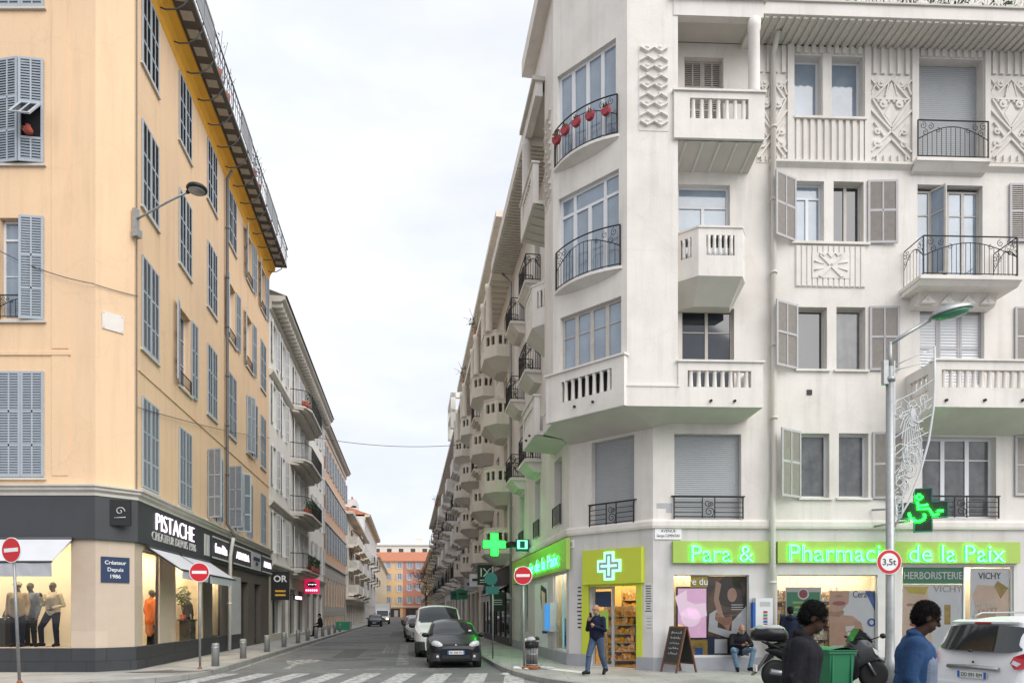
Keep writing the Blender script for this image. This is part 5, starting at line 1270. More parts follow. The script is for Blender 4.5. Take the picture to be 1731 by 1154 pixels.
# door: lime surround, fixed steel-framed leaf on the left
a, b = DR[0], DR[1]
mb = MB(); mb.box(CH.s(985), a, -.05, .02, .47, DR[3], 'sign_lime_yellow'); mb.box(b, CH.s(1086), -.05, .02, .125, DR[3], 'sign_lime_yellow'); mb.box(a, b, .0, .3, DR[3]-.06, DR[3]-.002, 'sign_lime_yellow'); mb.box(b-.03, b-.002, .0, .3, .125, DR[3]-.06, 'sign_lime_yellow')
part('door_surround', mb, RB, CH.M)
m = a+(b-a)*.45
shopwin(RB, CH, a, m, .13, DR[3]-.07, o=-.2, frame='steel_door', bar=.07, name='glass_door')
mb = MB(); mb.box(a+.1, m-.1, .19, .196, 1.85, 2.3, 'sign_navy'); mb.box(a+.12, m-.2, .19, .197, 1.2, 1.75, 'sign_lime'); part('door_sticker', mb, RB, CH.M)
# back of street window and lit displays
display(RB, RS, -2.3, -.5, .5, 2.95, .55, 'shop_lamp_white', 'shop_wall', y=.16)
shopwin(RB, RS, -2.35, -.35, .5, 2.95, o=-.1, frame='frame_white', bar=.05, mull=(-1.2,))
mat('screen_cyan', (.02, .5, .6), .3, var=0, emit=(.05, .75, .9), es=1.1)
mb = MB(); mb.box(-1.05, -.5, .2, .24, .62, 2.85, 'screen_cyan'); mb.disc((-.72, 1.6), .34, .19, .2, 'sign_white', 20, .5); mb.box(-1.6, -1.15, .2, .24, .62, 1.5, 'sign_blue')
solo('lit_screen', mb, 'tall glowing cyan advertising screen in the street side window of the pharmacy', 'screen', RS.M)
for h in rsG[1:]:
    mb = MB(); mb.box(h[0], h[1], .16, .2, h[2], h[3], 'frame_dark'); mb.box(h[0]+.05, h[1]-.05, .12, .16, h[2]+.6, h[3]-.1, 'pane'); part('side_door', mb, RB, RS.M)
display(RB, RF, S2[0], S2[1], S2[2], S2[3], .8, 'shop_lamp_white', y=.16); display(RB, RF, S3[0], S3[1], S3[2], S3[3], .7, 'shop_lamp_white', y=.16); display(RB, RF, S1[0], S1[1], S1[2], S1[3], .6, 'shop_lamp_white', 'yellow_print', y=.16)
shopwin(RB, RF, *S1[:4], o=-.1, frame='stucco_grey', bar=.02); shopwin(RB, RF, *S2[:4], o=-.1, frame='stucco_grey', bar=.02); shopwin(RB, RF, *S3[:4], o=-.1, frame='frame_white', bar=.035, mull=(RF.s(1633),))

# ---- posters: unit-square shapes in layers a few millimetres apart
def sheet(mb, F, px, o, m, poly=None, d=.004):
    """px rectangle (x0,x1,y0,y1) on facade F at offset o; poly in unit coordinates of that rectangle (y up)"""
    G = F.off(o); a, b, z0, z1 = G.rect(*px)
    pts = poly or [(0, 0), (1, 0), (1, 1), (0, 1)]
    mb.prism([(a+(b-a)*u, z0+(z1-z0)*v) for u, v in pts], -o, -o+d, m, 'y'); return mb
def ell(cx, cy, rx, ry, n=18, a0=0): return [(cx+rx*cos(2*pi*k/n+a0), cy+ry*sin(2*pi*k/n+a0)) for k in range(n)]
mat('skin_print', (.62, .38, .27), .6, var=.12, scale=4)
mat('skin_print_light', (.62, .44, .33), .6, var=.12, scale=4)
mat('skin_print_dark', (.46, .25, .17), .6, var=.15, scale=4)
mat('hair_print', (.035, .022, .018), .6, var=.3, scale=8)
mat('brown_print', (.16, .09, .055), .6, var=.5, scale=3, c2=(.05, .035, .03), c2scale=2.2, c2lo=.45, c2hi=.6)
mat('white_print', (.76, .78, .82), .6, var=.1, scale=4)
mat('pale_print', (.80, .82, .85), .6, var=.04)
mat('peach_print', (.82, .62, .47), .6, var=.15, scale=2)
mat('lips_print', (.36, .10, .09), .6, var=.1)

mat('card_print', (.45, .30, .06), .6, var=.4, scale=6)
mat('screen_pink', (.5, .3, .45), .3, var=.25, scale=2.5, emit=(.95, .55, .82), es=.32)
mat('screen_pale', (.6, .5, .6), .3, var=0, emit=(1, .74, .9), es=.36)
mat('screen_gold', (.6, .4, .1), .3, var=0, emit=(1, .6, .2), es=.6)
PM = lambda F, o=0: F.M
def arm(p, w0, w1):
    """a limb shape through points, as a polygon of varying width"""
    L_, R_ = [], []
    for i, q in enumerate(p):
        a_, b_ = Vector(p[max(i-1, 0)]), Vector(p[min(i+1, len(p)-1)]); d = (b_-a_).normalized(); n = Vector((-d.y, d.x)); w = w0+(w1-w0)*i/(len(p)-1)
        L_.append((q[0]+n.x*w, q[1]+n.y*w)); R_.append((q[0]-n.x*w, q[1]-n.y*w))
    return L_+R_[::-1]
Y0 = -.125                                               # just behind the glass
mb = MB(); r = (1196, 1263, 973, 1106)
sheet(mb, RF, r, Y0, 'brown_print'); sheet(mb, RF, r, Y0+.004, 'hair_print', ell(.55, .80, .34, .2)); sheet(mb, RF, r, Y0+.008, 'skin_print', ell(.62, .76, .12, .09))
sheet(mb, RF, r, Y0+.004, 'white_print', [(.05, .52), (.3, .60), (.25, .35), (.6, .30), (.62, .42), (.98, .62), (.98, .30), (.5, .22), (.02, .30)])
sheet(mb, RF, r, Y0+.008, 'skin_print', arm([(.28, .92), (.22, .70), (.36, .46), (.55, .34)], .07, .05)); sheet(mb, RF, r, Y0+.012, 'skin_print_dark', arm([(.2, .5), (.4, .42), (.62, .44)], .05, .05))
sheet(mb, RF, r, Y0+.004, 'sign_navy', [(.0, .0), (.55, .0), (.5, .20), (.0, .24)]); sheet(mb, RF, r, Y0+.008, 'pale_print', [(.18, .02), (.5, .02), (.5, .2), (.18, .2)])
for k in range(3): sheet(mb, RF, r, Y0+.012, 'white_print', [(.6, .57+.03*k), (.9, .57+.03*k), (.9, .58+.03*k), (.6, .58+.03*k)])
solo('poster', mb, 'large dark brown poster of a person crouching in white clothes in the pharmacy window', 'poster', RF.M)
mb = MB(); r = (1146, 1194, 994, 1077)
sheet(mb, RF, (1143, 1196, 991, 1080), Y0-.02, 'sign_black', d=.03); sheet(mb, RF, r, Y0+.014, 'screen_pink'); sheet(mb, RF, r, Y0+.018, 'screen_pale', arm([(.1, .9), (.2, .6), (.6, .52), (1, .58)], .22, .13))
sheet(mb, RF, r, Y0+.018, 'screen_pale', ell(.45, .42, .35, .2)); sheet(mb, RF, r, Y0+.018, 'screen_gold', [(0, 0), (.3, 0), (.25, .22), (0, .28)]); sheet(mb, RF, r, Y0+.022, 'screen_pink', ell(.52, .84, .16, .1))
solo('video_screen', mb, 'glowing pink video screen in the first pharmacy window', 'screen', RF.M)
mb = MB(); sheet(mb, RF, (1167, 1196, 971, 992), Y0+.004, 'yellow_print'); sheet(mb, RF, (1160, 1196, 1081, 1110), Y0+.004, 'card_print'); sheet(mb, RF, (1175, 1188, 1094, 1106), Y0+.008, 'sign_blue')
solo('window_display_card', mb, 'yellow display card around the pink screen with a small blue pack', 'display card', RF.M)
def words(name, txt, px, F, o, m, label, cat='lettering', h=None, d=.01, bold=0, parent=None, sp=1.0):
    G = F.off(o); a, b, z0, z1 = G.rect(*px); mb = letters(txt, h or (z1-z0), m, d, width=b-a, bold=bold, spacing=sp)
    M = G.T((a+b)/2, (z0+z1)/2)
    if parent is not None: return part(name, mb, parent, M)
    return solo(name, mb, label, cat, M)
words('window_lettering', 'Offre du', (1144, 1196, 976, 988), RF, -.085, 'sign_white', 'white words beginning Offre on the first pharmacy window')
words('window_lettering', 'Prix bas permanents', (1334, 1457, 976, 988), RF, -.085, 'sign_white', 'white words about low prices along the top of the middle pharmacy window')
mb = MB(); r = (1328, 1388, 992, 1072)
sheet(mb, RF, r, Y0, 'paper'); sheet(mb, RF, (1330, 1386, 1000, 1072), Y0+.004, 'sign_green'); sheet(mb, RF, r, Y0+.008, 'sign_white', ell(.5, .86, .16, .12)); sheet(mb, RF, r, Y0+.012, 'pot_red', ell(.5, .86, .12, .09))
for k in range(4): sheet(mb, RF, r, Y0+.012, 'sign_lime', [(.2+.05*(k % 2), .66-.1*k), (.8-.06*(k % 2), .66-.1*k), (.8-.06*(k % 2), .70-.1*k), (.2+.05*(k % 2), .70-.1*k)])
solo('poster', mb, 'green poster with a round red badge in the middle pharmacy window', 'poster', RF.M)
mb = MB(); r = (1402, 1483, 998, 1109)
sheet(mb, RF, r, Y0, 'pale_print'); sheet(mb, RF, r, Y0+.004, 'sign_blue', [(.74, 1), (1, 1), (1, .62)]); sheet(mb, RF, r, Y0+.004, 'sign_blue', [(.86, .0), (1, .0), (1, .16), (.92, .14)])
sheet(mb, RF, r, Y0+.004, 'skin_print', [(0, .0), (.74, .12), (.74, .34), (.66, .52), (.48, .62), (.30, .63), (.28, .72), (.40, .82), (.42, 1), (0, 1)]); sheet(mb, RF, r, Y0+.008, 'skin_print_dark', [(.02, .62), (.2, .60), (.30, .66), (.30, .70), (.12, .68), (.0, .70)])
sheet(mb, RF, r, Y0+.008, 'lips_print', ell(.20, .81, .14, .035)); sheet(mb, RF, r, Y0+.008, 'skin_print_dark', ell(.2, .92, .08, .02)); sheet(mb, RF, r, Y0+.008, 'pale_print', arm([(.34, .42), (.5, .44), (.5, .34), (.38, .34)], .04, .03))
sheet(mb, RF, r, Y0+.008, 'sign_blue', ell(.88, .52, .09, .065)); sheet(mb, RF, r, Y0+.012, 'white_print', ell(.88, .52, .045, .035))
for k in range(2): sheet(mb, RF, r, Y0+.012, 'white_print', [(.06, .10+.05*k), (.38, .10+.05*k), (.38, .12+.05*k), (.06, .12+.05*k)])
po = solo('poster', mb, 'skin care poster with lower half of a face and bare shoulder beside blue triangles', 'poster', RF.M)
words('lettering', 'CeraVe', (1442, 1478, 998, 1009), RF, Y0+.01, 'sign_navy', '', parent=po)
mb = MB(); sheet(mb, RF, (1526, 1631, 958, 986), Y0+.004, 'sign_green'); hp = solo('herbalist_banner', mb, 'dark green banner with white word for herbalist across the top of the right pharmacy window', 'banner', RF.M)
words('lettering', 'HERBORISTERIE', (1528, 1627, 966, 978), RF, Y0+.008, 'sign_white', '', parent=hp, bold=.01)
mb = MB(); r = (1526, 1631, 987, 1110)
sheet(mb, RF, r, Y0, 'pale_print'); sheet(mb, RF, r, Y0+.004, 'peach_print', [(0, 0), (.48, 0), (.46, .4), (.42, .8), (.38, .97), (.02, .97)]); sheet(mb, RF, r, Y0+.008, 'yellow_print', [(.02, .97), (.42, .97), (.36, .86), (.1, .88)])
for u in (.12, .3): sheet(mb, RF, r, Y0+.012, 'skin_print_dark', ell(u, .72, .06, .02))
sheet(mb, RF, r, Y0+.012, 'lips_print', ell(.2, .45, .09, .03))
for u, c in ((.58, 'white_print'), (.72, 'card_print'), (.86, 'white_print')): sheet(mb, RF, r, Y0+.006, c, [(u-.05, .45), (u+.05, .45), (u+.05, .72), (u-.05, .72)])
po = solo('poster', mb, 'pale cosmetics poster with an old face and pots below the dark green banner', 'poster', RF.M)
words('lettering', 'VICHY', (1578, 1627, 989, 1000), RF, Y0+.01, 'frame_old', '', parent=po)
mb = MB(); r = (1640, 1706, 960, 1110)
sheet(mb, RF, r, Y0, 'pale_print'); sheet(mb, RF, r, Y0+.004, 'peach_print', [(.1, .06), (1, .0), (1, .78), (.78, .66), (.62, .80), (.18, .82), (.06, .7), (.16, .52)]); sheet(mb, RF, r, Y0+.008, 'card_print', [(.62, .80), (.78, .66), (.98, .78), (.7, .86)])
sheet(mb, RF, r, Y0+.008, 'skin_print', [(.2, .54), (.7, .56), (.62, .4), (.2, .36)]); sheet(mb, RF, r, Y0+.012, 'ink', arm([(.18, .42), (.4, .40), (.64, .43)], .012, .012))
po = solo('poster', mb, 'cosmetics poster of neck and shoulder in the far right pharmacy window', 'poster', RF.M)
words('lettering', 'VICHY', (1654, 1692, 967, 978), RF, Y0+.01, 'ink', '', parent=po); words('lettering', 'NUTRI\nEXTRA', (1648, 1684, 1018, 1036), RF, Y0+.014, 'sign_white', '', parent=po, h=.13)
# street-side posters
mb = MB(); sheet(mb, RS, (904, 926, 985, 1104), .004, 'pale_print', d=.006); sheet(mb, RS, (904, 926, 985, 1104), .008, 'hair_print', [(.5, .98), (.9, .9), (.95, .6), (.6, .55), (.45, .8)]); sheet(mb, RS, (904, 926, 985, 1104), .012, 'peach_print', [(.52, .9), (.8, .85), (.8, .62), (.58, .62)]); sheet(mb, RS, (904, 926, 985, 1104), .008, 'white_print', [(.1, .3), (.6, .6), (.95, .55), (.95, .2), (.2, .1)])
solo('poster', mb, 'pale poster of a long haired woman on the street wall beside the bin', 'poster', RS.M)
def dispenser(F, px, label, dark):
    t = thing('wall_dispenser', label, 'dispenser', M=F.T(0, 0)); a, b, z0, z1 = F.off(.2).rect(*px); w = b-a
    mb = MB(); mb.box(a, b, -.22, -.02, z0, z1, 'white_metal'); part('cabinet', mb, t)
    mb = MB(); mb.box(a-.06, a, -.20, -.02, z0-.1, z1-.12, 'sign_blue'); part('side_panel', mb, t)
    mb = MB(); mb.box(a+w*.25, b-w*.15, -.225, -.22, z1-.22, z1-.1, 'paper_grey') if not dark else mb.box(a+w*.35, b-w*.05, -.225, -.22, z0+.05, z1-.05, 'screen_blue'); part('window', mb, t)
    if not dark:
        for k in range(5): mb = MB(); mb.box(a+w*.45, a+w*.68, -.228, -.22, z0+.08+k*.085, z0+.14+k*.085, ('pot_red', 'sign_blue', 'lips_print', 'sign_green', 'pot_red')[k]); part('button', mb, t)
    return t
mat('screen_blue', (.02, .2, .5), .3, var=.3, scale=5, emit=(.05, .35, .9), es=.5)
dispenser(RF, (1277, 1306, 1010, 1062), 'white and blue wall dispenser between the first two pharmacy windows', False)
dispenser(RS, (917, 931, 1018, 1066), 'slim white dispenser with blue screen on the street wall of the pharmacy', True)
for px, lb in (((974, 985, 985, 1072), 'tall white notice with printed lines left of the pharmacy door'), ((1088, 1104, 985, 1040), 'printed opening notice right of the pharmacy door'), ((1090, 1104, 1042, 1068), 'small notice with green and red label below the door notice')):
    mb = MB(); sheet(mb, CH, px, .006, 'stucco_grey' if px[0] < 1000 else 'paper', d=.006)
    n = 11 if px[3]-px[2] > 50 else 4
    for k in range(n): u = rnd.uniform(.1, .3); sheet(mb, CH, px, .009, 'ink' if px[2] < 1040 else ('sign_green', 'sign_blue', 'pot_red', 'ink')[k % 4], [(u, .93-k*.85/n-.03), (1-u, .93-k*.85/n-.03), (1-u, .93-k*.85/n), (u, .93-k*.85/n)], d=.003)
    solo('notice', mb, lb, 'notice', CH.M)
# ---- fascia signs
def board(name, F, px, m, label, o=.12):
    t = thing(name, label, 'sign', M=F.T(0, 0)); G = F.off(o); a, b, z0, z1 = G.rect(*px); mb = MB(); mb.box(a, b, -o, -.002, z0, z1, m); part('board', mb, t); return t
def neon(t, txt, px, F, o, width=None):
    G = F.off(o); a, b, z0, z1 = G.rect(*px); h = z1-z0
    w = b-a; z = (z0+z1)/2; m = (a+b)/2
    p = part('letter_row', letters(txt, h, 'neon_green', .02, width=w, bold=.004), t, G.T(m, z-.02)); q = part('tube', letters(txt, h, 'neon_mint', .012, width=w, bold=-.004), p, G.T(m, z-.02, .018)); part('letter_face', letters(txt, h*.975, 'neon_core', .010, width=w*.996, bold=-.027), p, G.T(m, z-.02, .032))
t = board('pharmacy_sign', RF, (1138, 1301, 914, 951), 'sign_lime', 'short lime green sign with neon word Para left of the drainpipe'); neon(t, 'Para &', (1168, 1274, 920, 947), RF, .14)
t = board('pharmacy_sign', RF, (1315, 1725, 915, 951), 'sign_lime', 'long lime green sign with neon words for pharmacy above the right windows'); neon(t, 'Pharmacie  de la Paix', (1334, 1699, 919, 947), RF, .14)
t = board('pharmacy_sign', RS, (866, 957, 930, 974), 'sign_lime', 'foreshortened lime green sign with neon words on the street side of the pharmacy'); t.children[0].data.materials[0] = MAT['sign_lime']
G = RS.off(.14); a, b = G.s(872), G.s(944); z = G.z(920, 952); part('letter_row', letters('Pharmacie de la Paix', .42, 'neon_green', .03, width=b-a, bold=.012), t, G.T((a+b)/2, z)); part('letter_row', letters('Pharmacie de la Paix', .41, 'neon_mint', .012, width=b-a, bold=-.008), t, G.T((a+b)/2, z, .024))
t = board('pharmacy_sign', CH, (984, 1084, 927, 986), 'sign_lime_yellow', 'square yellow green panel with a white cross above the pharmacy door', .16)
G = CH.off(.16); cxs, cz = G.at(1030, 956); r = .42; w = .15
def cross(r, w): return [(-w, -r), (w, -r), (w, -w), (r, -w), (r, w), (w, w), (w, r), (-w, r), (-w, w), (-r, w), (-r, -w), (-w, -w)]
mb = MB(); mb.prism(cross(.40, .17), -.03, 0, 'neon_mint', 'y'); mb.prism(cross(.34, .11), -.034, -.03, 'paper_grey', 'y'); mb.prism(cross(.27, .03), -.038, -.034, 'neon_mint', 'y'); part('cross', mb, t, G.T(cxs, cz))
# street name plate, little plate at the corner
t = thing('street_sign', 'white enamel street name plate with two lines of dark writing above the lime sign', 'sign', M=RF.T(0, 0))
G = RF.off(.03); a, b, z0, z1 = G.rect(1107, 1152, 890, 911); mb = MB(); mb.box(a, b, -.03, 0, z0, z1, 'sign_white'); part('plate', mb, t)
part('lettering', letters('AVENUE', .075, 'ink', .004), t, G.T((a+b)/2, z0+(z1-z0)*.68, .003)); part('lettering', letters('Georges CLEMENCEAU', .075, 'ink', .004, width=(b-a)*.86), t, G.T((a+b)/2, z0+(z1-z0)*.3, .003))
mb = MB(); G = CH.off(.03); a, b, z0, z1 = G.rect(955, 963, 912, 926); mb.box(0.02, .2, -.02, 0, z0, z1, 'sign_white'); mb.box(.07, .15, -.024, -.02, z0+.05, z1-.08, 'paper_grey'); solo('wall_plate', mb, 'small blank white plate at the street edge of the pharmacy corner', 'plate', CH.M)
mb = MB(); a, b, z0, z1 = RF.rect(1110, 1136, 850, 866); mb.box(a, b, -.006, 0, z0+.12, z1, 'paper_grey'); mb.box(a+.26, b, -.006, 0, z0, z0+.12, 'paper_grey'); solo('wall_patch', mb, 'grey worn plaque patch on the wall beside the first floor railing', 'plaque', RF.M)
# roof planters over the eaves
for i in range(9):
    s = RF.s(1330)+i*.78
    t = thing('roof_planter', ('leafy', 'dense', 'loose')[i % 3] + ' green roof plant number ' + str(i), 'plant', M=RF.T(s, EAVE+.38, .6))
    mb = MB(); mb.box(-.36, .36, -.16, .16, 0, .2, 'terracotta'); part('planter', mb, t)
    mb = MB(); leaves(mb, (0, 0, .55), (.42, .3, .42), 150, [('foliage', 'foliage_pale', 'foliage_deep')[i % 3], 'foliage'], .075, rnd); part('foliage', mb, t)
    t['label'] = ('leftmost clump of greenery above the right hand eaves', 'second clump of greenery from the left above the eaves', 'third clump from the left on the eaves, darker than its neighbours', 'clump of roof greenery above the twin top windows', 'pale clump of roof greenery right of the twin top windows', 'dark clump of roof greenery above the left carved panel of the balconet', 'clump of roof greenery straight above the top balconet', 'pale clump of roof greenery just right of the top balconet', 'rightmost clump of greenery above the right hand eaves')[i]; t['group'] = 'greenery along the roof edge'
# flower pots on the bay balconet
m_ = (b4[0]+b4[1])/2; w_ = b4[1]-b4[0]; zt = BB.z(990, 199)+.08
lab = ('red hanging pot at the left end of the bay railing, with a green plant', 'second red hanging pot from the left on the bay railing', 'middle red hanging pot on the bay railing', 'fourth red hanging pot from the left on the bay railing', 'red hanging pot at the right end of the bay railing')
for i in range(5):
    x = (-.42+.21*i)*w_; y = BOW*(1-(2*x/w_)**2)+.14
    t = thing('flower_pot', lab[i], 'flower pot', M=BB.T(m_+x, zt-.52, y) @ Matrix.Scale(.6, 4), group='red pots on the bay railing')
    mb = MB(); mb.prism([(-.2, .3), (-.2, .16), (-.15, .05), (-.06, 0), (.06, 0), (.15, .05), (.2, .16), (.2, .3)][::-1], -.09, .09, 'pot_red', 'y'); part('pot', mb, t)
    mb = MB(); leaves(mb, (0, 0, .38), (.15, .13, .12) if i else (.24, .2, .22), 60 if i else 110, ['foliage', 'foliage', 'pot_red'], .05, rnd)
    for k in range(4): mb.tube([(0, 0, .3), (.1*cos(k*1.6), .1*sin(k*1.6), .62)], .005, 'twig', 3, False)
    part('plant', mb, t)
# ================================================================ signs and shop fittings of the yellow house
G = LS.off(.10)
def fascia_sign(name, txt, px, m, label, h=None, t=None, d=.03, bold=.01):
    a, b = G.s(px[0]), G.s(px[1]); z = G.z((px[0]+px[1])/2, (px[2]+px[3])/2); hh = h or (G.z(px[0], px[2])-G.z(px[0], px[3]))
    M = G.T((a+b)/2, z, .02)
    mb = letters(txt, hh, m, d, width=b-a, bold=bold-.03)
    return part('letter_row', mb, t, M) if t else solo(name, mb, label, 'sign', M)
fascia_sign('lit_sign', 'PISTACHE', (263, 327, 892, 892), 'led_white', 'large glowing white shop name on the dark fascia at the street corner', h=.52)
fascia_sign('small_sign', 'CREATEUR DEPUIS 1986', (256, 330, 915, 915), 'dull_letters', 'smaller grey words below the glowing shop name on the fascia', h=.26)
def framed(px, txt, label, frame='grey_fascia', m='led_white', h=.34, zc=4.16, zh=.42, edge='dull_letters'):
    a, b = G.s(px[0]), G.s(px[1]); t = thing('framed_sign', label, 'sign', M=G.T(0, 0))
    mb = MB(); mb.box(a, b, -.06, 0, zc-zh, zc+zh, frame); part('board', mb, t)
    mb = MB()
    if edge: mb.box(a, b, -.075, -.06, zc+zh-.06, zc+zh, edge); mb.box(a, b, -.075, -.06, zc-zh, zc-zh+.06, edge)
    if edge: part('trim', mb, t)
    part('letter_row', letters(txt, h, m, .02, width=(b-a)*.72, bold=.012), t, G.T((a+b)/2, zc, .08)); return t
mb = MB(); [mb.box(G.s(x), G.s(x+3), -.03, 0, 3.78, 4.55, 'dull_letters') for x in (345, 350)]; solo('sign_bars', mb, 'pair of pale upright bars on the fascia between two signs', 'sign trim', G.M)
framed((356, 384), 'farm Rita', 'glowing handwriting sign just left of the fascia drainpipe')
framed((392, 422), 'AIRHEDA', 'glowing capital letter sign right of the fascia drainpipe', h=.30)
framed((424, 439), 'BARBARA\nBUI', 'small lilac square sign between two dark lit ones', 'paper_grey', 'sign_navy', .16, edge=None)
framed((441, 458), 'AIRHEDA', 'glowing pink white sign at the far end of the dark fascia', h=.28)
# hanging light box at the corner, navy plaque, marble plaque
t = thing('hanging_sign', 'square black hanging box sign on the cut corner of the fascia', 'sign', M=LC.T(LCL*.25, 4.35) @ Matrix.Rotation(R(52), 4, 'Z'))
mb = MB(); mb.box(-.05, .05, -.62, -.12, -.34, .34, 'sign_black'); part('box', mb, t); mb = MB(); mb.tube([(0, 0, .2), (0, -.12, .2)], .02, 'iron', 5); mb.tube([(0, 0, -.2), (0, -.12, -.2)], .02, 'iron', 5); part('bracket', mb, t)
mb = MB(); scroll(mb, (0, .04), .12, 1.2, 0, 1, 0, 'dull_letters', .012); mb.tube([(-.14, 0, -.14), (.14, 0, -.12)], .012, 'dull_letters', 4)
part('emblem', mb, t, WM[t] @ Matrix.Translation((-.062, -.37, 0)) @ Matrix.Rotation(R(-90), 4, 'Z'))
t = thing('plaque', 'navy blue plaque with white writing on the beige corner pier', 'plaque', M=LC.T(0, 0)); a, b, z0, z1 = LC.off(.03).rect(171, 219, 941, 984)
mb = MB(); mb.box(a, b, -.03, -.002, z0, z1, 'sign_navy'); part('board', mb, t)
for k, tx in enumerate(('Créateur', 'Depuis', '1986')): part('lettering', letters(tx, .10, 'sign_white', .006, bold=.008), t, LC.T((a+b)/2, z1-.15-.185*k, .033))
mb = MB(); a, b, z0, z1 = LC.off(.03).rect(173, 209, 530, 559); mb.box(a, b, -.03, -.002, z0, z1, 'marble'); [mb.ball((x, -.03, z), .012, 'iron', 6, 4) for x in (a+.04, b-.04) for z in (z0+.04, z1-.04)]
solo('marble_plaque', mb, 'blank pale marble plaque high on the yellow corner', 'plaque', LC.M)
# awnings
def awning(F, s0, s1, zt, zb, o, val, label, mcan='awning_white'):
    t = thing('shop_awning', label, 'awning', M=F.T((s0+s1)/2, 0)); w = (s1-s0)/2
    mb = MB(); n = 8
    for i in range(n):
        a, b = -w+2*w*i/n, -w+2*w*(i+1)/n; mb.add([(a, -.12, zt), (b, -.12, zt), (b, -o, zb), (a, -o, zb), (a, -.12, zt-.02), (b, -.12, zt-.02), (b, -o, zb-.02), (a, -o, zb-.02)], [(3, 2, 1, 0), (4, 5, 6, 7)], mcan)
    part('canvas', mb, t); mb = MB()
    pts = [(-w+2*w*i/24, -o-.012*sin(i*1.9), zb-.02) for i in range(25)]
    mb.add([*pts, *[(x, y-.02*sin(k*2.3), z-val) for k, (x, y, z) in enumerate(pts)]], [(i, 25+i, 26+i, i+1) for i in range(24)], 'awning_valance'); part('valance', mb, t)
    mb = MB(); mb.tube([(-w, -o, zb-.01), (w, -o, zb-.01)], .03, 'frame_dark', 6); mb.tube([(-w, -.1, zt), (w, -.1, zt)], .06, 'frame_dark', 6)
    for x in (-w+.05, w-.05): mb.tube([(x, -.1, zt-.05), (x, -o, zb-.03)], .022, 'frame_dark', 5)
    part('frame', mb, t); return t
o_ = .95; t = awning(LF, LF.s(-250), LF.s(127), 3.62, 2.97, .95, .36, 'grey white awning over the avenue window of the clothes shop')
part('lettering', letters('PISTACHE', .2, 'sign_white', .004), t, LF.off(.98).T(LF.off(.98).s(-42), 2.78))
awning(LS, .7, 3.4, 3.55, 2.92, 1.03, .24, 'nearer of the two white awnings on the street side of the clothes shop'); awning(LS, 3.6, 7.0, 3.55, 2.92, 1.03, .26, 'farther and longer white awning behind the second red sign')
# black gold-buying shop sign and neighbours on the white house
t = thing('box_sign', 'large black shop sign reading OR standing out over the pavement', 'sign', M=LS.T(21.3, 3.0)); 
mb = MB(); mb.box(-1.7, -1.5, -.95, -.02, -.62, .95, 'sign_black'); part('box', mb, t); mb = MB(); mb.box(-1.5, 1.5, -.2, -.02, -.3, .8, 'sign_black'); part('fascia', mb, t)
Mo = LS.T(19.6, 3.0) @ Matrix.Translation((-.005, -.45, .42))
part('lettering', letters('OR', .34, 'sign_white', .02, bold=.02), t, LS.T(19.58, 3.55, .50) @ Matrix.Rotation(R(0) , 4, 'Z') @ Matrix.Rotation(R(90)-R(90)+R(-0), 4, 'Z') @ Matrix.Rotation(R(-90)+R(180), 4, 'Z') @ Matrix.Rotation(R(180), 4, 'Z'))
mb = MB(); [mb.box(-.28, .28, 0, .01, z, z+.1, 'gold_letters') for z in (-.18, -.40)]; part('text_line', mb, t, LS.T(19.58, 3.0, .50) @ Matrix.Rotation(R(-90), 4, 'Z'))
mb = MB(); mb.box(.1, .7, -.22, -.2, .1, .5, 'gold_letters'); part('logo', mb, t)
t = thing('lit_letters', 'row of small glowing white letters under the black shop sign', 'sign', M=LS.T(25.5, 2.62, .55))
mb = MB(); mb.box(-1.6, 1.6, -.04, .04, -.16, .16, 'sign_black'); part('board', mb, t); part('letter_row', letters('ACHAT VENTE', .2, 'led_white', .02, width=2.7), t, WM[t] @ Matrix.Translation((0, -.05, 0)))
t = thing('neon_sign', 'bright pink illuminated sign with a dark oval over the pavement', 'sign', M=LS.T(31.0, 3.55, .7) @ Matrix.Rotation(R(-90), 4, 'Z'))
mb = MB(); mb.box(-.5, .5, -.08, .08, -.5, .5, 'led_pink'); part('box', mb, t); mb = MB(); mb.prism(ell(0, .12, .36, .2)[::-1], -.1, -.08, 'sign_black', 'y'); part('oval', mb, t)
mb = MB(); [mb.box(-.25+.12*k, -.17+.12*k, -.112, -.1, .09+.03*(k % 2), .16, 'led_white') for k in range(5)]; [mb.box(-.42+.14*k, -.33+.14*k, -.1, -.08, -.34, -.22, 'led_white') for k in range(6)]; part('letter_row', mb, t)
# wall lamp on the yellow corner and another far down the street
def wall_lamp(M, L_, label):
    t = thing('wall_lamp', label, 'street lamp', M=M)
    mb = MB(); mb.box(-.07, .07, -.12, 0, -.28, .28, 'galvanised'); mb.box(-.1, .1, -.18, -.02, -.5, -.3, 'galvanised'); part('wall_plate', mb, t)
    mb = MB(); mb.tube([(0, -.1, 0), (0, -.4, .1), (0, -L_*.6, .32), (0, -L_, .52)], .028, 'galvanised', 8); part('arm', mb, t)
    mb = MB(); mb.lathe([(0, .10), (.12, .09), (.24, .04), (.27, -.02), (.25, -.06)], 'iron', 20, (0, -L_-.25, .56)); mb.tube([(0, -L_+.06, .5), (0, -L_-.1, .56)], .05, 'iron', 8); part('lamp_head', mb, t)
    mb = MB(); mb.lathe([(.22, 0), (.2, -.035), (0, -.045)], 'galvanised', 20, (0, -L_-.25, .50)); part('lens', mb, t); return t
wall_lamp(Matrix.Translation(LS.W(-.04, .0, LS.z(227, 372))) @ Matrix.Rotation(R(76), 4, 'Z'), 1.75, 'curved arm street lamp with dark disc head on the yellow corner')
wall_lamp(LS.T(55, 12.2), 1.6, 'dark street lamp far off on the orange house front')
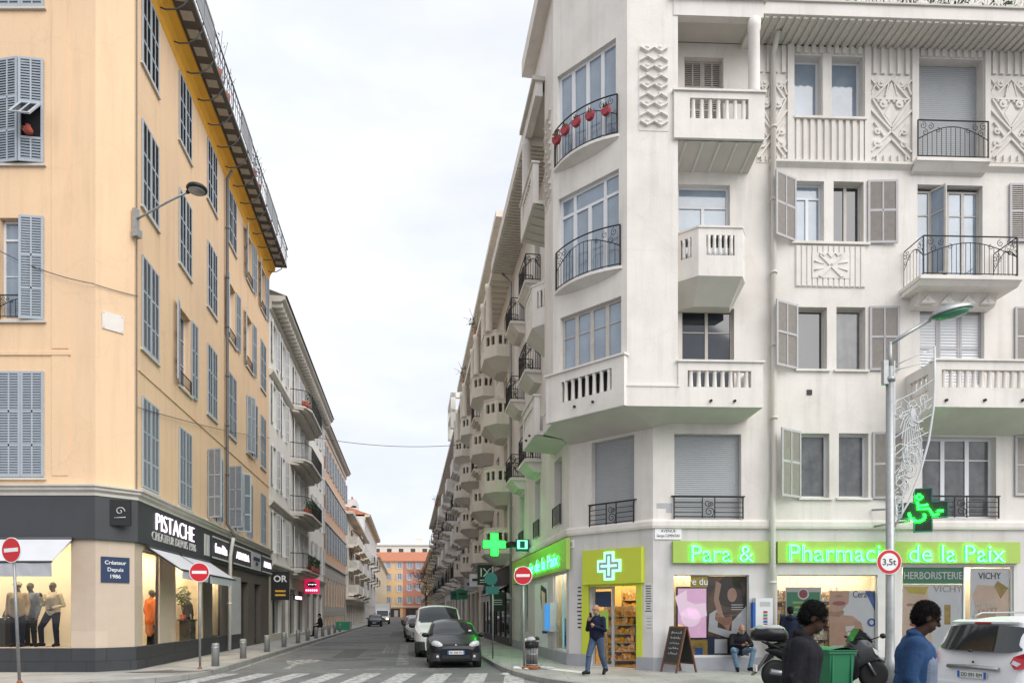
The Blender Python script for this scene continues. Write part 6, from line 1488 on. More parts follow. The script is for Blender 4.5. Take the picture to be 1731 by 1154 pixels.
# cables
def cable(a, b, sag, label, r=.012, n=14):
    mb = MB(); a, b = Vector(a), Vector(b); mb.tube([tuple(a.lerp(b, i/n) - Vector((0, 0, sag*4*(i/n)*(1-i/n)))) for i in range(n+1)], r, 'pipe_dark', 4)
    return solo('cable', mb, label, 'cable')
z1 = LF.z(-100, 372); cable(LF.W(LF.s(-100), .06, LF.z(-100, 360)), LF.W(-.02, .10, LF.z(163, 482)), .3, 'thin cable sagging across the avenue front of the yellow house')
cable(LF.W(-.02, .10, LF.z(163, 482)), LS.W(.02, .08, LS.z(226, 498)), .02, 'short cable continuing round the yellow corner below the lamp')
cable(LS.W(.02, .06, LS.z(227, 687)), LS.W(18.8, .1, LS.z(455, 742)), .12, 'cable running along the yellow street front above the first floor')
cable(LS.W(31, .9, 14.1), RS.W(-31, 1.0, 13.9), .35, 'single cable slung across the street in front of the sky', .02)
mb = MB(); mb.tube([(.03, -.05, z*.7+4) for z in range(0, 23)], .014, 'pipe_dark', 4); solo('cable', mb, 'upright cable running down the edge of the yellow street front', 'cable', LS.M)

# ================================================================ street furniture
def no_entry(M, h, d, label, lean=0, bar='sign_white'):
    t = thing('no_entry_sign', label, 'road sign', M=M, group='red no entry signs')
    mb = MB(); mb.tube([(0, 0, 0), (0, 0, h+d*.45)], .032, 'steel_post', 10); mb.lathe([(.075, 0), (.055, .04), (.034, .07)], 'rust', 10); part('post', mb, t)
    mb = MB(); mb.disc((0, h), d/2, -.055, -.04, 'sign_white', 32); part('disc', mb, t); mb = MB(); mb.disc((0, h), d/2-.018, -.058, -.055, 'sign_red', 32); part('red_face', mb, t)
    mb = MB(); mb.box(-d*.36, d*.36, -.062, -.058, h-d*.075, h+d*.075, bar); part('bar', mb, t); return t
no_entry(Matrix.Translation(((33-CXP)/FPX*15.75, 15.75, .12)) @ Matrix.Rotation(R(-2.6), 4, 'Y') @ Matrix.Rotation(R(-16), 4, 'Z'), 2.95, .56, 'leaning no entry sign at the far left before the clothes shop window')
no_entry(Matrix.Translation(((338-CXP)/FPX*19.7, 19.7, .12)) @ Matrix.Rotation(R(6), 4, 'Z'), 2.68, .54, 'no entry sign in front of the street side awnings')
no_entry(Matrix.Translation(((886-CXP)/FPX*19.9, 19.9, .12)) @ Matrix.Rotation(R(-4), 4, 'Z') @ Matrix.Rotation(R(-.6), 4, 'Y'), 2.6, .52, 'no entry sign above the litter bin by the pharmacy')
t = thing('road_sign', 'greenish round road sign back with plate on a thin pole by the black car', 'road sign', M=Matrix.Translation(((833-CXP)/FPX*24.3, 24.3, .12)))
mb = MB(); mb.tube([(0, 0, 0), (0, 0, 3.15)], .03, 'steel_post', 8); part('post', mb, t); mb = MB(); mb.disc((-.06, 2.72), .22, -.05, -.035, 'sign_teal', 24); part('disc', mb, t); mb = MB(); mb.box(-.24, .2, -.05, -.035, 2.2, 2.46, 'sign_teal'); part('plate', mb, t)
bl = None; ys = [20.8, 24.3, 28.4, 32.3, 36.4, 39.9, 43.5, 46.9, 50.6, 54.6, 58.6]
lab = ['nearest grey bollard, beside the second no entry sign', 'second grey bollard from the viewer along the left kerb', 'third grey bollard from the viewer along the left kerb', 'fourth grey bollard, before the shop with the black sign', 'fifth grey bollard from the viewer along the left kerb', 'sixth grey bollard, just before the seated person', 'grey bollard the dark clothed person sits against', 'first grey bollard beyond the seated person', 'second grey bollard beyond the seated person', 'third grey bollard beyond the seated person', 'farthest grey bollard of the left kerb row']
for i, y in enumerate(ys):
    s = (y-19.5-.27)/.9895; M = LS.T(s, .12, 1.85)
    if not bl:
        bl = thing('bollard', lab[0], 'bollard', M=M, group='grey bollards along the left kerb'); mb = MB(); mb.lathe([(.11, 0), (.11, .62), (.105, .655), (.08, .67), (0, .672)], 'zinc', 18); part('post', mb, bl); mb = MB(); mb.lathe([(.113, .52), (.113, .56)], 'galvanised', 18); part('band', mb, bl)
    else: dup(bl, None, M, lab[i])
for i, s in enumerate((44.6, 47.2)):
    mb = MB(); mb.prism([(-.55, 0), (.55, 0), (.6, .75), (-.6, .75)], -.3, .3, 'sign_green' if i == 0 else 'zinc', 'y'); [mb.box(-.5+.25*k, -.44+.25*k, -.315, -.3, .05, .7, 'frame_dark') for k in range(5)]
    solo('planter_box', mb, ('dark green planter box on the far left kerb', 'grey planter box just beyond the green one on the far left kerb')[i], 'planter', LS.T(s, .12, 1.6) @ Matrix.Rotation(R(90), 4, 'Z'))
# litter bin and litter
t = thing('litter_bin', 'slatted metal litter bin with an overflowing black bag beside the no entry sign', 'bin', M=Matrix.Translation(((899-CXP)/FPX*20.1, 20.1, .12)))
mb = MB(); mb.lathe([(.15, 0), (.15, .03), (.02, .04)], 'galvanised', 16)
for k in range(22): a = 2*pi*k/22; mb.tube([(.155*cos(a), .155*sin(a), .02), (.165*cos(a), .165*sin(a), .66)], .011, 'galvanised', 4)
for z in (.1, .4, .66): mb.lathe([(.17, z-.015), (.178, z), (.17, z+.015)], 'galvanised', 20)
part('cage', mb, t)
mb = MB(); rr = random.Random(4)
prof = [(.145, .05), (.15, .3), (.15, .62), (.19, .68), (.20, .74), (.19, .67), (.20, .58)]
mb.lathe(prof, 'black_plastic', 20); mb.v = [(x*(1+rr.uniform(-.05, .05)), y*(1+rr.uniform(-.05, .05)), z+rr.uniform(-.02, .02)) for x, y, z in mb.v]; part('bin_bag', mb, t)
def crumple(c, r, m, seed):
    rr = random.Random(seed); mb = MB().ball((0, 0, 0), 1, m, 8, 6); mb.sm = [False]*len(mb.f)
    mb.v = [(c[0]+x*r*rr.uniform(.7, 1.25), c[1]+y*r*rr.uniform(.7, 1.25), c[2]+max(-.5, z)*r*rr.uniform(.5, .9)) for x, y, z in mb.v]; return mb
for i, (p, r, m, lb) in enumerate((((-.02, -.02, .80), .13, 'paper_grey', 'crumpled grey rubbish heaped on the litter bin'), ((.13, .02, .82), .10, 'black_plastic', 'dark bundle of rubbish poking out of the litter bin'), ((-.16, .02, .78), .08, 'paper', 'white paper scrap sticking from the litter bin'))):
    solo('rubbish', crumple(p, r, m, i), lb, 'rubbish', WM[t])
lit = [(-.42, -.25, .11, 'paper', 'crumpled white paper left of the sign foot'), (.0, -.32, .16, 'rust', 'flattened brown cardboard at the foot of the sign'), (.3, -.1, .1, 'paper', 'white paper bag lying right of the litter bin'), (.42, -.3, .13, 'paper_grey', 'grey paper scrap on the pavement right of the bin'), (-.15, -.42, .07, 'paper', 'small white scrap in front of the brown cardboard'), (-.75, -.9, .10, 'paper_grey', 'grey scrap lying in the gutter near the sign')]
for i, (x, y, r, m, lb) in enumerate(lit):
    mb = crumple((0, 0, r*.35), r, m, 20+i); mb.v = [(x_*1.5, y_*1.2, max(0, z_*.55)) for x_, y_, z_ in mb.v]
    solo('litter', mb, lb, 'litter', Matrix.Translation((.56+x, 20.0+y, .125 if i < 5 else .01)), 'litter around the bin')
mb = MB(); mb.prism([(0, 0), (.95, -1.5), (1.35, -1.35), (.4, .1)], .124, .130, 'paper'); solo('pavement_sheet', mb, 'long white strip lying on the pavement right of the litter bin', 'strip', Matrix.Translation((.75, 19.85, 0)))
# chalkboard
t = thing('chalkboard', 'wooden A frame chalkboard standing on the pavement by the pharmacy door', 'chalkboard', M=Matrix.Translation(((1147-CXP)/FPX*18.7, 18.7, .12)) @ Matrix.Rotation(R(28), 4, 'Z'))
mat('board_wood', (.13, .055, .03), .6, var=.2, scale=10); mat('slate', (.035, .037, .037), .7, var=.15, scale=6); mat('chalk', (.62, .62, .6), .9, var=.3, scale=30)
def aleaf(sg):
    mb = MB(); T = lambda y, u, d=0: (sg*(.04+.33*(1-u))-d*sg*-.0, y, u*1.2)
    Mx = Matrix.Translation((sg*.02, 0, 1.2)) @ Matrix.Rotation(R(-sg*15), 4, 'Y') @ Matrix.Translation((0, 0, -1.24))
    for y in (-.32, .27): mb.box(-.015, .02, y, y+.05, 0, 1.24, 'board_wood', Mx)
    mb.box(-.015, .02, -.27, .27, 1.19, 1.24, 'board_wood', Mx); mb.box(-.015, .02, -.27, .27, .22, .27, 'board_wood', Mx); p = part('panel', mb, t)
    mb = MB(); mb.box(-.006, .006, -.27, .27, .27, 1.19, 'slate', Mx); part('slate', mb, p); return p, Mx
p, Mx = aleaf(-1); aleaf(1)
mb = MB(); rr = random.Random(8)
for k in range(5):
    y = -.2
    while y < .18: w = rr.uniform(.03, .09); mb.tube([(-.012, y, 1.05-.14*k), (-.012, y+w*.5, 1.05-.14*k+rr.uniform(.02, .06)), (-.012, y+w, 1.05-.14*k+rr.uniform(-.02, .02))], .006, 'chalk', 4, False, Mx); y += w+.02
part('chalk_writing', mb, p)
# lamp post with winter decoration and weight-limit sign
LPY = 15.2; lx = (1504.5-CXP)/FPX*LPY; zz = lambda y: CAMZ+(HYP-y)/FPX*LPY; xx = lambda x: (x-CXP)/FPX*LPY-lx
t = thing('street_lamp', 'tall grey street lamp with one raised arm in front of the pharmacy', 'street lamp', (lx, LPY, .12))
mb = MB(); mb.lathe([(.16, 0), (.15, .5), (.10, .6), (.088, 1.2), (.08, zz(620)-.12)], 'galvanised', 16); mb.tube([(0, 0, zz(625)-.12), (0, 0, zz(578)-.12)], .045, 'galvanised', 8); part('pole', mb, t)
mb = MB(); mb.tube([(0, 0, zz(582)-.12), (xx(1535), 0, zz(562)-.12), (xx(1572), 0, zz(541)-.12)], .04, 'galvanised', 8); part('arm', mb, t)
Lm = WM[t] @ Matrix.Translation((xx(1606), -.05, zz(529)-.12)) @ Matrix.Rotation(R(-12), 4, 'Y')
mb = MB(); mb.lathe([(0, .17), (.2, .15), (.38, .08), (.47, 0), (.45, -.02)], 'galvanised', 24); mb.v = [(x, y*.62, z) for x, y, z in mb.v]; part('lamp_head', mb, t, Lm)
mat('lens_green', (.05, .22, .13), .2, var=.15, scale=4); mb = MB(); mb.lathe([(.43, -.02), (.30, -.10), (0, -.13)], 'lens_green', 24); mb.v = [(x, y*.62, z) for x, y, z in mb.v]; part('lens', mb, t, Lm)
mb = MB(); mb.lathe([(.10, 0), (.11, .05), (.10, .1)], 'galvanised', 14, (0, 0, zz(645)-.12)); mb.box(-.16, -.06, -.06, .06, zz(650)-.12, zz(610)-.12, 'galvanised'); part('clamp', mb, t)
t = thing('weight_limit_sign', 'round red rimmed 3,5t weight limit sign on the lamp post', 'road sign', M=Matrix.Translation(((1501-CXP)/FPX*15.1, 15.07, zz(950))))
mb = MB(); mb.disc((0, 0), .265, -.02, 0, 'sign_white', 32); part('plate', mb, t); mb = MB(); mb.disc((0, 0), .25, -.024, -.02, 'sign_red', 32); part('rim', mb, t); mb = MB(); mb.disc((0, 0), .185, -.028, -.024, 'sign_white', 32); part('face', mb, t)
part('lettering', letters('3,5t', .13, 'ink', .004, bold=.015), t, WM[t] @ Matrix.Translation((0, -.03, 0))); mb = MB(); mb.box(-.02, .08, 0, .05, -.03, .03, 'galvanised'); part('bracket', mb, t)
t = thing('winter_decoration', 'white wire sail shaped winter light decoration fixed to the lamp post', 'decoration', (lx, LPY, 0))
mb = MB(); w = 'white_metal'; Pt = lambda x, y, d=0: (xx(x), d, zz(y))
mb.tube([Pt(1580, 586), Pt(1580, 640), Pt(1578, 690), Pt(1570, 745), Pt(1555, 800), Pt(1535, 850), Pt(1512, 890)], .022, w, 6); mb.tube([Pt(1512, 618), Pt(1545, 602), Pt(1578, 590)], .014, w, 5); mb.tube([Pt(1512, 626), Pt(1580, 608)], .012, w, 5); mb.tube([Pt(1512, 610), Pt(1512, 890)], .014, w, 5); part('frame', mb, t)
mb = MB(); rr = random.Random(6)
def outx(y): return 1580 if y < 650 else 1580-68*((y-650)/240)**1.7
for k in range(7): y = 640+k*30; mb.tube([Pt(1512, y+40), Pt((1512+outx(y))/2, y+18+rr.uniform(-8, 8)), Pt(outx(y), y)], .012, w, 4, False)
for k in range(34):
    y = rr.uniform(670, 865); x = rr.uniform(1516, max(1520, outx(y)-14)); r = rr.uniform(8, 20); a0 = rr.uniform(0, 6.28); sgn = rr.choice((-1, 1))
    pts = [Pt(min(outx(y)-1, max(1513, x+r*(1-.8*i/9)*cos(a0+sgn*i*.75))), y+1.3*r*(1-.8*i/9)*sin(a0+sgn*i*.75), rr.uniform(-.03, .03)) for i in range(10)]; mb.tube(pts, .012, w, 4, False)
for k in range(11): a = R(60+k*11); mb.tube([Pt(1545, 690), Pt(1545+18*cos(a), 690+40*sin(a)), Pt(min(outx(700+70*sin(a))-2, 1545+34*cos(a)+8), 690+95*sin(a))], .014, w, 4, False)
part('wire_scroll', mb, t)
# LED pharmacy crosses
def led_cross(M, r, w, th, label, face):
    t = thing('pharmacy_cross', label, 'pharmacy cross', M=M)
    mb = MB(); mb.prism(cross(r, w), -th/2, th/2, 'sign_teal', 'y'); part('body', mb, t)
    for sg in (-1, 1): mb = MB(); y = sg*(th/2+.002); mb.prism(cross(r-.03, w-.03), y-.002, y+.002, 'led_green' if face else 'sign_black', 'y'); part('screen', mb, t)
    return t
G = RS.off(1.45); t = led_cross(Matrix.Translation(G.W(-6.6, 0, 4.32)) @ Matrix.Rotation(R(8), 4, 'Z'), .46, .16, .16, 'bright solid green pharmacy cross on an arm over the street', True)
mb = MB(); mb.tube([(.2, .02, -.05), (.7, .1, .03), (1.42, .2, 0)], [.09, .13, .06], 'black_plastic', 8); part('arm', mb, t)
mb = MB(); mb.box(.85, 1.38, -.02, .1, -.25, .22, 'sign_teal'); mb.box(.9, 1.3, -.03, -.02, -.15, .18, 'neon_mint'); mb.box(1.0, 1.2, -.04, -.03, -.12, .15, 'sign_teal'); part('sign_box', mb, t)
M = Matrix.Translation((RF.W(RF.s(1520), 1.05, RF.off(1.05).z(1524, 862)))) @ Matrix.Rotation(R(-24), 4, 'Z')
t = led_cross(M, .56, .21, .24, 'dark pharmacy cross with drawn green neon figure behind the lamp post', False)
mb = MB(); y = -.135; scroll(mb, (-.05, -.12), .28, .55, R(170), 1, y, 'led_figure', .028, 12)
for pts in ([(-.18, .33), (-.1, .40), (-.02, .33), (-.1, .26), (-.18, .33)], [(-.14, .22), (-.12, .02), (.12, .02), (.22, -.16), (.34, -.12)], [(-.12, .10), (.1, .12)], [(.30, -.05), (.44, -.05)]): mb.tube([(x, y, z) for x, z in pts], .026, 'led_figure', 6)
part('neon_figure', mb, t); mb = MB(); mb.tube([(-.4, .05, .08), (-1.15, .55, .15)], .03, 'galvanised', 6); mb.tube([(-.3, .05, -.25), (-1.1, .55, -.3)], .03, 'galvanised', 6); part('bracket', mb, t)
# blade signs and small shop things on the right
t = thing('hanging_sign', 'black and white hanging shop sign with two tall letters above the parked cars', 'sign', M=RS.T(-14.2, 3.55, .95) )
t2 = Matrix.Translation(RS.W(-14.2, .95, 3.55)) @ Matrix.Rotation(R(8), 4, 'Z')
mb = MB(); mb.box(-.42, .42, -.05, .05, -.5, .5, 'sign_black'); part('box', mb, t, t2); part('lettering', letters('IX', .42, 'sign_white', .01), t, t2 @ Matrix.Translation((0, -.056, .12))); mb = MB(); mb.box(-.3, .3, -.056, -.05, -.28, -.24, 'sign_white'); mb.box(-.3, .3, -.056, -.05, -.38, -.35, 'sign_white'); part('text_line', mb, t, t2); mb = MB(); mb.tube([(.42, 0, .4), (.95, 0, .4)], .02, 'iron', 5); part('bracket', mb, t, t2)
t = awning(RS, -16.4, -12.4, 3.0, 2.55, .95, .3, 'pale grey awning over the shop next to the pharmacy'); 
t2 = Matrix.Translation(RS.W(-12.2, .6, 2.2)) @ Matrix.Rotation(R(8), 4, 'Z'); mb = MB(); mb.box(-.35, .35, -.03, .03, -.45, .45, 'sign_black'); [mb.box(-.2, .2, -.036, -.03, .05-.1*k, .09-.1*k, 'paper_grey') for k in range(3)]; solo('board_sign', mb, 'plain black board sign hanging below the pale awning', 'sign', t2)
for tt, z, m, lb in ((22.5, 3.4, 'paper_grey', 'round grey blade sign beyond the black hanging sign'), (19.0, 3.5, 'white_print', 'white blade sign with dark lines beyond the black hanging sign'), (30, 3.0, 'sign_green', 'small green blade sign far along the right side'), (37, 3.1, 'sign_teal', 'teal blade sign farthest along the right side')):
    mb = MB(); mb.box(-.4, .4, -.05, .05, -.35, .35, m); mb.box(-.25, .25, -.056, -.05, -.05, .1, 'ink'); mb.tube([(.4, 0, .2), (.9, 0, .2)], .02, 'iron', 4); solo('blade_sign', mb, lb, 'sign', Matrix.Translation(RS.W(-tt, .95, z)) @ Matrix.Rotation(R(8), 4, 'Z'), 'blade signs on the right')
# ================================================================ vehicles
def cpaint(name, c, rough=.28): return mat(name, c, rough, var=.02, coat=.2, spec=.2)
cpaint('paint_black', (.012, .013, .018)); cpaint('paint_white', (.74, .75, .77)); cpaint('paint_dark', (.02, .022, .03)); cpaint('paint_red', (.22, .02, .025)); cpaint('paint_silver', (.32, .33, .34)); cpaint('paint_van', (.76, .76, .76))
mat('auto_glass', (.018, .022, .024), .05, var=.2, scale=1.5, spec=.8)
mat('lamp_clear', (.55, .56, .58), .12, var=.25, scale=18, spec=.8)
mat('lamp_red', (.35, .01, .02), .15, var=.1)
mat('lamp_on', (1, .8, .5), .2, var=0, emit=(1, .72, .4), es=6)
mat('alloy', (.38, .39, .40), .35, metal=.7, var=.1)
mat('trim_grey', (.05, .052, .055), .6, var=.08)
mat('plate', (.68, .68, .66), .5, var=.03)
def cat_rom(pts, u):
    """piecewise smooth curve through (x, value) pairs"""
    n = len(pts)
    for i in range(n-1):
        if u <= pts[i+1][0] or i == n-2:
            x0, y0 = pts[i]; x1, y1 = pts[i+1]; t = min(1, max(0, (u-x0)/(x1-x0)))
            def sl(k):
                if k <= 0: return (pts[1][1]-pts[0][1])/(pts[1][0]-pts[0][0])
                if k >= n-1: return (pts[-1][1]-pts[-2][1])/(pts[-1][0]-pts[-2][0])
                a = (pts[k][1]-pts[k-1][1])/(pts[k][0]-pts[k-1][0]); b = (pts[k+1][1]-pts[k][1])/(pts[k+1][0]-pts[k][0])
                return 0 if a*b <= 0 else 2*a*b/(a+b)
            h = x1-x0; return y0*(2*t**3-3*t*t+1)+sl(i)*h*(t**3-2*t*t+t)+y1*(-2*t**3+3*t*t)+sl(i+1)*h*(t**3-t*t)
def car_shell(spec, nx=120, ny=64):
    """body grid: x along the car (0 front .. L rear), cross section from sill up over the roof.
       spec: L, top(x), belt(x), half(x) widths at belt, roofw(x), sill z, wheels [(x, r)], plus region tests"""
    L_ = spec['L']; out = []
    for i in range(nx+1):
        x = L_*i/nx; x = x; zt = cat_rom(spec['top'], x); zb = min(cat_rom(spec['belt'], x), zt-.02); w = cat_rom(spec['half'], x); rw = min(cat_rom(spec['roofw'], x), w); s = cat_rom(spec['sill'], x)
        row = []
        for j in range(ny+1):
            v = j/ny*2-1                              # -1 .. 1 over the top
            a = abs(v); sg = 1 if v >= 0 else -1
            if a > .55:                               # side panel: sill -> belt
                t = (1-a)/.45; y = w*(.93+.07*sin(pi*min(1, t*.62+.1))); z = s+(zb-s)*t
            elif a > .25:                             # window band: belt -> roof rail
                t = (.55-a)/.30; q = zt-zb; y = w+(rw-w)*(t**1.15); z = zb+(q*.88)*sin(t*pi/2*.98)**1.0 if q > .15 else zb+q*.7*t
                if q <= .15: y = w+(rw-w)*t
            else:
                t = (.25-a)/.25; q = zt-zb; z0 = zb+(q*.88 if q > .15 else q*.7); y = rw*(1-t)**.9; z = z0+(zt-z0)*(1-(1-t)**2.2)
            row.append((x, sg*y, z))
        out.append(row)
    return out
def wheel(parent, x, y, r, w, side, M, rim='alloy'):
    t = MB(); Mx = Matrix.Translation((x, y, r)) @ Matrix.Rotation(R(90), 4, 'X')
    t.lathe([(r*.62, -w/2), (r*.93, -w/2), (r, -w*.36), (r, w*.36), (r*.93, w/2), (r*.62, w/2)], 'rubber', 28, M=Mx); wh = part('wheel', t, parent, M)
    m = MB(); yy = -side*w*.36; m.lathe([(0, yy*.75), (r*.2, yy*.8), (r*.60, yy*.55), (r*.64, yy)], rim, 24, M=Mx)
    for k in range(7): a = 2*pi*k/7; m.box(r*.12, r*.58, -.025, .025, min(yy, yy*.7), max(yy, yy*.7), rim, Mx @ Matrix.Rotation(a, 4, 'Z'))
    part('rim', m, wh)
def build_car(name, label, cat, M, spec, paint, detail, group=None):
    """M: car frame, +x from nose to tail, y to its right-hand side seen from the nose, z up"""
    t = thing(name, label, cat, M=M, group=group)
    G = car_shell(spec, spec.get('nx', 120), spec.get('ny', 64)); body, glass, trim = MB(), MB(), MB()
    W = spec['windows']; wh = spec['wheels']; nx, ny = len(G)-1, len(G[0])-1
    cells = {'body': [], 'glass': [], 'trim': []}
    for i in range(nx):
        for j in range(ny):
            p = [Vector(G[i][j]), Vector(G[i+1][j]), Vector(G[i+1][j+1]), Vector(G[i][j+1])]; c = sum(p, Vector())/4
            if any((c.x-x)**2+(c.z-r)**2 < (r*1.10)**2 and abs(c.y) > .5 for x, r in wh): continue
            k = W(c.x, c.y, c.z); cells[k or 'body'].append((i, j))
    def emit(mb, cl, m):
        ix = {}; fs = []
        for i, j in cl:
            f = []
            for q in ((i, j), (i, j+1), (i+1, j+1), (i+1, j)):
                if q not in ix: ix[q] = len(ix)
                f.append(ix[q])
            fs.append(f)
        vs = [None]*len(ix)
        for q, k in ix.items(): vs[k] = G[q[0]][q[1]]
        mb.add(vs, fs, m, True)
    emit(body, cells['body'], paint)
    # closed ends and dark underbody
    for i in (0, nx):
        r_ = G[i]; n = len(r_); body.add(r_, [tuple(range(n)) if i else tuple(range(n))[::-1]], paint, False)
    part('body', body, t)
    if cells['glass']: emit(glass, cells['glass'], 'auto_glass'); part('window', glass, t)
    if cells['trim']: emit(trim, cells['trim'], 'trim_grey'); part('bumper', trim, t)
    ub = MB(); w = cat_rom(spec['half'], spec['L']/2)*.92; ub.box(.25, spec['L']-.25, -w, w, .2, .5, 'black_plastic'); part('underbody', ub, t)
    for x, r in wh:
        for sg in (-1, 1):
            ar = MB(); ar.lathe([(r*1.12, -.12), (r*1.12, .1), (0, .1)] if sg > 0 else [(0, -.1), (r*1.12, -.1), (r*1.12, .12)], 'black_plastic', 24, M=Matrix.Translation((x, sg*(w-.08), r)) @ Matrix.Rotation(R(90), 4, 'X')); part('wheel_arch', ar, t)
            wheel(t, x, sg*(cat_rom(spec['half'], x)*.97-.1), r, .2, sg, WM[t])
    detail(t, spec)
    return t
def on_front(mb, pts, G_x, m, d=.01, nose=-1):
    """polygon laid on the nose or tail: pts (y, z), x from G_x(y, z)"""
    a = [(G_x(y, z)+nose*d, y, z) for y, z in pts]; b = [(G_x(y, z)-nose*.03, y, z) for y, z in pts]; n = len(pts)
    mb.add(a+b, [tuple(range(n)), tuple(range(n, 2*n))[::-1]]+[(i, i+n, (i+1) % n+n, (i+1) % n) for i in range(n)], m)
def blob(c, r, m, seg=20, rings=10): return MB().ball(c, r, m, seg, rings)
def mirror_(t, x, z, y, m, s=1.0):
    for sg in (-1, 1):
        mb = blob((x, sg*(y+.10), z), (.07*s, .11*s, .075*s), m, 12, 8); mb.tube([(x+.02, sg*(y-.08), z-.06), (x, sg*(y+.03), z-.03)], .025, m, 6); part('mirror', mb, t)
def plate_(t, x, z, txt, nose, w=.52, y=0):
    mb = MB(); a, b = sorted((x, x+nose*.015)); mb.box(a, b, y-w/2, y+w/2, z-.055, z+.055, 'plate'); p = part('number_plate', mb, t)
    mb = MB(); a, b = sorted((x+nose*.0155, x+nose*.018))
    for yy in ((-w/2), (w/2-.045)): mb.box(a, b, y+yy, y+yy+.045, z-.055, z+.055, 'sign_blue')
    part('blue_band', mb, p)
    Mx = WM[t] @ Matrix.Translation((x+nose*.019, y, z)) @ Matrix.Rotation(R(-90*(-nose if nose < 0 else -1)) if nose < 0 else R(90), 4, 'Z')
    part('lettering', letters(txt, .065, 'ink', .003, width=w*.72), p, Mx)
def wiper(t, x0, z0, L_):
    mb = MB(); mb.tube([(x0, -.35, z0), (x0+.05, .2, z0+.04)], .012, 'black_plastic', 5); part('wiper', mb, t)

# --- small dark hatchback, nose to the camera
tw = dict(L=3.6, wheels=[(.62, .29), (2.95, .29)], nx=180, ny=96,
  top=[(0, .60), (.05, .70), (.3, .80), (.7, .92), (1.0, 1.00), (1.35, 1.22), (1.75, 1.42), (2.2, 1.475), (2.9, 1.44), (3.25, 1.30), (3.5, .98), (3.6, .7)],
  belt=[(0, .56), (.05, .64), (.3, .73), (.7, .84), (1.0, .90), (2.2, .92), (3.2, .94), (3.6, .66)],
  half=[(0, .50), (.06, .62), (.2, .72), (.5, .80), (1.0, .825), (2.6, .825), (3.2, .78), (3.6, .60)],
  roofw=[(0, .40), (.3, .62), (.9, .68), (1.4, .60), (1.9, .56), (3.0, .54), (3.6, .45)],
  sill=[(0, .24), (.3, .2), (3.2, .22), (3.6, .3)])
def tw_win(x, y, z):
    zt = cat_rom(tw['top'], x); zb = cat_rom(tw['belt'], x)
    if 1.03 < x < 1.72 and abs(y) < .70-.10*(x-1.0)/.7-.03 and z > zb+.07: return 'glass'
    if 1.45 < x < 3.0 and z > zb+.04 and z < zt-.10 and abs(y) > .55 and not (2.1 < x < 2.17): return 'glass'
    if z < .46 and x < .35: return 'trim'
tw['windows'] = tw_win
def tw_det(t, sp):
    nose = lambda y, z: max(0, (abs(y)/.62)**2.6*.14) + max(0, z-.55)*.34
    for sg in (-1, 1):
        mb = MB().ball((0, 0, 0), (.10, .20, .135), 'lamp_clear', 24, 12); p = part('headlight', mb, t, WM[t] @ Matrix.Translation((.165, sg*.555, .70)) @ Matrix.Rotation(R(-sg*24), 4, 'Z') @ Matrix.Rotation(R(sg*22), 4, 'X') @ Matrix.Rotation(R(-28), 4, 'Y'))
        mb = MB().ball((-.075, .02*sg, 0), (.03, .05, .05), 'alloy', 12, 8); part('reflector', mb, p)
        mb = MB().ball((.03, sg*.55, .36), (.03, .05, .045), 'lamp_clear', 12, 8); part('fog_lamp', mb, t)
    mb = MB(); mb.box(-.015, .03, -.42, .42, .30, .40, 'black_plastic'); part('lower_grille', mb, t)
    mb = MB(); mb.prism([(0, -.07), (.05, 0), (0, .07), (-.05, 0)], -.015, .0, 'alloy', 'x'); mb.prism([(0, -.035), (.022, 0), (0, .035), (-.022, 0)], -.018, -.015, 'paint_black', 'x'); part('badge', mb, t, WM[t] @ Matrix.Translation((.055, 0, .665)) @ Matrix.Rotation(R(20), 4, 'Y'))
    plate_(t, -.03, .485, 'BK 848 FD', -1); mirror_(t, 1.25, .98, .80, 'paint_black'); 
    mb = MB(); mb.tube([(1.02, -.5, .985), (1.06, .05, 1.0)], .012, 'black_plastic', 5); mb.tube([(1.02, .02, .985), (1.06, .52, 1.0)], .012, 'black_plastic', 5); part('wiper', mb, t)
    mb = MB(); mb.box(1.22, 1.5, -.05, .05, .96, .965, 'paper'); part('bonnet_gap', mb, t) if False else None
    mb = MB(); mb.quad((1.155, -.56, 1.075), (1.155, -.47, 1.075), (1.2, -.47, 1.12), (1.2, -.56, 1.12), 'paper'); mb.v = [(x-.025, y, z+.02) for x, y, z in mb.v]; part('window_sticker', mb, t)
def car_M(px, Y, yaw, z=0): return Matrix.Translation(((px-CXP)/FPX*Y, Y, z)) @ Matrix.Rotation(R(yaw), 4, 'Z')
# nose at camera: car +x points away down the street (direction STX, STY)
SYAW = math.degrees(atan2(STY, STX))
build_car('parked_car', 'small black hatchback parked nose first at the right kerb', 'car', car_M(771, 21.4, SYAW), tw, 'paint_black', tw_det)
# --- white delivery van
kv = dict(L=4.3, wheels=[(.78, .32), (3.5, .32)], nx=150, ny=80,
  top=[(0, .70), (.06, .84), (.4, 1.0), (.9, 1.12), (1.1, 1.2), (1.55, 1.58), (1.95, 1.80), (2.3, 1.84), (4.0, 1.82), (4.2, 1.74), (4.3, 1.2)],
  belt=[(0, .64), (.06, .76), (.4, .90), (1.0, 1.02), (2.0, 1.05), (4.2, 1.05), (4.3, .9)],
  half=[(0, .55), (.08, .70), (.3, .82), (.7, .90), (1.2, .915), (4.1, .91), (4.3, .86)],
  roofw=[(0, .48), (.4, .74), (1.0, .80), (1.6, .75), (2.2, .72), (4.1, .72), (4.3, .70)],
  sill=[(0, .28), (.4, .24), (4.3, .3)])
for k_ in ('top', 'belt'): kv[k_] = [(x, z*1.08) for x, z in kv[k_]]
kv['half'] = [(x, w*1.03) for x, w in kv['half']]
